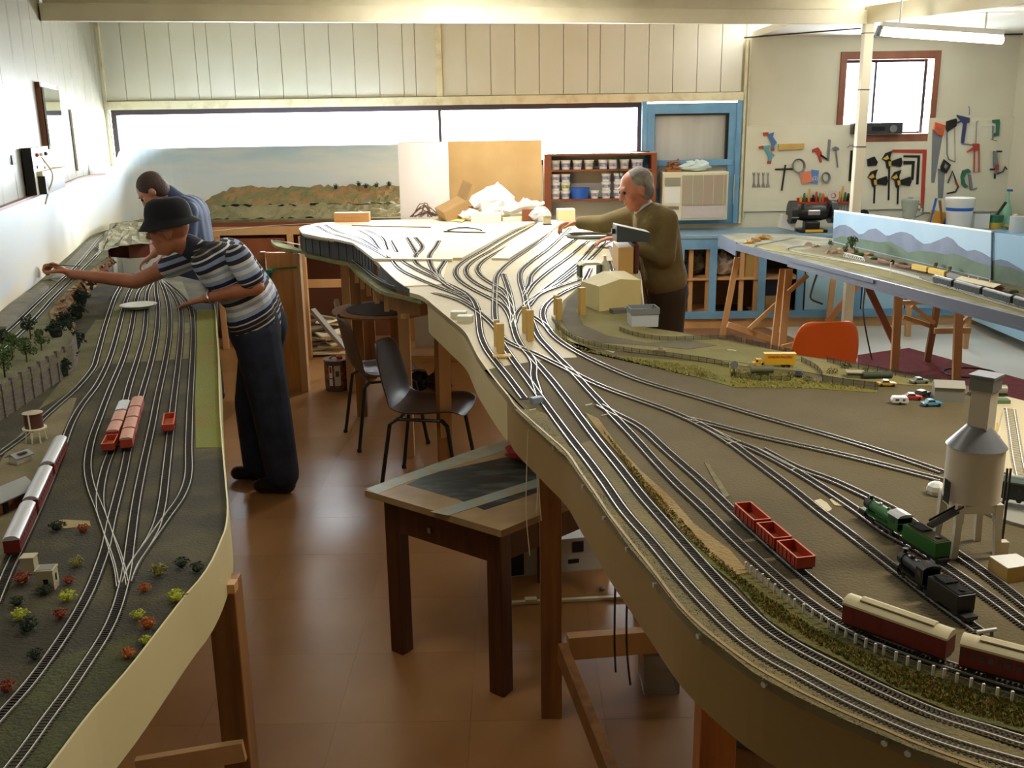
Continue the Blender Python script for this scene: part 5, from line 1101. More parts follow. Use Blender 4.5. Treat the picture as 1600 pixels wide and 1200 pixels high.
def tub(px, zb, label, m, r=.042, h=.075, group='white plastic tubs on the wall shelf', lid=None, band=None, Y=ys_+.06):
    x = atY(px, 300, Y).x; t = thing('plastic_tub', label, 'tub', (x, Y, zb), 0, group)
    MB().lathe((0, 0, 0), [(r*.82, 0), (r, h)], 16).build('body', m, t, smooth=True); MB().lathe((0, 0, h), [(r*1.06, 0), (r*1.06, .008)], 16).build('lid', lid or M_white, t)
    MB().lathe((0, 0, h*.3), [(r*.88, 0), (r*.955, h*.45)], 16, cap=False).build('label_band', band or mat_lb, t)
    return t
mat_lb = mat('pale_label', (196, 196, 208), .5, col2=(120, 124, 160), scale=40); mat_lb2 = mat('blue_label', (84, 92, 150), .5, col2=(190, 190, 214), scale=40); mat_lb3 = mat('yellow_label', (214, 206, 120), .5, col2=(130, 160, 90), scale=30)
ordn = ['leftmost', 'second from the left', 'third from the left', 'fourth from the left', 'fifth from the left', 'sixth from the left', 'seventh from the left', 'eighth from the left']
for i, x in enumerate((868, 884, 902, 920, 942, 957, 975, 995)):
    tub(x, z1, 'white plastic tub on the upper shelf board, %s' % ordn[i], M_white if i % 3 else M_cream, r=.046 if i != 7 else .058, h=.08, band=[mat_lb, mat_lb2, mat_lb][i % 3])
hh = .083
for j, (x, n) in enumerate(((868, 3), (884, 3), (947, 3), (966, 3), (985, 3))):
    for k in range(n):
        nm = ['bottom', 'middle', 'top'][k]; col = ['first', 'second', 'third', 'fourth', 'fifth'][j]
        tub(x, z2+k*(.072+.009), 'plastic tub, %s of the %s stack from the left on the lower shelf board' % (nm, col), M_white, r=.046, h=.07, band=mat_lb3 if (j, k) == (1, 1) else [mat_lb, mat_lb2][(j+k) % 2], group='stacked tubs on the lower shelf board')
tub(929, z2, 'white plastic tub right of the blue tub on the lower shelf board', M_white, r=.042, h=.07)
x = atY(906, 300, ys_+.06).x; t2 = thing('blue_tub', 'bright blue plastic tub on the lower shelf board', 'tub', (x, ys_+.06, z2)); MB().lathe((0, 0, 0), [(.08, 0), (.095, .1), (.088, .1), (.074, .01)], 20).build('body', M_blueP, t2, smooth=True)
MB().lathe((0, 0, .095), [(.098, 0), (.098, .008)], 20, cap=False).build('rim', M_blueP, t2)
p = atY(958, 236, 9.85); o = MB().tube([atY(1015, 237, 9.84), atY(980, 236, 9.84), p, atY(964, 250, 9.82), atY(969, 280, 9.82)], .006, 6).build('black_cable', M_black, smooth=True); tag(o, 'black cable draped over the right half of the wall shelf', 'cable')
# low clutter beneath the shelf on the bench
for (px, py, m, lab) in ((905, 335, M_red, 'small reddish packet under the wall shelf'), (925, 334, mat('packet_dark', (84, 74, 84), .5), 'small dark packet under the wall shelf')):
    q = atY(px, py, 9.7); tag(MB().box((q.x, 9.7, .9+.02), (.09, .06, .035)).build('packet', m), lab, 'packet')
# room cooler
ya = 9.86; p0 = atY(1034, 345, ya); p1 = atY(1139, 268, ya)
t = thing('window_air_conditioner', 'cream window air conditioner with a wide grille set in the blue frame', 'air conditioner', ((p0.x+p1.x)/2, ya, p0.z))
MB().bx(p0.x, p1.x, ya, BW+.1, p0.z, p1.z).build('case', M_cream, t, world=True, bevel=.008)
xg = p0.x+(p1.x-p0.x)*.3; MB().bx(xg, p1.x-.02, ya-.012, ya, p0.z+.15, p1.z-.03).build('grille', mat('grille', (160, 168, 140), .4, col2=(176, 150, 140), scale=3), t, world=True)
for i in range(5): MB().bx(xg+.1+.1*i, xg+.104+.1*i, ya-.016, ya-.012, p0.z+.15, p1.z-.03).build('grille_rib', M_cream, t, world=True)
MB().bx(xg, p1.x-.015, ya-.01, ya, p0.z+.02, p0.z+.14).build('filter_panel', mat('filter', (200, 190, 186), .9, bump=.3), t, world=True)
MB().bx(p0.x+.02, xg-.02, ya-.01, ya, p1.z-.13, p1.z-.05).build('vent', mat('ventd', (150, 148, 130), .5), t, world=True); MB().bx(p0.x+.02, xg-.02, ya-.006, ya, p0.z+.17, p1.z-.14).build('control_flap', M_white, t, world=True); MB().bx(p0.x+.03, xg-.03, ya-.008, ya-.002, p0.z+.11, p0.z+.14).build('badge', M_steel, t, world=True)
zt_ = p1.z; q = atY(1052, 264, 9.95); o = MB(); rnd = random.Random(4)
for i in range(26):
    a1 = Vector((q.x+rnd.uniform(-.07, .07), 9.95+rnd.uniform(-.04, .04), zt_+rnd.uniform(.012, .1))); o.tube([a1, a1+Vector((rnd.uniform(-.06, .06), 0, rnd.uniform(-.03, .03)))], .01, 5)
o.box((q.x, 9.95, zt_+.01), (.14, .1, .02)); o = o.build('cane_bundle', mat('cane', (160, 98, 44), .6)); tag(o, 'brown woven cane bundle on top of the air conditioner', 'bundle')
def crumple(name, label, cat, c, sc, m, seed, n=12, mm=8, amp=.25, parent=None):
    b = MB().sph((0, 0, sc[2]), 1, n, mm, (sc[0], sc[1], sc[2])); rnd = random.Random(seed)
    b.v = [(v[0]*(1+rnd.uniform(-amp, amp)), v[1]*(1+rnd.uniform(-amp, amp)), max(0, v[2]*(1+rnd.uniform(-amp, amp)))) for v in b.v]
    b.v = [(v[0]+c[0], v[1]+c[1], v[2]+c[2]) for v in b.v]; o = b.build(name, m, parent); return tag(o, label, cat) if label else o
q = atY(1088, 264, 9.95); crumple('plastic_bag', 'pale plastic bag lying on top of the air conditioner', 'bag', (q.x, 9.95, zt_), (.15, .09, .05), mat('bag_pale', (206, 222, 220), .3), 3)
# clutter on the yard boards
Zt = ZM+.017
def pz(px, py, z=Zt): return at(px, py, z)
p = atY(551, 348, 7.75); o = cornerbox('wooden_case', (551, 346), 0, 'light brown flat case at the far left end of the white yard boards', 'box', mat('case_brown', (196, 140, 84), .5), (.27, .09, .07), .0, z=Zt)
text('• - - - - - •', (0, -.0462, .035), .03, M_wooddk, o)
M_card = mat('cardboard', (178, 142, 94), .7, col2=(168, 132, 84), scale=5)
c = pz(715, 338); t = thing('cardboard_box', 'open brown cardboard box tipped on its side at the foot of the tan board', 'box', (c.x, 7.8, Zt+.02), .3); t.rotation_euler = (R(8), R(-24), R(20))
MB().box((0, 0, .11), (.2, .2, .005)).box((0, 0, .002), (.2, .2, .005)).box((-.1, 0, .055), (.005, .2, .11)).box((0, .1, .055), (.2, .005, .11)).box((0, -.1, .055), (.2, .005, .11)).build('walls', M_card, t)
MB().box((.15, 0, .16), (.13, .2, .004), Matrix.Rotation(R(-45), 3, 'Y')).build('flap', M_card, t); MB().box((.15, 0, -.0), (.11, .2, .004), Matrix.Rotation(R(15), 3, 'Y')).build('flap', M_card, t)
M_bagw = mat('white_bag', (245, 245, 245), .35)
for i, (px, py, sc, lab) in enumerate(((772, 322, (.16, .1, .12), 'tall white plastic bag right of the tipped cardboard box'), (812, 328, (.17, .1, .07), 'low white plastic bag in the middle of the heap'), (735, 330, (.1, .08, .04), 'crumpled grey-white paper in front of the cardboard box'), (832, 330, (.1, .08, .04), 'small white plastic bag at the right end of the heap'))):
    c = pz(px, 338); crumple('plastic_bag', lab, 'bag', (atY(px, py, 7.85).x, 7.85-.12*(i == 2), Zt), sc, M_bagw, 10+i)
c = atY(760, 330, 7.65); o = MB().box((c.x, 7.6, Zt+.035), (.22, .14, .07), -.1).build('white_carton', mat('cartonw', (236, 232, 214), .5), bevel=.003); tag(o, 'white carton in front of the plastic bags', 'carton')
def sheetpaper(label, pts, m=M_ply, th=.002, nm='card_sheet', dz=0):
    vs = [at(a, b, Zt+h) for a, b, h in pts]; n = len(vs); V = [tuple(v) for v in vs]+[(v.x, v.y, v.z+th) for v in vs]
    o = MB().add(V, [tuple(reversed(range(n))), tuple(range(n, 2*n))]+[(i, (i+1) % n, n+(i+1) % n, n+i) for i in range(n)]).build(nm, m); return tag(o, label, 'sheet')
M_pale = mat('pale_yellow_card', (232, 214, 152), .6)
sheetpaper('yellowish bent card sheet sloping in front of the tipped box', [(690, 328, .05), (745, 326, .06), (722, 347, .004), (684, 343, .004)], M_pale)
sheetpaper('long pale card strip curving right from the sloping sheet', [(745, 326, .06), (785, 327, .05), (742, 332, .04), (722, 347, .004)], M_pale)
sheetpaper('white card offcut lying behind the black flexible curve', [(676, 352, 0), (740, 350, 0), (758, 360, 0), (730, 364, 0), (690, 359, 0)], M_white, nm='card_offcut')
o = MB().tube([pz(700, 361)+Vector((0, 0, .004)), pz(715, 357.5)+Vector((0, 0, .004)), pz(730, 357)+Vector((0, 0, .004)), pz(745, 359)+Vector((0, 0, .004)), pz(752, 361)+Vector((0, 0, .004))], .007, 6).build('flexible_curve', M_black, smooth=True); tag(o, 'black flexible curve rule bowed on the white card', 'rule')
o = MB().bar(pz(694, 362.8)+Vector((0, 0, .005)), pz(758, 364.5)+Vector((0, 0, .005)), .02, .006).build('black_rod', M_black); tag(o, 'straight black strip in front of the flexible curve', 'strip')
o = MB().bar(pz(550, 353)+Vector((0, 0, .004)), pz(673, 356)+Vector((0, 0, .004)), .015, .006).build('dark_batten', M_wooddk); tag(o, 'thin dark batten lying along the far side of the white board', 'batten')
o = MB().bar(pz(725, 345)+Vector((0, 0, .006)), pz(832, 345)+Vector((0, 0, .006)), .05, .012).build('board_offcut', M_plyedge); tag(o, 'long plywood offcut lying along the far edge of the white boards', 'board')
o = MB().bar(atY(774, 327, 7.6), atY(850, 317, 7.7), .03, .02).build('polystyrene_strip', M_white); tag(o, 'long white strip propped over the clutter toward the shelf', 'strip')
for i, (px, py, d, m, lab) in enumerate(((828, 334, (.12, .08, .09), M_shelf, 'small brown box under the end of the white strip'), (884, 336, (.13, .1, .09), mat('cartonc', (232, 216, 172), .5), 'cream carton beyond the outstretched hand'), (805, 338, (.2, .08, .03), M_ply, 'low pale box in front of the brown one'))):
    cornerbox('carton', (px, 345), 0, lab, 'carton', m, d, .1*i, z=Zt)
q = pz(846, 349, ZM+.01); crumple('clear_wrap', 'crumpled clear wrapping around the little signal box', 'wrapping', (q.x, q.y+.1, ZM+.012), (.08, .06, .05), mat('clear_wrap', (225, 230, 236), .15, alpha=.6), 31)
t = thing('model_signal_box', 'little cream model hut with dark base where the tracks leave the board', 'model building', (pz(855, 350).x, pz(855, 350).y, ZM+.012), .2); MB().box((0, 0, .035), (.05, .04, .06)).build('walls', M_crm, t); MB().box((0, 0, .004), (.06, .05, .008)).build('base', M_dkdk, t); MB().extr([(-.03, 0), (0, .016), (.03, 0)], (0, -.025, .065), (0, .025, .065)).build('roof', M_trim, t)
b = MB(); rnd = random.Random(9)
for i in range(14):
    a1 = pz(640+rnd.uniform(0, 30), 341)+Vector((0, rnd.uniform(-.05, .1), .01)); a3 = pz(672+rnd.uniform(0, 22), 341)+Vector((0, rnd.uniform(-.05, .1), .01)); m_ = (a1+a3)/2+Vector((0, 0, rnd.uniform(.03, .12))); b.tube(smoothline([a1, m_, a3], .03), .004, 5)
o = b.build('wire_tangle', mat('brown_wire', (110, 82, 56), .5), smooth=True); tag(o, 'tangle of brown wires arching at the foot of the white glare sheet', 'wires', kind='stuff')
# grey cable coil by the older man's hands
b = MB(); cc = pz(925, 371, ZM+.02); rnd = random.Random(3)
for k in range(6):
    pts = [cc+Vector((.16*math.cos(a)*(1+.08*math.sin(k+a)), .13*math.sin(a)*(1+.1*math.cos(k*2+a)), .003*k+.004)) for a in [i*math.pi/10 for i in range(20)]]; b.tube(pts, .004, 5, closed=True)
o = b.build('cable_coil', mat('grey_cable', (120, 122, 108), .5), smooth=True); tag(o, 'loose coil of grey cable on the board in front of the older man', 'cable')
# ---------- left wall fittings ----------
def onwall(px, py, off=.02):
    d = ray(px, py); # X + .283 Y + 1.09 - off = 0
    tt_ = (-1.09+off)/(d.x+.283*d.y); return Vector((d.x*tt_, d.y*tt_, CAMH+d.z*tt_))
def wallrect(px, off, th):
    p = onwall(*px, off); return p
wd = Vector((-.283, 1, 0)).normalized(); wn = Vector((1, .283, 0)).normalized()
a = onwall(66, 127); b = onwall(97, 240); 
yA, yB = a.y, b.y
t = thing('framed_mirror', 'narrow mirror in a reddish wooden frame hanging on the left wall', 'mirror', onwall(80, 235, .03)); z0, z1 = onwall(80, 240).z, onwall(80, 133).z; pA = onwall(68, 180, .03); pB = onwall(96, 180, .03)
for (u0, u1, za, zb_) in ((pA, pA.lerp(pB, .12), z0, z1), (pB.lerp(pA, .12), pB, z0, z1), (pA, pB, z0, z0+.04), (pA, pB, z1-.04, z1)):
    MB().ribbon([(u0.x, u0.y), (u1.x, u1.y)], za, zb_, .03).build('frame', M_woodred, t, world=True)
MB().ribbon([(pA.x+.012, pA.y+.02), (pB.x+.012, pB.y-.02)], z0+.03, z1-.03, .01).build('glass', mat('mirror_glass', (205, 210, 208), .06, metal=1), t, world=True)
pA = onwall(115, 200, .02); pB = onwall(127, 200, .02); o = MB().ribbon([(pA.x, pA.y), (pB.x, pB.y)], onwall(120, 268).z, onwall(120, 172).z, .015).build('picture_board', M_wall); tag(o, 'thin pale board standing against the far left wall', 'board')
p = onwall(20, 250, .01); tag(MB().box(p, (.01, .03, .05)).build('wall_hook', M_grey, bevel=.002), 'small grey hook on the left wall near the picture edge', 'hook')
pA = onwall(53, 260, .06); pB = onwall(78, 258, .06); z0, z1 = 1.615, onwall(60, 230, .06).z
t = thing('control_panel', 'cream control panel with black sockets standing on the left wall ledge', 'control panel', (pA.x, pA.y, z0)); MB().ribbon([(pA.x, pA.y), (pB.x, pB.y)], z0, z1, .05).build('case', M_cream, t, world=True)
dA = (pB-pA).normalized(); 
MB().ribbon([(pA.x-dA.x*.02, pA.y-dA.y*.02), (pA.x, pA.y)], z0, z1, .05).build('side', M_dkdk, t, world=True)
for k, (u, v) in enumerate(((.25, .55), (.25, .4), (.7, .5), (.7, .65))):
    c = pA.lerp(pB, u); MB().ribbon([(c.x+wn.x*.002-dA.x*.05, c.y-dA.y*.05), (c.x+wn.x*.002+dA.x*.05, c.y+dA.y*.05)], z0+(z1-z0)*v, z0+(z1-z0)*v+.016, -.004).build('socket', M_black, t, world=True)
for k, (u, m_) in enumerate(((.2, M_red), (.45, M_white), (.75, M_dkdk))):
    c = pA.lerp(pB, u); MB().sph((c.x+.006, c.y, z0+(z1-z0)*.84), .012, 8, 5).build('switch', m_, t, world=True)
c = pA.lerp(pB, .3); MB().tube(smoothline([Vector((c.x+.02, c.y, z0+.2)), Vector((c.x+.05, c.y+.05, z0+.1)), Vector((c.x+.04, c.y-.02, z0-.0)), Vector((c.x+.03, c.y-.05, z0-.06))], .02), .005, 6).build('lead', M_cream, t, world=True)
pA = onwall(70, 275, .1); pB = onwall(100, 270, .1); z0 = 1.613; o = MB().ribbon([(pA.x, pA.y), (pB.x, pB.y)], z0, z0+.1, .08).build('black_speaker', M_black); tag(o, 'low black speaker box on the left wall ledge below the mirror', 'speaker')
MB().ribbon([(pA.x-.01, pA.y), (pB.x+.03, pB.y)], z0+.1, z0+.125, .085).build('lid', M_cream, o, world=True)
# ================= WORKSHOP BENCH AND TOOL WALL =================
BY = 9.45; ZB = .9
t = thing('workshop_bench', 'long pale blue workshop bench with open cubbyholes and cupboard doors along the back wall', 'bench', (3, 9.7, 0))
MB().bx(.25, 4.95, BY-.03, BW-.03, ZB-.03, ZB).build('worktop', mat('bench_blue_top', (140, 172, 196), .4, col2=(124, 156, 180), scale=3), t, world=True, bevel=.004)
MB().bx(.25, 4.6, BY-.02, BY, ZB-.13, ZB-.03).build('apron', M_blue, t, world=True)
MB().bx(.25, 4.9, BY, BY+.02, .0, .1).build('plinth', M_wood, t, world=True)
MB().bx(.25, 4.9, BY-.03, BY-.01, .1, .17).build('bottom_rail', M_blue, t, world=True)
def bX(px): return atY(px, 430, BY).x
for px in (1062, 1113, 1190, 1250, 1340, 1425, 1500): MB().bx(bX(px)-.035, bX(px)+.035, BY-.03, BY-.005, .1, ZB-.1).build('stile', M_blue, t, world=True)
MB().bx(.25, bX(1250), BY, BW-.03, .47, .49).build('inner_shelf', M_wood, t, world=True); MB().bx(.25, bX(1250), BY, BW-.03, .12, .14).build('inner_shelf', M_wood, t, world=True)
for px in (1080, 1107, 1160, 1183): MB().bx(bX(px)-.02, bX(px)+.02, BY+.02, BY+.06, .12, ZB-.05).build('inner_post', M_wood, t, world=True)
MB().bx(.25, 4.9, BW-.06, BW-.05, 0, ZB-.03).build('back_sheet', mat('bench_back', (120, 104, 92), .8), t, world=True)
for i, (x0, x1) in enumerate(((1254, 1336), (1344, 1421), (1429, 1497))):
    MB().bx(bX(x0)+.03, bX(x1)-.03, BY-.012, BY+.0, .17, ZB-.13).build('door', M_bluelt, t, world=True, bevel=.003)
# return bench
t2 = thing('return_bench', 'pale blue side bench returning toward the camera along the right wall', 'bench', (4.9, 8.7, 0))
MB().prism([(4.3, 8.0), (5.3, 8.0), (5.05, BY-.05), (4.3, BY-.05)], ZB-.05, ZB).build('worktop', M_blue, t2, world=True); MB().bx(4.35, 4.38, 8.05, BY-.08, .1, ZB-.05).build('side_panel', M_bluelt, t2, world=True)
# things in the cubbyholes
p = (bX(1085), 9.7, .49); crumple('dry_brush_heap', 'heap of grey-green dried twigs in the upper left cubbyhole', 'twigs', p, (.15, .1, .1), mat('twigs', (104, 98, 74), .9, bump=1, bscale=80), 41, 16, 10, .35)
crumple('blue_bag', 'blue plastic bag in the corner of the upper left cubbyhole', 'bag', (bX(1066)+.02, 9.58, .49), (.06, .08, .06), mat('bagblue', (40, 80, 170), .4), 42)
crumple('pale_rag_heap', 'heap of pale rags and sheeting in the upper middle cubbyhole', 'rags', (bX(1134), 9.64, .49), (.13, .11, .1), mat('rag', (186, 176, 164), .8), 43, 16, 10, .3)
cornerbox('tan_carton', (1170, 428), 9.7, 'tan carton at the right of the pale rags', 'carton', mat('cart3', (178, 150, 90), .7), (.16, .2, .22), z=.49) if False else tag(MB().bx(bX(1161), bX(1182), 9.5, 9.75, .491, .72).build('tan_carton', mat('cart3', (178, 150, 90), .7)), 'tan carton at the right of the pale rags', 'carton')
tag(MB().bx(bX(1200), bX(1236), 9.5, 9.9, .145, .3).build('low_carton', mat('cart4', (176, 140, 90), .7)), 'brown carton on the bottom shelf of the right cubbyhole', 'carton')
tag(MB().bx(bX(1198), bX(1238), 9.52, 9.9, .302, .46).build('dark_crate', mat('navycrate', (24, 34, 64), .6)), 'dark navy crate stacked on the brown carton under the bench', 'crate')
tag(MB().bx(bX(1125), bX(1175), 9.5, 9.8, .145, .17).build('dark_tray', M_dkdk), 'flat dark tray on the bottom shelf of the middle cubbyhole', 'tray')
# ---- tool boards ----
TY = BW-.03
def TA(x, y, Y=TY-.015): return atY(1160+x/6.667, 190+y/6.667, Y)
def TB(x, y, Y=TY-.015): return atY(1340+x/5.715, 150+y/5.715, Y)
def pegboard(name, px0, px1, label):
    a = atY(px0[0], px0[1], TY); b = atY(px1[0], px1[1], TY)
    o = MB().bx(a.x, b.x, TY, BW-.004, b.z, a.z).build(name, mat('board_white', (226, 223, 204), .55, col2=(216, 212, 190), scale=2), bevel=.002); return tag(o, label, 'tool board')
pegboard('tool_board', (1167, 197), (1341, 328), 'left white tool board with clamps and screwdriver rack')
pegboard('tool_board', (1345, 222), (1450, 326), 'middle white tool board below the small window')
pegboard('tool_board', (1452, 184), (1569, 330), 'right white tool board holding saws and G clamps')
MTK = {'k': M_dkdk, 'y': mat('tool_yellow', (208, 170, 70), .5), 'o': mat('tool_orange', (222, 88, 40), .4), 'b': mat('tool_blue', (72, 116, 170), .4), 't': mat('tool_teal', (98, 156, 170), .4), 'r': mat('tool_red', (176, 60, 44), .45), 's': M_steel, 'g': mat('tool_green', (40, 110, 84), .4), 'g2': mat('tool_lightgreen', (110, 160, 90), .4), 'w': M_blk, 'gr': mat('tool_grey', (120, 124, 132), .4), 'n': mat('tool_navy', (50, 60, 110), .4), 'pb': mat('packet_blue', (90, 140, 200), .5), 'po': mat('note_orange', (226, 132, 100), .6)}
def flat(T, pts, m, parent, name, th=.014, y=0):
    P = [T(*p) for p in pts]; Y0 = TY-.002-y; n = len(P)
    V = [(v.x, Y0, v.z) for v in P]+[(v.x, Y0-th, v.z) for v in P]
    return MB().add(V, [tuple(range(n)), tuple(reversed(range(n, 2*n)))]+[(i, n+i, n+(i+1) % n, (i+1) % n) for i in range(n)]).build(name, MTK[m], parent, world=True)
def wire(T, pts, m, parent, name, r=.004, y=.012, closed=False):
    P = [T(*p) for p in pts]; Q = [Vector((v.x, TY-y, v.z)) for v in P]
    return MB().tube(Q, r, 6, closed=closed).build(name, MTK[m], parent, world=True, smooth=True)
def tool(name, label, cat, T, x, y, group=None):
    p = T(x, y); return thing(name, label, cat, (p.x, TY-.002, p.z), 0, group)
t = tool('spring_clamp', 'blue trigger clamp at the top left of the left tool board', 'clamp', TA, 300, 200)
flat(TA, [(260, 135), (330, 110), (320, 160), (360, 220), (335, 250), (330, 290), (305, 290), (305, 230), (280, 180)], 'b', t, 'body'); flat(TA, [(215, 115), (270, 110), (275, 140), (225, 150)], 'r', t, 'handle_tip', .016); flat(TA, [(300, 275), (335, 280), (330, 308), (305, 305)], 'r', t, 'jaw_pad', .016)
t = tool('spring_clamp', 'teal trigger clamp just below the blue one', 'clamp', TA, 260, 340)
flat(TA, [(210, 255), (290, 245), (280, 300), (335, 350), (310, 370), (300, 430), (270, 425), (270, 360), (235, 300)], 't', t, 'body'); flat(TA, [(170, 262), (215, 250), (220, 280), (180, 285)], 'r', t, 'handle_tip', .016); flat(TA, [(265, 410), (303, 415), (295, 442), (262, 438)], 'r', t, 'jaw_pad', .016)
t = tool('sanding_block', 'long yellow wooden block on the left tool board', 'wood block', TA, 500, 260); flat(TA, [(375, 235), (640, 228), (635, 285), (370, 298)], 'w', t, 'block', .03)
t = tool('try_square', 'black T-shaped square hanging on the left tool board', 'square', TA, 430, 580); flat(TA, [(345, 490), (535, 485), (535, 502), (345, 506)], 'k', t, 'head', .01); flat(TA, [(440, 450), (457, 450), (417, 720), (402, 718)], 'k', t, 'blade', .006, .01)
for i, (x, y, r1, r2, lab) in enumerate(((585, 460, 55, 65, 'larger coil of grey wire on the left tool board'), (868, 580, 32, 45, 'smaller coil of grey wire right of the blue packet'))):
    t = tool('wire_coil', lab, 'wire coil', TA, x, y)
    for k in range(4): wire(TA, [(x+(r1+k*4)*math.cos(a), y+(r2+k*3)*math.sin(a)) for a in [i_*math.pi/8 for i_ in range(16)]], 'gr', t, 'loop', .004, .01+.006*k, True)
t = tool('sticky_note', 'orange square note pinned on the left tool board', 'note', TA, 665, 580); flat(TA, [(598, 540), (708, 512), (735, 620), (625, 652)], 'po', t, 'paper', .002, .02)
t = tool('blister_packet', 'blue and white packet beside the orange note', 'packet', TA, 760, 580); flat(TA, [(720, 500), (800, 510), (785, 655), (710, 640)], 'pb', t, 'card', .003, .004); text('(2)', (0, -.012, -.01), .05, M_white, t)
for i, x in enumerate((122, 170, 220, 268)):
    t = tool('spanner', 'small steel spanner on the left tool board, %s of four' % ['first', 'second', 'third', 'last'][i], 'spanner', TA, x, 600, 'steel spanners in a row'); flat(TA, [(x-12, 525), (x-5, 540), (x+5, 540), (x+12, 525), (x+14, 550), (x+6, 565), (x+7, 640), (x+18, 665), (x+16, 690), (x, 675), (x-16, 690), (x-18, 665), (x-7, 640), (x-6, 565), (x-14, 550)], 's', t, 'shaft', .006)
t = tool('grip_pliers', 'red and black grip pliers on the left tool board', 'pliers', TA, 790, 340); flat(TA, [(730, 290), (790, 268), (830, 330), (815, 350), (830, 420), (812, 430), (785, 350), (760, 310), (730, 322)], 'r', t, 'red_handle'); flat(TA, [(815, 335), (885, 385), (885, 405), (810, 355)], 'k', t, 'black_handle', .012, .004)
t = tool('folded_rule', 'dark grey folding rule standing upright on the left tool board', 'rule', TA, 905, 300); flat(TA, [(900, 185), (922, 190), (905, 410), (880, 405)], 'gr', t, 'blade')
t = tool('tack_hammer', 'small grey hammer hanging right of the folding rule', 'hammer', TA, 980, 370); flat(TA, [(940, 275), (970, 258), (1005, 275), (1005, 292), (945, 298)], 'gr', t, 'head', .02); flat(TA, [(968, 295), (982, 295), (1000, 480), (988, 480)], 'gr', t, 'handle')
t = tool('hand_files', 'bundle of brown handled files hanging beside the post', 'files', TA, 1160, 450); flat(TA, [(1130, 300), (1150, 300), (1140, 620), (1108, 618)], 'k', t, 'file'); flat(TA, [(1150, 330), (1180, 330), (1165, 625), (1130, 622)], 'w', t, 'file', .02); flat(TA, [(1185, 330), (1215, 330), (1200, 630), (1160, 628)], 'y', t, 'file', .02); wire(TA, [(1090, 270), (1110, 240), (1160, 240), (1200, 265), (1220, 300)], 's', t, 'hanger', .006, .02)
# screwdriver rack
a = TA(570, 795); b = TA(1185, 845)
t = thing('screwdriver_rack', 'red plastic screwdriver rack crowded with screwdrivers above the bench grinder', 'tool rack', ((a.x+b.x)/2, TY-.03, b.z)); MB().bx(a.x, b.x, TY-.08, TY, b.z, b.z+.018).build('shelf', MTK['r'], t, world=True); MB().bx(a.x, b.x, TY-.004, TY, b.z, a.z).build('back_strip', MTK['r'], t, world=True)
rnd = random.Random(8); hcols = ['y', 'g', 'w', 'k', 'r', 'g2', 'o', 'y', 'w', 'g', 'k', 'y']
xs_ = [600, 635, 685, 730, 760, 800, 830, 1000, 1030, 1060, 1090, 1110, 1140, 1165]
for i, x in enumerate(xs_):
    q = TA(x, 800); h = [.06, .09, .13, .07, .1, .09, .08, .1, .15, .09, .08, .07, .06, .05][i]
    td = thing('screwdriver', 'screwdriver with %s handle in the red rack, place %s from the left' % ({'y': 'yellow', 'g': 'green', 'w': 'pale wooden', 'k': 'black', 'r': 'red', 'g2': 'light green', 'o': 'orange'}[hcols[i % 12]], ['one', 'two', 'three', 'four', 'five', 'six', 'seven', 'eight', 'nine', 'ten', 'eleven', 'twelve', 'thirteen', 'fourteen'][i]), 'screwdriver', (q.x, TY-.045, b.z+.018), 0, 'screwdrivers in the red rack')
    MB().lathe((0, 0, 0), [(.01, 0), (.013, h*.3), (.012, h*.8), (.007, h)], 8).build('handle', MTK[hcols[i % 12]], td, smooth=True); MB().cyl((0, 0, 0), (0, 0, -.1), .004, n=6).build('blade', M_steel, td)
q = TA(915, 765); tp = thing('tape_roll', 'roll of pale masking tape leaning on the screwdriver rack', 'tape', (q.x, TY-.11, q.z)); MB().lathe((0, 0, 0), [(.026, -.012), (.055, -.012), (.055, .012), (.026, .012), (.026, -.012)], 24, cap=False, ax='Y').build('tape', mat('tape', (206, 196, 190), .5), tp, smooth=True); MB().lathe((0, 0, 0), [(.02, -.011), (.026, -.011), (.026, .011), (.02, .011), (.02, -.011)], 20, cap=False, ax='Y').build('core', mat('core', (190, 110, 100), .5), tp)
# bench grinder
g0 = atY(1268, 357, 9.6); t = thing('bench_grinder', 'black bench grinder with yellow base front standing on the blue bench', 'bench grinder', (g0.x, 9.62, ZB))
MB().lathe((0, 0, .18), [(.02, -.16), (.06, -.15), (.075, -.08), (.075, .08), (.06, .15), (.02, .16)], 20, ax='X').build('motor', M_dkdk, t, smooth=True); MB().box((0, -.06, .19), (.12, .04, .05)).build('chrome_plate', M_steel, t, bevel=.01)
for s in (-1, 1):
    MB().lathe((s*.19, 0, .19), [(.02, -.03), (.11, -.028), (.11, .028), (.02, .03)], 22, ax='X').build('wheel_guard', mat('guard', (30, 30, 32), .35), t, smooth=True); MB().lathe((s*.19, -.0, .19), [(.02, -.012), (.1, -.012), (.1, .012), (.02, .012)], 22, ax='X').build('grinding_wheel', M_grey, t)
    MB().box((s*.19, -.12, .15), (.06, .04, .008)).build('tool_rest', M_steel, t); MB().box((s*.12, -.1, .25), (.02, .02, .06)).build('spark_arm', M_dkdk, t)
MB().box((0, 0, .06), (.14, .12, .08)).build('pedestal', M_dkdk, t, bevel=.01); MB().box((0, -.02, .015), (.26, .18, .03)).build('base', M_dkdk, t, bevel=.006); MB().box((0, -.115, .02), (.17, .008, .026)).build('yellow_front', M_yellow, t, bevel=.003)
q = atY(1227, 345, 9.7); t = thing('white_dispenser', 'white angular box with round hole left of the bench grinder', 'dispenser', (q.x, 9.7, ZB), .2); t.rotation_euler = (0, R(12), 0); MB().box((0, 0, .09), (.15, .08, .13)).build('body', M_white, t, bevel=.004); MB().lathe((0, -.041, .11), [(.02, -.003), (.02, .003)], 16, ax='Y').build('round_hole', M_grey, t)
t = tool('', '', '', TB, 0, 0) if False else None
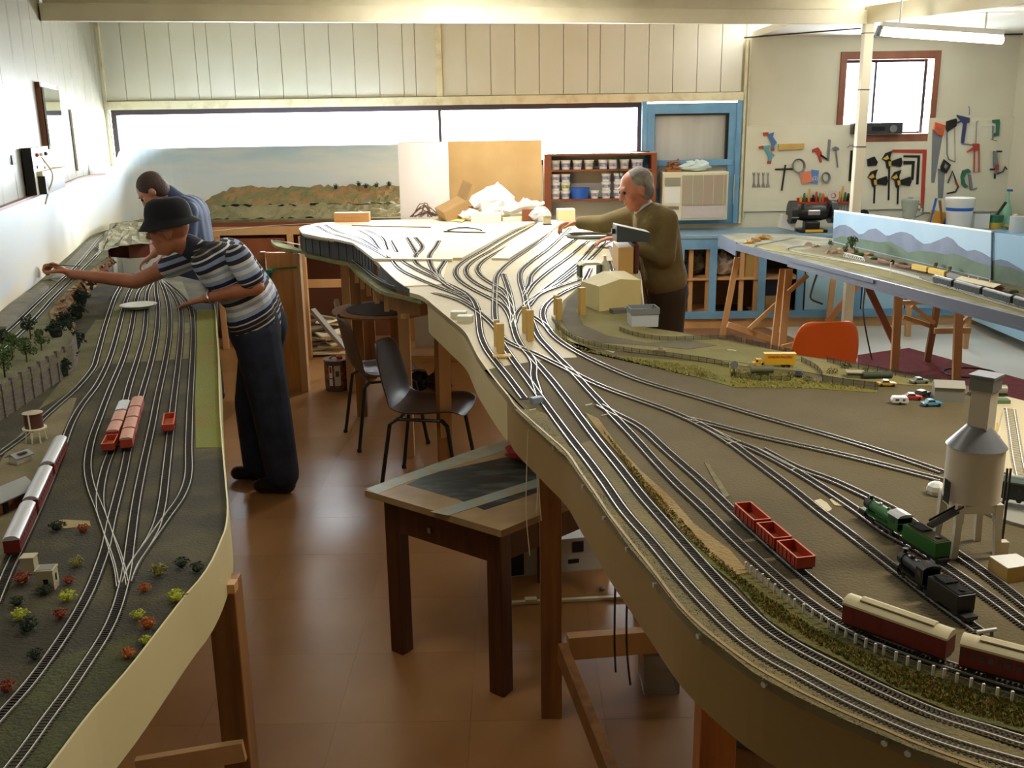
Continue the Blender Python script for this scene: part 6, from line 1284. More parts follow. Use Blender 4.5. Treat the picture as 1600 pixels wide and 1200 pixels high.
# trigger clamps on the middle board
def qclamp(x, y, blen, label):
    t = tool('trigger_clamp', label, 'clamp', TB, x, y, 'black and yellow trigger clamps')
    flat(TB, [(x-70, y-40), (x-40, y-90), (x+20, y-110), (x+5, y-70), (x+0, y-40), (x+15, y), (x-10, y+60), (x-30, y+40), (x-40, y-15)], 'k', t, 'jaw', .02)
    flat(TB, [(x+15, y-20), (x+100, y-50), (x+110, y-5), (x+95, y+35), (x+15, y+20)], 'k', t, 'trigger', .02)
    flat(TB, [(x-68, y-40), (x-25, y-72), (x-12, y-40), (x-40, y-28)], 'y', t, 'yellow_pad', .024); flat(TB, [(x-18, y-15), (x+8, y-18), (x+8, y+25), (x-12, y+30)], 'y', t, 'yellow_grip', .024)
    flat(TB, [(x-12, y+20), (x+4, y+20), (x-4, y+blen), (x-18, y+blen)], 'k', t, 'bar', .008)
qclamp(290, 600, 330, 'highest of the black and yellow trigger clamps'); qclamp(160, 765, 195, 'lower left black and yellow trigger clamp beside the post'); qclamp(370, 770, 195, 'lower right black and yellow trigger clamp by the squares')
t = tool('trigger_clamp', 'black trigger clamp half hidden behind the post', 'clamp', TB, 130, 585); flat(TB, [(85, 565), (150, 540), (180, 590), (165, 620), (90, 625)], 'k', t, 'trigger', .02)
t = tool('framing_square', 'big red angle square around the black ones', 'square', TB, 600, 700); flat(TB, [(315, 478), (620, 478), (620, 510), (595, 1000), (565, 1000), (585, 512), (315, 505)], 'r', t, 'blade', .006)
t = tool('framing_square', 'outer black angle square inside the red one', 'square', TB, 545, 650); flat(TB, [(412, 530), (562, 530), (548, 790), (525, 790), (538, 552), (412, 548)], 'k', t, 'blade', .006)
t = tool('framing_square', 'inner black angle square, smallest of the three', 'square', TB, 495, 650); flat(TB, [(412, 580), (515, 580), (502, 750), (480, 750), (488, 612), (412, 612)], 'k', t, 'blade', .006)
t = tool('hand_saw', 'steel hand saw with bright orange handle on the right tool board', 'saw', TB, 720, 400); flat(TB, [(672, 295), (765, 345), (690, 775), (662, 775)], 'gr', t, 'blade', .003); flat(TB, [(690, 232), (782, 262), (762, 355), (718, 345), (682, 300)], 'o', t, 'handle', .02, .003); flat(TB, [(705, 268), (750, 290), (745, 315), (705, 290)], 'gr', t, 'grip_hole', .001, .024)
t = tool('hacksaw', 'large hacksaw with black handle next to the orange saw', 'saw', TB, 830, 400)
flat(TB, [(795, 225), (880, 200), (888, 225), (880, 270), (830, 300), (800, 325), (790, 290)], 'k', t, 'handle', .02); wire(TB, [(798, 310), (800, 520), (815, 565), (868, 588)], 'gr', t, 'frame', .006); wire(TB, [(868, 280), (872, 590)], 'gr', t, 'blade', .003)
t = tool('bar_clamp', 'navy bar clamp hanging from a hook on the right tool board', 'clamp', TB, 960, 300); flat(TB, [(888, 168), (1000, 195), (995, 240), (975, 240), (950, 420), (925, 420), (945, 245), (890, 185)], 'n', t, 'frame', .02); wire(TB, [(880, 245), (935, 218)], 'n', t, 'handle', .008); wire(TB, [(930, 425), (1045, 440)], 'gr', t, 'screw', .006); wire(TB, [(990, 90), (1002, 110), (998, 170)], 'gr', t, 'hook', .004)
t = tool('caulking_gun', 'red wire caulking gun on the right tool board', 'caulking gun', TB, 1060, 550); wire(TB, [(1045, 470), (1040, 680), (1085, 680), (1085, 430)], 'r', t, 'frame', .007); flat(TB, [(1030, 425), (1080, 425), (1082, 480), (1045, 480)], 'r', t, 'body', .025); flat(TB, [(1035, 455), (1045, 468), (985, 500), (975, 495)], 'r', t, 'trigger', .02); wire(TB, [(1058, 430), (1062, 235), (1078, 222)], 'gr', t, 'rod', .004)
t = tool('g_clamp', 'dark green G clamp at the top right of the right tool board', 'clamp', TB, 1240, 280); flat(TB, [(1205, 215), (1265, 208), (1270, 230), (1262, 355), (1225, 360), (1222, 335), (1240, 330), (1242, 240), (1210, 240)], 'g', t, 'frame', .02); wire(TB, [(1210, 265), (1208, 390)], 'gr', t, 'screw', .007); wire(TB, [(1190, 385), (1245, 402)], 'gr', t, 'tommy_bar', .004)
t = tool('g_clamp', 'large green G clamp low on the right tool board', 'clamp', TB, 970, 740); flat(TB, [(1005, 662), (985, 650), (940, 665), (922, 720), (930, 790), (960, 820), (985, 810), (960, 780), (950, 730), (970, 690), (1008, 685)], 'g', t, 'frame', .022); flat(TB, [(990, 702), (1012, 700), (1028, 835), (1005, 840)], 'gr', t, 'screw', .02); wire(TB, [(1005, 838), (1068, 822)], 'gr', t, 'tommy_bar', .005)
t = tool('jigsaw_clamp', 'red and grey hand drill brace at the right edge of the right tool board', 'hand drill', TB, 1240, 620); flat(TB, [(1212, 492), (1235, 490), (1250, 600), (1255, 680), (1230, 690), (1212, 600)], 'gr', t, 'body', .03); flat(TB, [(1225, 610), (1255, 612), (1252, 662), (1222, 660)], 'r', t, 'red_panel', .034); wire(TB, [(1240, 495), (1290, 495)], 'k', t, 'side_handle', .009); wire(TB, [(1250, 695), (1300, 675), (1320, 630), (1335, 655)], 'k', t, 'crank', .007); wire(TB, [(1185, 655), (1225, 655)], 'k', t, 'knob', .009); wire(TB, [(1228, 690), (1226, 740)], 'k', t, 'chuck', .008)
t = tool('tenon_saw', 'dark tenon saw with black handle low on the right tool board', 'saw', TB, 760, 780); flat(TB, [(722, 650), (785, 655), (765, 915), (722, 912)], 'gr', t, 'blade', .004); flat(TB, [(770, 565), (832, 615), (790, 690), (745, 670), (740, 630)], 'k', t, 'handle', .02, .004); flat(TB, [(778, 600), (805, 622), (785, 655), (765, 635)], 'gr', t, 'grip_hole', .001, .025)
t = tool('coping_saw', 'small black coping saw right of the tenon saw', 'saw', TB, 850, 760); wire(TB, [(805, 780), (848, 670), (880, 760), (900, 810), (875, 855), (800, 870)], 'k', t, 'frame', .008); wire(TB, [(875, 755), (893, 800)], 'r', t, 'handle', .01)
# radio on the window sill
a = atY(1345, 192, BW-.03); b = atY(1404, 210, BW-.03); t = thing('radio_cassette', 'black radio cassette player on the sill of the small window', 'radio', ((a.x+b.x)/2, BW-.05, b.z)); MB().bx(a.x-.1, b.x, BW-.13, BW+.0, Z0+.082, a.z).build('case', mat('radio_grey', (52, 54, 58), .4), t, world=True, bevel=.005)
q = atY(1396, 201, BW-.13); MB().lathe((q.x, BW-.131, q.z), [(.035, -.004), (.035, .002)], 18, ax='Y').build('speaker', M_grey, t, world=True); q = atY(1370, 201, BW-.13); MB().bx(q.x-.05, q.x+.08, BW-.134, BW-.13, q.z-.02, q.z+.02).build('tape_door', M_dkdk, t, world=True)
# things on the bench right of the post
q = atY(1421, 330, 9.75); t = thing('blender_jug', 'clear glass blender jug with handle on the blue bench', 'jug', (q.x, 9.75, ZB)); MB().lathe((0, 0, 0), [(.07, 0), (.075, .02), (.06, .07), (.045, .08)], 20).build('base', M_cream, t, smooth=True); MB().lathe((0, 0, .08), [(.055, 0), (.085, .19)], 20, cap=False).build('jug', mat('jug_glass', (176, 186, 172), .1, alpha=.65), t, smooth=True); MB().lathe((0, 0, .27), [(.088, 0), (.085, .015), (.02, .02), (.02, .035)], 20).build('lid', mat('jug_lid', (150, 158, 150), .3), t, smooth=True); MB().tube([(.08, 0, .24), (.13, 0, .22), (.13, 0, .14), (.065, 0, .11)], .008, 6).build('handle', M_grey, t, smooth=True)
q = atY(1497, 350, 9.6); t = thing('paint_bucket', 'big white plastic bucket with blue band on the bench', 'bucket', (q.x, 9.6, ZB)); MB().lathe((0, 0, 0), [(.108, 0), (.125, .24), (.13, .25), (.13, .285)], 28).build('body', M_white, t, smooth=True); MB().lathe((0, 0, .285), [(.134, 0), (.134, .02), (.11, .024)], 28).build('lid', M_white, t, smooth=True); MB().lathe((0, 0, .185), [(.1215, 0), (.1245, .03)], 28, cap=False).build('blue_band', M_blueP, t)
q = atY(1533, 345, 9.65); t = thing('white_tub', 'square white tub right of the big bucket', 'tub', (q.x, 9.7, ZB)); MB().box((0, 0, .075), (.15, .14, .15)).build('body', M_white, t, bevel=.006); MB().box((0, 0, .155), (.155, .145, .01)).build('lid', M_grey, t)
q = atY(1558, 345, 9.65); t = thing('green_tub', 'green and yellow round tub with a dark handle sticking out', 'tub', (q.x, 9.68, ZB)); MB().lathe((0, 0, 0), [(.06, 0), (.065, .06)], 16).build('lower_band', MTK['y'], t, smooth=True); MB().lathe((0, 0, .06), [(.065, 0), (.068, .07)], 16).build('upper_band', MTK['g'], t, smooth=True); MB().bar((0, 0, .12), (.08, 0, .25), .03, .015).build('handle', M_dkdk, t)
q = atY(1572, 345, 9.65); tag(MB().lathe((q.x+.03, 9.55, ZB), [(.06, 0), (.085, .03), (.08, .045)], 18).build('straw_bowl', mat('bowl_olive', (150, 132, 72), .6), smooth=True), 'shallow olive bowl at the right end of the bench', 'bowl')
q = atY(1590, 350, 9.3); t = thing('clear_jar', 'cloudy plastic jar at the right picture edge of the bench', 'jar', (q.x, 9.3, ZB)); MB().lathe((0, 0, 0), [(.07, 0), (.07, .15)], 18).build('body', mat('cloudy', (206, 208, 206), .3, alpha=.8), t, smooth=True); MB().lathe((-.03, 0, .15), [(.02, 0), (.02, .02)], 12).build('cap', M_cream, t)
q = atY(1585, 320, 9.75); t = thing('green_spray_bottle', 'pale green spray bottle in the far right corner of the bench', 'bottle', (q.x-.02, 9.85, ZB)); MB().lathe((0, 0, 0), [(.045, 0), (.045, .16), (.015, .27), (.012, .34)], 14).build('body', mat('mint', (150, 206, 180), .3), t, smooth=True); MB().box((0, -.02, .35), (.03, .06, .02)).build('nozzle', M_blueP, t)
q = atY(1462, 335, 9.7); t = thing('yellow_scoop', 'ochre plastic scoop bin with blue and wooden handles on the bench', 'bin', (q.x, 9.68, ZB)); MB().box((0, 0, .09), (.12, .1, .17), Matrix.Rotation(.25, 3, 'Y')).build('bin', mat('ochre', (196, 140, 40), .5), t, bevel=.006); MB().bar((.05, -.06, .01), (.0, -.04, .28), .02, .015).build('wooden_handle', M_wooddk, t); MB().bar((-.08, -.04, 0), (-.03, -.03, .3), .02, .01).build('blue_handle', M_blueP, t); MB().box((.09, -.03, .06), (.05, .05, .12)).build('blue_side', M_blueP, t)
for i, (px, w_, h, m, lab) in enumerate(((1395, .12, .07, M_cream, 'low cream tub left of the blender jug'), (1362, .1, .05, M_white, 'small white dish beside the post on the bench'), (1436, .1, .08, M_cream, 'cream tub right of the blender jug'))):
    q = atY(px, 340, 9.7); t = thing('low_tub', lab, 'tub', (q.x, 9.68, ZB), 0, 'low tubs on the bench'); MB().lathe((0, 0, 0), [(w_*.45, 0), (w_*.5, h)], 16).build('body', m, t, smooth=True); MB().lathe((0, 0, h), [(w_*.52, 0), (w_*.52, .006)], 16).build('rim', m, t)
q = atY(1355, 330, 9.7); t = thing('desk_fan', 'little dark fan with chrome rim beside the post', 'fan', (q.x, 9.8, ZB+.05)); MB().lathe((0, 0, .09), [(.02, -.01), (.05, -.02), (.05, .02), (.02, .01)], 16, ax='Y').build('head', M_dkdk, t, smooth=True); MB().bar((0, 0, -.05), (0, 0, .05), .015, .015).build('stem', M_steel, t)
# ================= PORTABLE LAYOUT ON TRESTLES =================
ZG = .97
M_gfas = mat('grey_fascia', (96, 103, 116), .45, col2=(88, 95, 108), scale=2)
GL = thing('portable_railway_layout', 'narrow portable model railway with grey fascia standing on pine trestles at the right', 'model railway', tuple(at(1400, 440, ZG)[:2])+(0,))
fr = [at(a, b, ZG) for a, b in ((1123, 367), (1151, 381), (1640, 506))]
bk = [at(a, b, ZG) for a, b in ((1158, 364), (1240, 366), (1301, 372), (1640, 452))]
poly = [(p.x, p.y) for p in fr]+[(p.x, p.y) for p in reversed(bk)]
M_gtop = mat('portable_scenery', (146, 146, 128), .9, col2=(118, 112, 84), scale=6, bump=.5, bscale=100)
MB().prism(poly, ZG-.02, ZG-.001).build('baseboard', M_gtop, GL, world=True)
d = fr[2]-fr[1]; L_ = d.length; d.normalize(); nn = Vector((d.y, -d.x, 0))
if nn.y > 0: nn = -nn
MB().bar(fr[0]+Vector((0, 0, -.045)), fr[1]+Vector((0, 0, -.045)), .012, .11).build('end_board', M_gfas, GL, world=True)
MB().bar(fr[1]+Vector((0, 0, -.026)), fr[2]+Vector((0, 0, -.026)), .015, .056).build('fascia', M_gfas, GL, world=True)
MB().bar(fr[1]+d*.9+nn*.012+Vector((0, 0, -.058)), fr[2]+nn*.012+Vector((0, 0, -.058)), .02, .014).build('lower_rail', M_gfas, GL, world=True)
MB().bar(fr[1]+d*.9+nn*.012+Vector((0, 0, -.015)), fr[1]+d*2.0+nn*.012+Vector((0, 0, -.015)), .012, .02).build('slide_rail', M_gfas, GL, world=True)
for u in (0, .02): pass
for px, py in ((1123, 380), (1146, 384)): p = atY(px, py, fr[0].y); MB().box(fr[0]+Vector((.02 if px < 1130 else .25, -.03 if px < 1130 else -.15, -.035)), (.04, .02, .02)).build('latch', M_steel, GL, world=True)
# scenery strips
def gp(px, py, z=ZG): return at(px, py, z)
MB().prism(P2([(1160, 383), (1300, 412), (1640, 500), (1640, 492), (1310, 402), (1200, 382)], ZG), ZG-.001, ZG+.001).build('grass_strip', M_grass, GL, world=True)
MB().prism(P2([(1250, 392), (1330, 405), (1500, 440), (1640, 478), (1640, 456), (1480, 425), (1330, 392), (1280, 385)], ZG), ZG-.0005, ZG+.0015).build('ballast_strip', mat('ballast_brown', (120, 106, 76), .9, col2=(98, 88, 62), scale=9), GL, world=True)
for k, pts in enumerate(([(1240, 372), (1200, 380), (1180, 386), (1260, 400), (1350, 414), (1450, 440), (1540, 468), (1640, 498)], [(1300, 384), (1260, 384), (1230, 390), (1300, 404), (1400, 424), (1470, 444), (1560, 470), (1640, 492)], [(1340, 398), (1400, 412), (1480, 432), (1560, 452), (1640, 474)])):
    track(GL, pts, ZG+.0015, pitch=.02)
hg = MB(); rnd = random.Random(6)
crumple('rock_mound', '', '', tuple(gp(1195, 376)), (.14, .07, .04), mat('ochre_rock', (190, 150, 92), .9, col2=(150, 110, 60), scale=10, bump=.8), 61, 14, 8, .3, parent=None) if False else None
b = MB(); 
for px, py, s_ in ((1190, 374, .05), (1180, 377, .04), (1170, 380, .04), (1198, 372, .04)):
    p = gp(px, py); b.sph(p, s_, 9, 6, (1.3, .8, .7))
b.v = [(v[0]+rnd.uniform(-.008, .008), v[1]+rnd.uniform(-.008, .008), v[2]+rnd.uniform(-.008, .008)) for v in b.v]; b.build('rock_mound', mat('ochre_rock', (190, 150, 92), .9, col2=(150, 110, 60), scale=10, bump=.8), GL, world=True)
b = MB()
for px, py, s_ in ((1262, 383, .035), (1275, 386, .03), (1300, 396, .04), (1330, 396, .05), (1352, 400, .05), (1316, 392, .04)):
    b.sph(gp(px, py), s_, 9, 6, (1.3, .8, .6))
b.v = [(v[0]+rnd.uniform(-.008, .008), v[1]+rnd.uniform(-.008, .008), v[2]+rnd.uniform(-.008, .008)) for v in b.v]; b.build('rock_cutting', mat('pinkish_rock', (186, 160, 134), .9, col2=(140, 106, 66), scale=12, bump=.8), GL, world=True)['kind'] = 'stuff'
# white girder bridge
t = thing('model_bridge', 'little white lattice girder bridge on the portable layout', 'model bridge', gp(1335, 405)); a = gp(1320, 402)-gp(1335, 405); b_ = gp(1351, 409)-gp(1335, 405)
g = MB()
for s in (0, 1):
    off = Vector((.0, .04*s, 0))
    g.bar(a+off, b_+off, .003, .003).bar(a+off+Vector((.01, 0, .03)), b_+off+Vector((-.01, 0, .03)), .003, .003)
    for i in range(6):
        u = a.lerp(b_, i/5)+off; v = a.lerp(b_, min(1, (i+.5)/5))+off+Vector((0, 0, .03)); g.bar(u, v, .0025, .0025)
        if i < 5: g.bar(v, a.lerp(b_, (i+1)/5)+off, .0025, .0025)
g.build('girders', M_white, t)
# backdrop board with painted mountains
A0 = at(1301, 378, ZG); B0 = at(1549, 438, ZG); dB = (B0-A0); LB = dB.length; dB.normalize(); nB = Vector((dB.y, -dB.x, 0)); nB = nB if nB.y < 0 else -nB
def onB(px, py, off=0.0):
    dd = ray(px, py); P0 = A0+nB*off; tt_ = nB.dot(P0-Vector((0, 0, CAMH)))/nB.dot(dd); return Vector((0, 0, CAMH))+dd*tt_
hB = onB(1304, 331).z-ZG
t = thing('mountain_backdrop', 'light blue board painted with grey mountains and green hills behind the portable layout', 'backdrop', A0)
def bsheet(px, name, m, off, th=.006, par=None):
    P = [onB(a, b, off) for a, b in px]; n = len(P); V = [tuple(v) for v in P]+[tuple(v-nB*th) for v in P]
    return MB().add(V, [tuple(range(n)), tuple(reversed(range(n, 2*n)))]+[(i, n+i, n+(i+1) % n, (i+1) % n) for i in range(n)]).build(name, m, par or t, world=True)
M_bsky = mat('backdrop_sky', (136, 170, 194), .5, col2=(156, 184, 202), scale=2)
bsheet([(1301, 378), (1303, 329), (1549, 362), (1547, 437)], 'sky_panel', M_bsky, 0, .012)
bsheet([(1303, 328), (1549, 361), (1549, 363.5), (1303, 330.5)], 'top_edge', M_white, .002, .016)
def cr(x, y): return (1250+x/4.571, 280+y/4.571)
mts = [(235, 355), (280, 330), (320, 325), (360, 345), (420, 395), (450, 390), (490, 360), (540, 352), (575, 375), (610, 402), (640, 402), (680, 385), (720, 375), (760, 382), (800, 400), (830, 430), (880, 462), (930, 458), (990, 435), (1050, 410), (1090, 430), (1130, 475), (1190, 512), (1250, 505), (1300, 525), (1362, 562)]
bsheet([cr(*p) for p in mts]+[(1548, 436), (1302, 377)], 'painted_mountains', mat('mountain_grey', (84, 94, 116), .6, col2=(108, 118, 138), scale=5), .0018, .0015)
hills = [(235, 425), (300, 405), (360, 420), (450, 430), (560, 450), (640, 445), (700, 480), (770, 525), (850, 510), (950, 520), (1050, 540), (1100, 530), (1180, 560), (1250, 590), (1362, 625)]
bsheet([cr(*p) for p in hills]+[(1548, 436), (1302, 377)], 'painted_hills', mat('hill_green', (98, 116, 92), .7, col2=(82, 100, 74), scale=5), .0036, .0015)
t2 = thing('backdrop_extension', 'second painted backdrop panel running out of the picture at the right', 'backdrop', B0)
bsheet([(1547, 437), (1540, 362), (1640, 374), (1640, 462)], 'sky_panel', mat('backdrop_sky2', (118, 156, 178), .5), -.012, .012, t2)
bsheet([cr(*p) for p in ((1310, 560), (1362, 585), (1430, 572), (1480, 585), (1540, 620), (1600, 655), (1760, 700))]+[(1640, 460), (1547, 436)], 'painted_mountains', mat('mountain_grey2', (76, 86, 106), .6), -.010, .0015, t2)
bsheet([cr(*p) for p in ((1310, 620), (1400, 610), (1500, 630), (1600, 670), (1760, 720))]+[(1640, 461), (1547, 437)], 'painted_hills', mat('hill_green2', (76, 94, 68), .7, col2=(60, 78, 52), scale=8), -.008, .0015, t2)
# trains on the portable layout
M_carr = mat('dark_train', (36, 42, 38), .35); M_carrr = mat('grey_train_roof', (96, 100, 100), .3)
for i, (a, b, lab) in enumerate((((1460, 443), (1489, 451), 'dark green carriage leading the passenger train on the portable layout'), ((1493, 452), (1534, 463), 'dark green carriage second in the passenger train on the portable layout'), ((1538, 464), (1582, 477), 'dark green carriage third in the passenger train on the portable layout'), ((1586, 478), (1630, 491), 'dark green carriage cut by the right picture edge on the portable layout'))):
    c, rz, L = seg(a, b, ZG+.002); coach('dark_carriage', lab, c, rz, L, body=M_carr, roof=M_carrr, clere=False, wins=6, group='dark carriages on the portable layout', H=.04)
M_yel = mat('wagon_yellow', (216, 180, 66), .5)
for a, b, lab in (((1427, 423), (1450, 428), 'yellow covered wagon, farther of the two on the portable layout'), ((1453, 429), (1478, 435), 'yellow covered wagon, nearer of the two on the portable layout')):
    c, rz, L = seg(a, b, ZG+.002); t = thing('yellow_wagon', lab, 'model wagon', (c.x, c.y, c.z+ZR), rz, 'yellow wagons'); MB().box((0, 0, .022), (L, .034, .028)).build('body', M_yel, t, bevel=.001); MB().extr([(-.018, 0), (-.01, .005), (.01, .005), (.018, 0)], (-L/2, 0, .036), (L/2, 0, .036)).build('roof', M_yel, t); MB().box((0, 0, .006), (L*.95, .026, .006)).build('underframe', M_wheel, t); text('~ ~ ~', (0, -.0176, .024), .012, M_dkdk, t)
for a, b, lab in (((1372, 411), (1393, 415), 'brown flat wagon, farther of the two ahead of the yellow ones'), ((1399, 417), (1424, 422), 'brown flat wagon, nearer of the two ahead of the yellow ones')):
    c, rz, L = seg(a, b, ZG+.002); t = thing('flat_wagon', lab, 'model wagon', (c.x, c.y, c.z+ZR), rz, 'brown flat wagons'); MB().box((0, 0, .012), (L, .03, .01)).build('deck', mat('flat_brown', (136, 72, 48), .6), t); bogies(t, L)
c, rz, L = seg((1482, 436), (1504, 442), ZG+.002); t = thing('grey_wagon', 'grey rounded wagon behind the dark passenger train', 'model wagon', (c.x, c.y, c.z+ZR), rz); MB().extr([(-.016, 0), (-.016, .016), (-.006, .024), (.006, .024), (.016, .016), (.016, 0)], (-L/2, 0, .012), (L/2, 0, .012)).build('body', M_grey, t); MB().box((0, 0, .007), (L, .028, .008)).build('underframe', mat('frame_red', (120, 56, 40), .6), t)
# station building
c, rz, L = seg((1508, 448), (1570, 462), ZG+.0015)
t = thing('platform_building', 'long model station with cream roof and red walls behind the dark train', 'model building', (c.x, c.y+.06, ZG+.0015), rz); MB().box((0, 0, .018), (L*.9, .06, .036)).build('walls', mat('wall_redbrown', (120, 52, 40), .7), t); MB().extr([(-.045, -.002), (0, .014), (.045, -.002), (.045, .002), (0, .018), (-.045, .002)], (-L/2, 0, .038), (L/2, 0, .038)).build('roof', mat('station_cream', (206, 196, 160), .6), t)
for x in (-.1, -.02, .08): MB().box((x, 0, .058), (.012, .01, .018)).build('chimney', mat('chim', (196, 150, 130), .7), t)
c, rz, L = seg((1445, 436), (1462, 442), ZG+.0015); tag(MB().box(c+Vector((0, .0, .006)), (L+.05, .05, .012), rz).build('model_platform', M_conc), 'short pale platform ahead of the dark train', 'model platform')
for px, py, h, lab in ((1391, 431, .075, 'thin pale signal post beside the grass strip'), (1393, 413, .03, 'tiny dark hut behind the signal post')):
    p = gp(px, py, ZG+.001)
    if h > .05: tag(MB().tube([p, p+Vector((0, 0, h))], .0025, 6).box(p+Vector((0, 0, h)), (.012, .004, .02)).build('signal_post', M_white), lab, 'signal')
    else: t = thing('tiny_hut', lab, 'model building', p); MB().box((0, 0, .012), (.03, .022, .024)).build('walls', M_dkgreen, t); MB().extr([(-.018, 0), (0, .01), (.018, 0)], (0, -.014, .024), (0, .014, .024)).build('roof', M_dkdk, t)
for i, (px, py, h, lab) in enumerate(((1331, 396, .12, 'tallest green tree in front of the painted mountains'), (1320, 398, .06, 'bushy small tree left of the tallest on the portable layout'), (1298, 387, .06, 'small tree at the left end of the mountain backdrop'), (1337, 400, .05, 'low tree just right of the tallest on the portable layout'))):
    mtree(lab, px, py, ZG, h, h*.35, SM['green'], 90+i, 'trees on the portable layout')
for px, py, lab in ((1461, 414, 'tiny dark round water tank by the painted hills'), (1483, 420, 'tiny pale round tank by the painted hills')):
    p = gp(px, py+5, ZG); t = thing('tiny_tank', lab, 'water tank', p); MB().lathe((0, 0, .015), [(.014, 0), (.014, .022)], 12).build('tank', M_wooddk if 'dark' in lab else M_conc, t, smooth=True)
    MB().bx(-.008, -.004, -.002, .002, 0, .015).bx(.004, .008, -.002, .002, 0, .015).build('leg', M_black, t)
b = MB()
for i in range(12):
    p = gp(1345+i*22, 401+i*5.3, ZG); b.sph(p+Vector((0, .02, .008)), .02+.01*(i % 3 == 0), 7, 5, (1.4, .8, .7))
o = b.build('hedge', SM['green'], GL, world=True); o['kind'] = 'stuff'
p = gp(1287, 409); MB().box(p+nn*.01+Vector((0, 0, -.01)), (.07, .03, .015), math.atan2(d.y, d.x)).build('clip', M_grey, GL, world=True)
c = fr[1]+d*(L_*.62)+nn*.03
q1 = at(1530, 470, ZG-.05); t = thing('card_channel', 'bent brown card piece stuck on the front of the grey fascia', 'card', q1+nn*.03, math.atan2(d.y, d.x)); MB().box((-.02, 0, 0), (.06, .03, .05)).build('block', mat('rustcard', (150, 92, 60), .7), t); MB().box((.14, 0, -.012), (.28, .02, .03)).build('card_strip', mat('tan_strip', (190, 156, 112), .7), t)
# trestles
def tl(px, py, z): return at(px, py, z)
def bars(name, label, cat, items, group=None):
    f0 = None
    for it in items:
        if it[0] == 'leg': f0 = at(it[1][0], it[1][1], 0); break
    t = thing(name, label, cat, (f0.x, f0.y, 0), 0, group); prevF = None
    for it in items:
        kind, a, bb, w_ = it[:4]; m = it[4] if len(it) > 4 else M_wood
        if kind == 'leg':   # a: foot px, bb: top px
            F_ = at(a[0], a[1], 0); T_ = atY(bb[0], bb[1], F_.y-.0); T_.z = min(T_.z, ZG-.09)
            p0, p1 = F_, T_
        else:
            y_ = it[5]; p0 = atY(a[0], a[1], y_); p1 = atY(bb[0], bb[1], y_)
        MB().bar(p0, p1, w_, .03, up=(0, 1, 0)).build(kind, m, t, world=True)
    return t
ya = at(1128, 528, 0).y; yb = at(1215, 549, 0).y
bars('trestle', 'pine trestle under the far left end of the portable layout', 'trestle', [('leg', (1128, 528), (1152, 402), .05), ('leg', (1208, 549), (1223, 420), .05), ('rung', (1137, 507), (1208, 531), .05, M_wood, (ya+yb)/2), ('brace', (1170, 514), (1214, 474), .035, M_wood, (ya+yb)/2-.04)])
bars('trestle', 'pine trestle frame with slanting brace left of the orange chair', 'trestle', [('leg', (1221, 551), (1233, 420), .06), ('rung', (1222, 542), (1258, 533), .035, M_wood, yb-.1), ('brace', (1232, 456), (1262, 430), .035, M_wood, yb-.1)])
yc = at(1293, 520, 0).y
bars('trestle', 'pine trestle with crossing braces behind the orange chair', 'trestle', [('leg', (1293, 515), (1302, 434), .05), ('brace', (1293, 503), (1340, 446), .05, mat('orange_pine2', (196, 128, 78), .5), yc-.15)])
yd = at(1400, 580, 0).y
bars('trestle', 'tall pine trestle standing on the edge of the dark red rug', 'trestle', [('leg', (1397, 582), (1404, 460), .06), ('brace', (1356, 448), (1402, 545), .05, mat('red_pine', (130, 72, 54), .5), yd+.1)])
ye = at(1458, 565, 0).y
bars('trestle', 'pine saw-horse trestle right of the rug with two cross rails', 'trestle', [('leg', (1448, 566), (1465, 475), .05, mat('brown_pine', (140, 92, 60), .6)), ('leg', (1418, 526), (1420, 474), .05), ('leg', (1494, 600), (1498, 485), .06), ('leg', (1508, 545), (1514, 492), .04), ('rung', (1410, 473), (1450, 472), .035, M_wood, ye-.1), ('rung', (1411, 495), (1462, 512), .035, M_wood, ye), ('rung', (1460, 517), (1516, 516), .045, M_wood, ye-.2), ('brace', (1425, 478), (1460, 505), .03, M_wood, ye-.05), ('brace', (1503, 505), (1520, 490), .03, M_wood, ye-.2)])  # one leg in a darker brown pine
bars('trestle', 'narrow pine leg with bolt under the portable layout left of the crossing braces', 'trestle', [('leg', (1291, 505), (1302, 430), .045)])if False else None
q = at(1500, 520, .0)
# cables
o = MB().tube(smoothline([at(1352, 448, .85), atY(1340, 470, 6.4)*0+at(1350, 500, .4), at(1362, 560, .02), at(1372, 585, .01)], .05), .006, 6).build('black_cable', M_black, smooth=True); tag(o, 'black cable hanging from the portable layout beside the orange chair', 'cable')
o = MB().tube(smoothline([at(1276, 430, .86), at(1268, 455, .7), at(1268, 468, .6), at(1285, 475, .55)], .04), .008, 6).build('black_lead', M_black, smooth=True); tag(o, 'short black lead with plug hanging in front of the cupboard door', 'cable')
# rug, hose ring, orange chair
M_rug = mat('maroon_rug', (104, 22, 26), .95, col2=(80, 14, 18), scale=20, bump=.5)
o = MB().prism(P2([(1340, 556), (1395, 548), (1420, 545), (1700, 622), (1700, 700), (1340, 640)], 0.004), .004, .012).build('maroon_rug', M_rug); tag(o, 'dark maroon rug on the floor beyond the main layout', 'rug')
cR = at(1515, 582, .018); o = MB().tube([cR+Vector((.2*math.cos(a), .16*math.sin(a), 0)) for a in [i*math.pi/14 for i in range(28)]], .006, 6, closed=True).build('hose_ring', M_black, smooth=True); tag(o, 'black ring of hose lying across the maroon rug', 'hose')
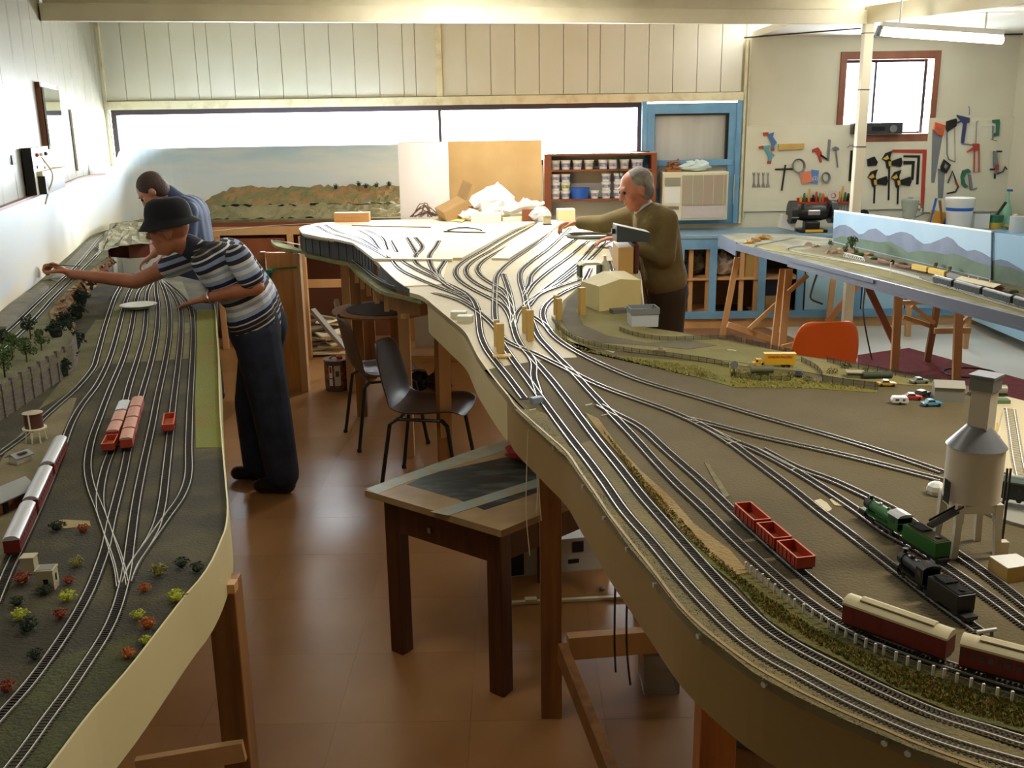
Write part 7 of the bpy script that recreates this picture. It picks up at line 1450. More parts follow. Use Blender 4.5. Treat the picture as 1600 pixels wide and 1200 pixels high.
# ================= FURNITURE AND THINGS ON THE FLOOR =================
def shellchair(label, x, y, rz, shell, legm, sc=1.0, nm='chair'):
    """moulded shell chair, facing local +x"""
    t = thing(nm, label, 'chair', (x, y, 0), rz)
    prof = [(.24, .43), (.2, .455), (.1, .45), (0, .435), (-.1, .435), (-.17, .46), (-.205, .52), (-.225, .6), (-.245, .7), (-.265, .79), (-.275, .82)]
    wid = [.2, .215, .225, .225, .22, .21, .205, .21, .2, .175, .12]
    vs = []; fs = []; m_ = 8
    for i, (px, pz) in enumerate(prof):
        for k in range(m_+1):
            u = -1+2*k/m_; cup = .035*abs(u)**3
            vs.append((px+(cup if i > 5 else 0)*1.2, u*wid[i], pz+(cup if i <= 6 else 0)))
    for i in range(len(prof)-1):
        for k in range(m_): a = i*(m_+1)+k; fs.append((a, a+1, a+m_+2, a+m_+1))
    o = MB().add(vs, fs).build('seat_shell', shell, t, smooth=True)
    md = o.modifiers.new('s', 'SOLIDIFY'); md.thickness = .008; md2 = o.modifiers.new('b', 'SUBSURF'); md2.levels = 1; md2.render_levels = 1
    for sx, sy in ((1, 1), (1, -1), (-1, 1), (-1, -1)):
        MB().tube([(sx*.12, sy*.16, .425), (sx*.16, sy*.19, .4), (sx*.22, sy*.22, .012)], .0115, 8).build('leg', legm, t, smooth=True)
        MB().cyl((sx*.22, sy*.22, .0), (sx*.222, sy*.221, .02), .014, n=8).build('foot_cap', M_rubber, t)
    MB().tube([(.12, -.16, .42), (-.12, -.16, .42)], .009, 6).tube([(.12, .16, .42), (-.12, .16, .42)], .009, 6).tube([(-.12, -.16, .418), (-.12, .16, .418)], .009, 6).build('seat_frame', legm, t)
    return t
M_brn = mat('brown_shell', (60, 42, 32), .4); M_brnm = mat('black_leg', (24, 22, 22), .4)
pn = at(595, 770, 0); pf = at(632, 735, 0); md_ = (pn+pf)/2; shellchair('dark brown shell chair nearest the stained table with black metal legs', md_.x+.216, md_.y-.04, R(-11), M_brn, M_brnm)
pn = at(563, 708, 0); pf = at(540, 675, 0); md_ = (pn+pf)/2; shellchair('brown shell chair behind the first one beside the paint tin', md_.x+.205, md_.y+.08, R(20), mat('brown_shell2', (84, 58, 40), .4), M_brnm)
pc = at(1297, 508, .8); shellchair('bright orange plastic shell chair seen from behind beyond the main layout', pc.x, pc.y+.27, R(92), mat('orange_shell', (232, 104, 38), .35), M_steel, nm='orange_chair')
# stained work table
zt = .66; c1 = at(570, 766, zt); c2 = at(783, 829, zt); ex = (c2-c1); ey = Vector((-ex.y, ex.x, 0)).normalized(); 
c3 = at(800, 692, zt)
ey = (c3-c1).normalized(); c4 = c2+ey*.95; c3 = c1+ey*.95
t = thing('work_table', 'old dark-stained wooden table with paint-spattered top standing half under the central layout', 'table', ((c1.x+c2.x)/2, (c1.y+c2.y)/2, 0))
M_tt = mat('table_top_wood', (168, 140, 96), .55, col2=(140, 112, 72), scale=6, stretch=(1, 1, 1), bump=.05)
M_tleg = mat('dark_stained_wood', (92, 50, 24), .4, col2=(70, 36, 16), scale=6, stretch=(8, 8, .6), bump=.04)
MB().prism([(c1.x, c1.y), (c2.x, c2.y), (c4.x, c4.y), (c3.x, c3.y)], zt-.025, zt).build('table_top', M_tt, t, world=True)
M_pt = mat('paint_patch', (34, 42, 38), .45, col2=(78, 92, 88), scale=7, amt=.58, contrast=.1, stretch=(1.2, 5, 1), detail=8)
MB().prism(P2([(635, 757), (672, 740), (755, 722), (797, 713), (850, 730), (862, 762), (812, 779), (757, 797), (715, 780), (680, 770)], zt), zt, zt+.0006).build('paint_patch', M_pt, t, world=True)
M_pe = mat('pale_paint_smear', (146, 158, 148), .5, col2=(160, 144, 108), scale=14, amt=.52, contrast=.1, detail=8)
MB().prism(P2([(572, 764), (590, 757), (770, 692), (800, 688), (800, 700), (640, 752), (590, 772)], zt), zt+.0001, zt+.0008).build('paint_smear', M_pe, t, world=True)
MB().prism(P2([(672, 800), (700, 806), (860, 755), (850, 745), (740, 780)], zt), zt+.0007, zt+.0012).build('paint_smear', M_pe, t, world=True)
def tk(u, v): return c1+(c2-c1)*u+ey*v
for u, v in ((.12, .07), (.88, .07), (.12, .88), (.88, .88)):
    q = tk(u, v); a_ = math.atan2(ex.y, ex.x); MB().box((q.x, q.y, (zt-.025)/2), (.062, .062, zt-.025), a_).build('leg', M_tleg, t, world=True, bevel=.004)
MB().bar(tk(.12, .05)+Vector((0, 0, -.09)), tk(.88, .05)+Vector((0, 0, -.09)), .02, .12).build('apron', M_tleg, t, world=True); MB().bar(tk(.9, .07)+Vector((0, 0, -.09)), tk(.9, .88)+Vector((0, 0, -.09)), .02, .12).build('apron', M_tleg, t, world=True); MB().bar(tk(.1, .07)+Vector((0, 0, -.09)), tk(.1, .88)+Vector((0, 0, -.09)), .02, .12).build('apron', M_tleg, t, world=True)
q = tk(.43, .04); MB().box((q.x-.0, q.y-.01, zt-.1), (.015, .004, .02), math.atan2(ex.y, ex.x)).build('lock_plate', M_steel, t, world=True)
q = at(808, 718, zt); crumple('red_cloth', 'red cloth lying on the stained table under the layout edge', 'cloth', (q.x+.05, q.y, zt+.001), (.1, .07, .03), mat('cloth_red', (150, 40, 34), .8), 71)
# box with printed picture, strip and ring on the floor under the main layout
p0 = at(790, 890, 0); p1 = at(928, 876, 0)
t = thing('printed_box', 'long white cardboard box with dark printed picture lying beneath the central layout', 'box', ((p0.x+p1.x)/2, p0.y+.1, 0)); dd_ = (p1-p0).normalized(); a_ = math.atan2(dd_.y, dd_.x)
MB().bar(p0+Vector((0, 0, .08)), p1+Vector((.05, 0, .08)), .16, .16).build('carton', mat('carton_white', (180, 178, 168), .5), t, world=True)
pm = p0.lerp(p1, .13); MB().box(pm+Vector((0, -.0815, .08)), (.07, .003, .15), a_).build('black_print', M_dkdk, t, world=True)
pm = p0.lerp(p1, .68); o = MB().box(pm+Vector((0, -.082, .09)), (.12, .003, .05), a_).box(pm+Vector((.05, -.083, .12)), (.05, .003, .05), a_).box(pm+Vector((.03, -.083, .05)), (.05, .003, .02), a_).build('picture_print', mat('print_navy', (24, 28, 40), .5), t, world=True)
for k in range(4):
    pm = p0.lerp(p1, .3); MB().box(pm+Vector((0, -.082, .13-.022*k)), (.06, .002, .004), a_).build('print_line', M_grey, t, world=True)
a = at(788, 945, .0); b = at(1030, 932, 0); o = MB().bar(a+Vector((0, 0, .007)), b+Vector((0, 0, .007)), .018, .012).box(a.lerp(b, .17)+Vector((0, .01, .01)), (.05, .03, .018), .1).build('white_plastic_strip', M_cream); tag(o, 'long white plastic strip lying on the floor beneath the central layout', 'strip')
q = at(941, 921, .0); tag(MB().lathe(q, [(.012, 0), (.014, .008), (.004, .01)], 10).build('paper_scrap', M_grey), 'tiny grey paper scrap on the floor behind the white strip', 'scrap')
q = at(1020, 1068, 0); t = thing('clear_container', 'cloudy plastic container standing on the floor under the central layout', 'container', (q.x+.02, q.y, 0)); MB().box((0, 0, .08), (.13, .16, .16)).build('body', mat('cloudy2', (120, 116, 104), .3, alpha=.6), t, bevel=.008); MB().box((0, 0, .166), (.14, .17, .012)).build('lid', M_grey, t)
q = at(1150, 1165, .0); t = thing('blue_crate', 'blue plastic crate edge with grey lid beneath the near curve of the layout', 'crate', (q.x+.14, q.y+.05, 0), -.5); MB().box((0, 0, .12), (.36, .25, .24)).build('body', mat('greyblue', (90, 92, 96), .5), t, bevel=.01); MB().box((0, 0, .245), (.38, .27, .02)).build('rim', mat('rim_blue', (30, 60, 150), .4), t, bevel=.004)
# hanging wires beneath the fascia
rnd = random.Random(12)
wires = [((826, 742), (822, 800), (828, 868)), ((836, 745), (840, 770), (838, 800)), ((840, 748), (843, 780), (846, 815)), ((962, 920), (960, 1000), (962, 1050)), ((981, 930), (979, 1010), (985, 1070))]
for i, w_ in enumerate(wires):
    Y_ = at(w_[0][0], w_[0][1]-60, ZM).y+.12; pts = [atY(a, b, Y_) for a, b in w_]; pts[0].z = ZM-.02
    o = MB().tube(smoothline(pts, .03), .0015 if i < 3 else .0022, 5).build('hanging_wire', M_cream if i < 3 else M_dkdk); tag(o, ['pale thin wire hanging longest over the stained table', 'short pale wire right of the longest over the table', 'wire dangling nearest the dark post over the table', 'dark cable hanging under the middle of the tan fascia', 'dark cable hanging closest to the clear container'][i], 'wire', 'wires hanging beneath the central layout')
# paint tin
q = at(525, 612, 0); t = thing('paint_tin', 'round paint tin with red and white label on the brown floor', 'tin', (q.x, q.y+.08, 0)); hh = .24; r = .092
MB().lathe((0, 0, 0), [(r, 0), (r, hh)], 28).build('can', mat('tin_grey', (96, 92, 88), .35, metal=.6), t, smooth=True); MB().lathe((0, 0, hh*.14), [(r+.0008, 0), (r+.0008, hh*.72)], 28, cap=False).build('label_sheet', mat('label_maroon', (110, 46, 40), .5, col2=(150, 120, 100), scale=30, amt=.6), t, smooth=True)
MB().lathe((0, 0, hh), [(r*1.03, -.004), (r*1.03, .004), (r*.8, .002)], 28).build('lid_rim', M_steel, t, smooth=True); MB().cyl((.035, -.02, hh), (.035, -.02, hh+.025), .02, n=12).build('cap', M_red, t, smooth=True)
MB().tube([(-.05, -.01, hh+.004), (-.02, 0, hh+.02), (.0, 0, hh+.02), (.01, .01, hh+.004)], .006, 6).build('handle', M_red, t)
for (a0, a1, z0, z1, m_, nm) in ((-2.05, -1.75, .45, .85, M_white, 'white_patch'), (-2.0, -1.8, .62, .82, M_red, 'warning_diamond'), (-1.6, -1.1, .2, .85, mat('lbl_cream', (196, 186, 160), .5), 'white_patch'), (-1.5, -1.2, .5, .68, mat('lbl_green', (70, 76, 52), .5), 'green_panel'), (-2.05, -1.75, .2, .42, M_white, 'white_patch')):
    n = 5; vs = [((r+.002)*math.cos(a0+(a1-a0)*i/n), (r+.002)*math.sin(a0+(a1-a0)*i/n), hh*z) for z in (z0, z1) for i in range(n+1)]
    off = .0006 if nm != 'white_patch' else 0; vs = [(x*(1+off*8), y*(1+off*8), z) for x, y, z in vs]
    MB().add(vs, [(i, i+1, n+2+i, n+1+i) for i in range(n)]).build(nm, m_, t)
# offcut pile beneath the far end
rnd = random.Random(21); adj = ['lowest', 'second', 'third', 'fourth', 'fifth', 'sixth', 'seventh', 'eighth', 'ninth', 'tenth', 'eleventh', 'twelfth', 'thirteenth', 'topmost']
px_l = [(500, 560, .5, .12), (480, 568, .4, .1), (515, 555, .35, .1), (495, 548, .45, .1), (530, 548, .3, .12), (490, 540, .5, .08), (515, 535, .4, .1), (500, 530, .5, .08), (535, 560, .3, .1), (485, 522, .4, .07), (510, 518, .35, .06), (500, 512, .5, .05), (520, 508, .3, .05), (495, 505, .4, .04)]
base = at(505, 560, 0)
for i, (px, py, L, W) in enumerate(px_l):
    z = .02+i*.022; x = base.x+(px-505)/1550*8; y = base.y+.15+.04*(i % 4)+i*.012
    o = MB().box((0, 0, 0), (L*.75, W*1.6, .014)).build('board_offcut', [M_ply, mat('offcut_grey%d' % i, (170-4*i, 156-4*i, 134-4*i), .7)][i % 2], None, origin=(0, 0, 0)); o.location = (x, y, z); o.rotation_euler = (R(rnd.uniform(-6, 6)), R(rnd.uniform(-7, 7)), rnd.uniform(-.8, .8)); tag(o, '%s pale board offcut of the untidy pile on the floor, counted upward' % adj[i], 'board', 'pile of board offcuts')
o = MB().bar(atY(488, 484, 8.1), atY(540, 545, 7.9), .05, .03).build('slanting_batten', mat('slant_grey', (150, 138, 120), .7)); tag(o, 'grey batten leaning down into the offcut pile', 'batten')
# white panel shelf under the layout
a = at(690, 560, .25)
t = thing('low_shelf_unit', 'low shelf with a white panel standing on it under the peninsula', 'shelf', (a.x, a.y+.2, 0)); x0 = at(618, 556, .3).x; x1 = at(690, 556, .3).x; y0 = at(650, 556, .3).y
MB().bx(x0, x1, y0, y0+.5, .28, .3).build('shelf_board', M_wood, t, world=True); MB().bx(x0, x0+.03, y0, y0+.5, 0, .28).bx(x1-.03, x1, y0, y0+.5, 0, .28).build('side', M_wooddk, t, world=True); o = MB().bx(x0+.12, x1-.02, y0+.3, y0+.31, .3, .58).build('display_board', M_white); tag(o, 'white panel standing on the low shelf under the peninsula', 'panel')
for k in range(3): crumple('wire_heap', ['dark tangle of wires on the left of the low shelf', 'tangle of cables in the middle of the low shelf floor', 'small bundle of clear film by the low shelf'][k], 'wires', (x0+.15+.16*k, y0+.12, .0+.3*(k == 2)), (.09, .08, .07), [M_dkdk, mat('cablebrown', (70, 50, 40), .7), mat('film', (190, 196, 200), .2, alpha=.7)][k], 90+k)
# green spring clamp on the corner board
q = atY(428, 440, c0.y-.03); t = thing('green_clamp', 'green plastic spring clamp on the corner support of the central layout', 'clamp', (c0.x+.03, c0.y-.04, .93)); MB().box((0, 0, 0), (.05, .05, .03)).build('grip', mat('clamp_green', (40, 120, 92), .4), t, bevel=.006); MB().bar((.02, 0, .015), (.2, .01, .025), .01, .012).build('bar', M_dkgreen, t); MB().box((0, -.0, -.03), (.02, .03, .04)).build('jaw', mat('clamp_green2', (30, 96, 74), .4), t)
# ================= PEOPLE =================
def cap(b, p0, r0, p1, r1, n=14):
    """tapered capsule"""
    p0 = Vector(p0); p1 = Vector(p1); d = p1-p0
    if d.length < 1e-5: b.sph(p0, r0, n, 9); return
    d.normalize(); pts = []; rs = []
    for k in range(5): a = math.pi/2*(1-k/4); pts.append(p0-d*r0*math.sin(a)); rs.append(max(r0*math.cos(a), r0*.02))
    for k in range(5): a = math.pi/2*k/4; pts.append(p1+d*r1*math.sin(a)); rs.append(max(r1*math.cos(a), r1*.02))
    b.tube(pts, rs, n)
def ell(b, c, axes, radii, n=18, m=12):
    k0 = len(b.v); b.sph((0, 0, 0), 1, n, m)
    for i in range(k0, len(b.v)):
        v = b.v[i]; q = Vector(c)+axes[0]*v[0]*radii[0]+axes[1]*v[1]*radii[1]+axes[2]*v[2]*radii[2]; b.v[i] = tuple(q)
def fuse(b, name, m, parent, vox=.009, smooth=6):
    me = bpy.data.meshes.new('t'); me.from_pydata(b.v, [], b.f); bm = bmesh.new(); bm.from_mesh(me); bmesh.ops.recalc_face_normals(bm, faces=bm.faces); bm.to_mesh(me); bm.free()
    o = bpy.data.objects.new('t', me); C.objects.link(o)
    r = o.modifiers.new('r', 'REMESH'); r.mode = 'VOXEL'; r.voxel_size = vox
    s = o.modifiers.new('s', 'SMOOTH'); s.factor = .5; s.iterations = smooth
    dg = bpy.context.evaluated_depsgraph_get(); nm = bpy.data.meshes.new_from_object(o.evaluated_get(dg)); bpy.data.objects.remove(o)
    nm.name = name; off = parent.location; nm.transform(Matrix.Translation(-off))
    for p in nm.polygons: p.use_smooth = True
    nm.materials.clear(); nm.materials.append(m); q = bpy.data.objects.new(name, nm); C.objects.link(q); q.parent = parent; return q
def torso(b, pel, wai, che, nk, hw, sw, e=0.0, side=Vector((0, 1, 0))):
    """pel/wai/che centres, hw half hip width, sw half shoulder width"""
    for s in (-1, 1):
        cap(b, pel+side*s*hw*.55, .118+e, wai+side*s*hw*.45, .108+e); cap(b, wai+side*s*hw*.45, .108+e, che+side*s*sw*.42, .115+e)
        cap(b, che+side*s*sw*.42, .11+e, che+side*s*sw*.8+(nk-che)*.35, .062+e)
    cap(b, pel, .12+e, wai, .115+e); cap(b, wai, .115+e, che, .118+e); cap(b, che+(nk-che)*.3, .085+e, nk, .055+e)
def head(b, c, fwd, up, nk, s=1.0):
    fwd = fwd.normalized(); side = fwd.cross(up).normalized(); up = side.cross(fwd).normalized(); ax = (fwd, side, up)
    ell(b, c+up*.03*s-fwd*.012*s, ax, (.098*s, .078*s, .092*s)); ell(b, c-up*.045*s+fwd*.018*s, ax, (.07*s, .058*s, .075*s)); cap(b, c-up*.095*s+fwd*.055*s, .026*s, c-up*.09*s+fwd*.03*s, .04*s)
    cap(b, c+up*.02*s+fwd*.084*s, .009*s, c-up*.022*s+fwd*.104*s, .0145*s); cap(b, c-up*.025*s+fwd*.095*s+side*.008*s, .009*s, c-up*.025*s+fwd*.095*s-side*.008*s, .009*s)
    cap(b, c+up*.033*s+fwd*.078*s+side*.04*s, .012*s, c+up*.033*s+fwd*.078*s-side*.04*s, .012*s)
    cap(b, c-up*.052*s+fwd*.08*s+side*.018*s, .0085*s, c-up*.052*s+fwd*.08*s-side*.018*s, .0085*s); cap(b, c-up*.063*s+fwd*.077*s+side*.014*s, .0085*s, c-up*.063*s+fwd*.077*s-side*.014*s, .0085*s)
    for q in (-1, 1): ell(b, c+side*q*.08*s-up*.005*s-fwd*.012*s, (fwd, side, up), (.018*s, .008*s, .032*s)); cap(b, c-up*.01*s+fwd*.06*s+side*q*.045*s, .024*s, c-up*.03*s+fwd*.05*s+side*q*.045*s, .022*s)
    cap(b, nk, .054*s, c-up*.05*s-fwd*.02*s, .054*s)
    return ax
def face_bits(t, c, ax, s=1.0, brow=None):
    f, sd, u = ax
    for q in (-1, 1):
        b = MB().sph(c+u*.012*s+f*.083*s+sd*q*.031*s, .0105*s, 10, 7); b.build('eye', mat_eye, t, world=True, smooth=True)
        MB().bar(c+u*.034*s+f*.0925*s+sd*q*.018*s, c+u*.036*s+f*.086*s+sd*q*.046*s, .004, .006).build('eyebrow', brow or mat_brow, t, world=True)
    MB().bar(c-u*.057*s+f*.0895*s+sd*.02*s, c-u*.057*s+f*.0895*s-sd*.02*s, .003, .004).build('mouth', mat_lip, t, world=True)
mat_eye = mat('eye_dark', (60, 46, 38), .2); mat_brow = mat('brow', (60, 44, 34), .8); mat_lip = mat('lip', (140, 74, 62), .5)
def hand(b, wr, dirv, palmn, curl=.5, s=1.0, thumb=1, spread=1.0):
    """palm with four unequal bent fingers and a thumb off its side"""
    d = dirv.normalized(); n = (palmn-d*palmn.dot(d)).normalized(); sd = d.cross(n).normalized()*thumb
    for k in (-1.5, -.5, .5, 1.5): cap(b, wr+sd*k*.009*s+d*.008, .0155*s, wr+d*.085*s+sd*k*.0195*s, .0125*s, 10)
    L = {1.5: (.037, .024, .02), .5: (.042, .028, .021), -.5: (.039, .026, .02), -1.5: (.03, .02, .018)}
    for k, ls in L.items():
        p = wr+d*.088*s+sd*k*.0205*s; a = 0; dd = (d+sd*k*.05*spread).normalized()
        for j, l in enumerate(ls):
            a += curl*(.5 if j == 0 else .75); v = dd*math.cos(a)+n*math.sin(a); q = p+v*l*s; r = (.0094-.0009*j)*s; cap(b, p, r, q, r*.93, 9); p = q
    p = wr+d*.022*s+sd*.024*s; v = (d*.62+sd*.7+n*.3*curl).normalized(); q = p+v*.044*s; cap(b, p, .0135*s, q, .0105*s, 9); v2 = (d*.92+sd*.22+n*.55*curl).normalized(); q2 = q+v2*.03*s; cap(b, q, .0105*s, q2, .009*s, 9); cap(b, q2, .009*s, q2+(d+n*.5*curl).normalized()*.02*s, .008*s, 9)
def skin(c, c2): return mat('skin_%d' % c[0], c, .5, col2=c2, scale=9, bump=.05)
Y_ = Vector((0, 1, 0)); Zv = Vector((0, 0, 1)); Xv = Vector((1, 0, 0))
def V(px, py, Y): return atY(px, py, Y)
# ---- 1: man in striped shirt and bucket hat, leaning over the left layout ----
def striped(name, axis):
    m = bpy.data.materials.new(name); m.use_nodes = True; nt = m.node_tree; b = nt.nodes['Principled BSDF']; b.inputs['Roughness'].default_value = .85
    tc = nt.nodes.new('ShaderNodeTexCoord'); vm = nt.nodes.new('ShaderNodeVectorMath'); vm.operation = 'DOT_PRODUCT'; vm.inputs[1].default_value = axis
    nt.links.new(tc.outputs['Object'], vm.inputs[0]); mu = nt.nodes.new('ShaderNodeMath'); mu.operation = 'MULTIPLY'; mu.inputs[1].default_value = 4.6
    nt.links.new(vm.outputs['Value'], mu.inputs[0]); fr = nt.nodes.new('ShaderNodeMath'); fr.operation = 'FRACT'; nt.links.new(mu.outputs[0], fr.inputs[0])
    rp = nt.nodes.new('ShaderNodeValToRGB'); rp.color_ramp.interpolation = 'CONSTANT'; e = rp.color_ramp.elements
    cols = [(0, (30, 30, 48)), (.08, (196, 196, 190)), (.12, (30, 28, 40)), (.2, (150, 128, 100)), (.23, (28, 26, 38)), (.31, (190, 190, 186)), (.34, (26, 28, 60)), (.44, (150, 166, 196)), (.54, (206, 206, 200)), (.64, (146, 162, 192)), (.72, (206, 200, 186)), (.8, (34, 34, 52)), (.9, (140, 152, 180))]
    e[0].position = 0; e[0].color = lin(cols[0][1])+(1,); e[1].position = cols[1][0]; e[1].color = lin(cols[1][1])+(1,)
    for p, c in cols[2:]: x = e.new(p); x.color = lin(c)+(1,)
    nt.links.new(fr.outputs[0], rp.inputs[0]); nt.links.new(rp.outputs[0], b.inputs['Base Color']); return m
foot = at(430, 770, 0)
t = thing('person', 'man in dark bucket hat and striped polo shirt leaning over the left layout, arm outstretched', 'person', (foot.x, foot.y, 0))
Yb = 5.2
pel = V(404, 515, Yb+.08); wai = V(394, 466, Yb+.05); che = V(350, 412, Yb); nk = V(300, 388, Yb-.0)
hc = V(263, 361, Yb-.05); fw = (Vector((-1, -.14, -.06))).normalized(); hup = Vector((-.14, -.05, 1)).normalized()
shN = V(372, 402, Yb-.2); shF = V(308, 398, Yb+.2)
b = MB(); M_sk = skin((176, 112, 78), (160, 96, 64))
elN = V(400, 448, Yb-.22); wrN = V(322, 470, Yb-.16); wrN.z = ZL+.045; elF = V(212, 440, Yb+.25); wrF = V(110, 428, Yb+.3)
hdN = Vector((-1, 0, -.12))
torso(b, pel, wai, che, nk, .15, .19); ax = head(b, hc, fw, hup, nk)
cap(b, shN, .052, elN, .042); cap(b, elN, .043, wrN, .027); cap(b, shF, .052, elF, .042); cap(b, elF, .042, wrF, .027)
hand(b, wrN, Vector((-1, .05, -.22)), Vector((0, 0, -1)), .25, 1.0, -1, 1.6); hand(b, wrF, Vector((-1, .05, .62)), Vector((-.6, -.3, -1)), 1.5, 1.12, 1)
hipN = pel+Vector((0, -.1, -.02)); hipF = pel+Vector((0, .1, -.02)); fN = at(441, 770, 0); fF = at(404, 750, 0)
knN = V(424, 640, fN.y+.0); knF = V(396, 630, fF.y)
anN = Vector((fN.x, fN.y, .08)); anF = Vector((fF.x, fF.y, .08))
for h_, k_, a_ in ((hipN, knN, anN), (hipF, knF, anF)): cap(b, h_, .085, k_, .055); cap(b, k_, .055, a_, .038)
fuse(b, 'body', M_sk, t, .0065, 3); face_bits(t, hc, ax)
b = MB(); torso(b, pel+(wai-pel)*.35, wai, che, nk-(nk-che)*.25, .16, .2, .014); cap(b, shN, .066, shN.lerp(elN, .72), .066); cap(b, shF, .066, shF.lerp(elF, .45), .064)
fuse(b, 'polo_shirt', striped('striped_cloth', tuple((che-pel).normalized())), t, .01, 5)
b = MB(); cap(b, nk-(nk-che)*.1, .066, nk+(hc-nk)*.18, .062); fuse(b, 'collar', mat('navy_collar', (30, 32, 50), .8), t, .008, 3)
b = MB()
for h_, k_, a_ in ((hipN, knN, anN), (hipF, knF, anF)): cap(b, h_+Vector((.01, 0, .03)), .128, k_, .105); cap(b, k_, .105, a_+Vector((.01, 0, .03)), .092)
for s in (-1, 1): cap(b, pel+Y_*s*.075, .14, pel.lerp(wai, .4)+Y_*s*.07, .135)
fuse(b, 'jeans', mat('dark_denim', (36, 46, 66), .85, col2=(22, 28, 42), scale=9, bump=.2), t, .01, 5)
b = MB(); ell(b, pel.lerp(wai, .42), (Xv, Y_, Zv), (.14, .2, .02)); 
for nm, f_ in (('shoe', anN), ('shoe', anF)):
    b = MB(); cap(b, Vector((f_.x+.03, f_.y, .05)), .048, Vector((f_.x-.12, f_.y+.01, .042)), .04); cap(b, Vector((f_.x+.03, f_.y, .05)), .05, Vector((f_.x, f_.y, .1)), .048)
    o = fuse(b, nm, mat('black_leather', (26, 22, 22), .35), t, .009, 2)
    for v in o.data.vertices:
        if v.co.z+t.location.z < .004: v.co.z = .004-t.location.z
f, sd, u = ax; hb = MB(); cc = hc+u*.045-f*.012
def ring(rf, rs_, h, tilt=0): return [cc+f*(rf*math.cos(a))+sd*(rs_*math.sin(a))+u*(h+tilt*math.cos(a)) for a in [2*math.pi*i/28 for i in range(28)]]
rings = [ring(.158, .146, -.016, -.014), ring(.155, .143, -.012, -.014), ring(.12, .104, .022), ring(.118, .102, .05), ring(.111, .096, .082), ring(.096, .084, .106), ring(.066, .058, .122), ring(.01, .01, .128)]
vs = [tuple(p) for r_ in rings for p in r_]; fs = [(i*28+k, i*28+(k+1) % 28, (i+1)*28+(k+1) % 28, (i+1)*28+k) for i in range(len(rings)-1) for k in range(28)]
o = MB().add(vs, fs).build('bucket_hat', mat('hat_black', (15, 16, 21), .9), t, world=True, smooth=True); md = o.modifiers.new('s', 'SOLIDIFY'); md.thickness = .003
for q in (-1, 1):
    MB().tube([hc+u*.01+f*.1+sd*q*.032+sd*.022*math.cos(a)+u*.016*math.sin(a) for a in [2*math.pi*i/14 for i in range(14)]], .0015, 5, closed=True).bar(hc+u*.012+f*.098+sd*q*.055, hc+u*.01-f*.01+sd*q*.082, .002, .002).build('glasses', M_dkdk, t, world=True)
wv = (wrN-elN).normalized(); MB().tube([elN.lerp(wrN, .9)+wv.orthogonal().normalized()*.033*math.cos(a)+wv.cross(wv.orthogonal().normalized())*.033*math.sin(a) for a in [2*math.pi*i/16 for i in range(16)]], .005, 6, closed=True).build('watch', M_steel, t, world=True, smooth=True)
pb = wrF+Vector((-.09, 0, .06)); o = MB().cyl(pb+Vector((.0, -.04, .0)), pb+Vector((.17, -.05, -.012)), .0035, .002, 6).build('paint_brush', M_dkdk); tag(o, 'thin paint brush held in the outstretched hand at the wall', 'brush')
# ---- 2: man in dark blue shirt, bent over behind him ----
Yc = 6.9
p0 = V(300, 400, Yc)
t = thing('person', 'dark-haired man in a navy blue shirt bending with his head down behind the hatted man', 'person', (p0.x, Yc, 0))
pel = Vector((p0.x+.02, Yc+.05, .94)); che = V(292, 335, Yc); wai = pel.lerp(che, .45); nk = V(262, 302, Yc-.05); hc = V(238, 306, Yc-.08); hc = V(239, 300, Yc-.1)
fw = Vector((-.75, -.15, -.75)).normalized(); hup = Vector((-.6, -.1, .8))
shN = V(294, 330, Yc-.15); shF = V(266, 318, Yc+.17); elN = V(292, 385, Yc-.2); wrN = V(258, 402, Yc-.1); elF = V(262, 372, Yc+.15); wrF = V(240, 398, Yc+.05)
b = MB(); M_sk2 = skin((190, 132, 104), (176, 116, 88)); torso(b, pel, wai, che, nk, .14, .18); ax = head(b, hc, fw, hup, nk)
for s_, e_, w_ in ((shN, elN, wrN), (shF, elF, wrF)): cap(b, s_, .05, e_, .04); cap(b, e_, .04, w_, .027)
hand(b, wrN, Vector((-.8, 0, -.5)), Vector((-.5, 0, -.8)), .8); hand(b, wrF, Vector((-.8, -.1, -.5)), Vector((-.5, 0, -.8)), .8, 1, -1)
legsA = []
for s in (-1, 1):
    h_ = pel+Vector((0, s*.1, -.03)); k_ = Vector((pel.x-.02, Yc+.05+s*.1, .5)); a_ = Vector((pel.x+.0, Yc+.05+s*.11, .08)); legsA.append((h_, k_, a_)); cap(b, h_, .085, k_, .055); cap(b, k_, .055, a_, .038)
fuse(b, 'body', M_sk2, t, .0085, 3); face_bits(t, hc, ax)
b = MB(); torso(b, pel, wai, che, nk-(nk-che)*.2, .15, .19, .016); cap(b, shN, .066, shN.lerp(elN, .8), .06); cap(b, shF, .066, shF.lerp(elF, .8), .06); cap(b, nk, .062, nk+(hc-nk)*.12, .066)
fuse(b, 'shirt', mat('navy_shirt', (38, 50, 80), .8, col2=(30, 42, 68), scale=5), t, .012, 5)
b = MB()
for h_, k_, a_ in legsA: cap(b, h_+Vector((0, 0, .02)), .105, k_, .082); cap(b, k_, .082, a_, .07)
fuse(b, 'trousers', mat('grey_trousers', (60, 58, 56), .85), t, .012, 4)
for h_, k_, a_ in legsA:
    b = MB(); cap(b, Vector((a_.x+.03, a_.y, .05)), .045, Vector((a_.x-.12, a_.y, .042)), .04); fuse(b, 'shoe', mat('shoe_brown', (50, 36, 28), .4), t, .012, 2)
f, sd, u = ax
b = MB(); ell(b, hc+u*.04-f*.024, ax, (.1, .086, .09)); ell(b, hc-f*.045-u*.005, ax, (.07, .082, .085)); fuse(b, 'hair', mat('hair_brown', (62, 42, 34), .75, bump=.6, bscale=120), t, .009, 2)
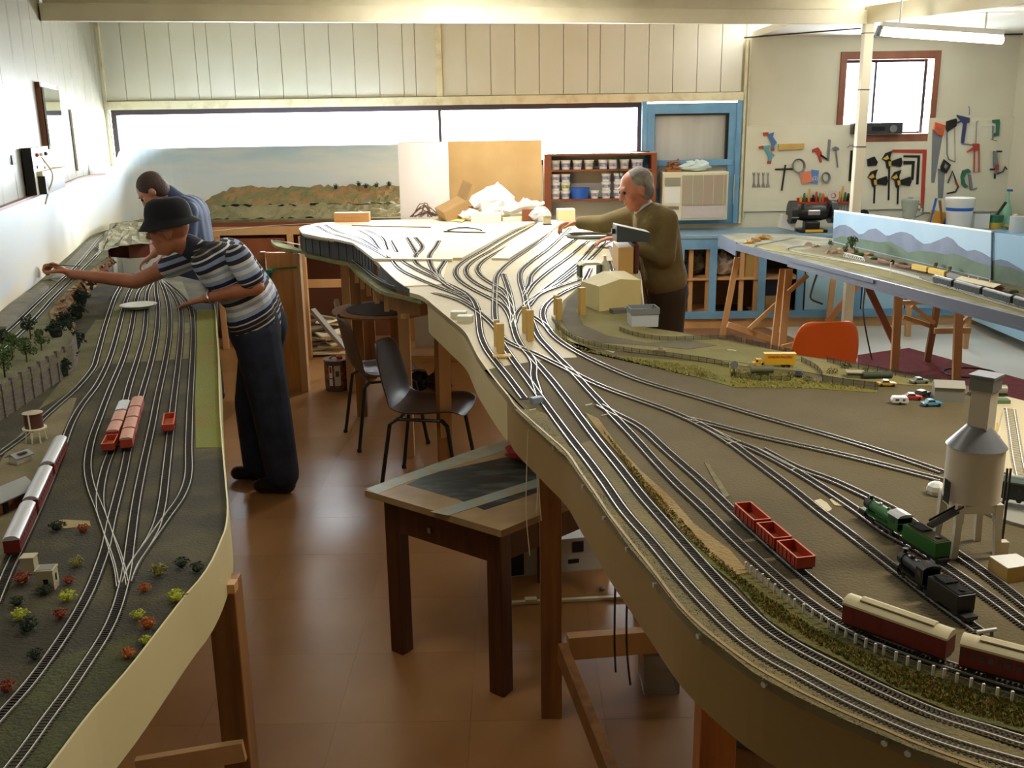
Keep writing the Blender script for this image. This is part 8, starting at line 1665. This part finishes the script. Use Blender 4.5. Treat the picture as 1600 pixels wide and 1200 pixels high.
# ---- 3: older grey-haired man in an olive jumper ----
Yd = 6.1
p0 = V(1042, 450, Yd); t = thing('person', 'older grey-haired man in olive jumper reaching over the sidings beyond the train controller', 'person', (p0.x, Yd, 0))
pel = Vector((p0.x, Yd+.02, .93)); wai = V(1034, 410, Yd); che = V(1024, 352, Yd-.02); nk = V(1004, 322, Yd-.02); hc = V(993, 297, Yd-.05)
fw = Vector((-.93, -.22, -.3)).normalized(); hup = Vector((-.25, -.05, 1))
shN = V(1040, 345, Yd-.17); shF = V(990, 338, Yd+.17); elN = V(1037, 400, Yd-.2); wrN = V(970, 372, Yd-.05); elF = V(945, 350, Yd+.3); wrF = V(905, 348, Yd+.42)
b = MB(); M_sk3 = skin((206, 140, 112), (192, 122, 96)); torso(b, pel, wai, che, nk, .14, .18); ax = head(b, hc, fw, hup, nk, 1.0)
for s_, e_, w_ in ((shN, elN, wrN), (shF, elF, wrF)): cap(b, s_, .05, e_, .042); cap(b, e_, .042, w_, .028)
hand(b, wrN, Vector((-1, .1, -.05)), Vector((0, 0, -1)), .5, 1, -1); hand(b, wrF, Vector((-1, .15, -.1)), Vector((0, -.3, -1)), 1.0, 1.05)
legsA = []
for s in (-1, 1):
    h_ = pel+Vector((0, s*.1, -.03)); k_ = Vector((pel.x-.0, Yd+.05+s*.11, .5)); a_ = Vector((pel.x+.0, Yd+.05+s*.12, .08)); legsA.append((h_, k_, a_)); cap(b, h_, .085, k_, .055); cap(b, k_, .055, a_, .038)
fuse(b, 'body', M_sk3, t, .0075, 3); face_bits(t, hc, ax, 1.0, mat('brow_grey', (150, 142, 132), .8))
b = MB(); torso(b, pel.lerp(wai, .55), wai, che, nk-(nk-che)*.25, .15, .19, .016); cap(b, shN, .078, elN, .072); cap(b, elN, .072, elN.lerp(wrN, .92), .045); cap(b, shF, .076, elF, .062); cap(b, elF, .062, elF.lerp(wrF, .95), .042)
fuse(b, 'jumper', mat('olive_wool', (122, 108, 68), .95, col2=(108, 94, 58), scale=6, bump=.25, bscale=200), t, .011, 4)
b = MB()
for h_, k_, a_ in legsA: cap(b, h_+Vector((0, 0, .03)), .112, k_, .09); cap(b, k_, .09, a_, .078)
for s in (-1, 1): cap(b, pel+Y_*s*.07, .128, pel+Y_*s*.06+Vector((0, 0, .04)), .125)
fuse(b, 'trousers', mat('brown_trousers', (56, 46, 34), .9), t, .012, 4)
for h_, k_, a_ in legsA:
    b = MB(); cap(b, Vector((a_.x+.03, a_.y, .05)), .046, Vector((a_.x-.13, a_.y, .042)), .04); fuse(b, 'shoe', mat('shoe_tan', (60, 44, 30), .4), t, .012, 2)
f, sd, u = ax
b = MB(); cap(b, nk-(nk-che)*.08, .066, nk+(hc-nk)*.16, .06); fuse(b, 'shirt_collar', mat('collar_pale', (196, 200, 204), .7), t, .008, 2)
b = MB(); ell(b, hc+u*.042-f*.03, ax, (.098, .084, .086)); ell(b, hc-f*.05-u*.012, ax, (.064, .083, .075)); fuse(b, 'hair', mat('hair_grey', (168, 164, 154), .8, col2=(120, 114, 104), scale=14, bump=.6, bscale=120), t, .008, 2)
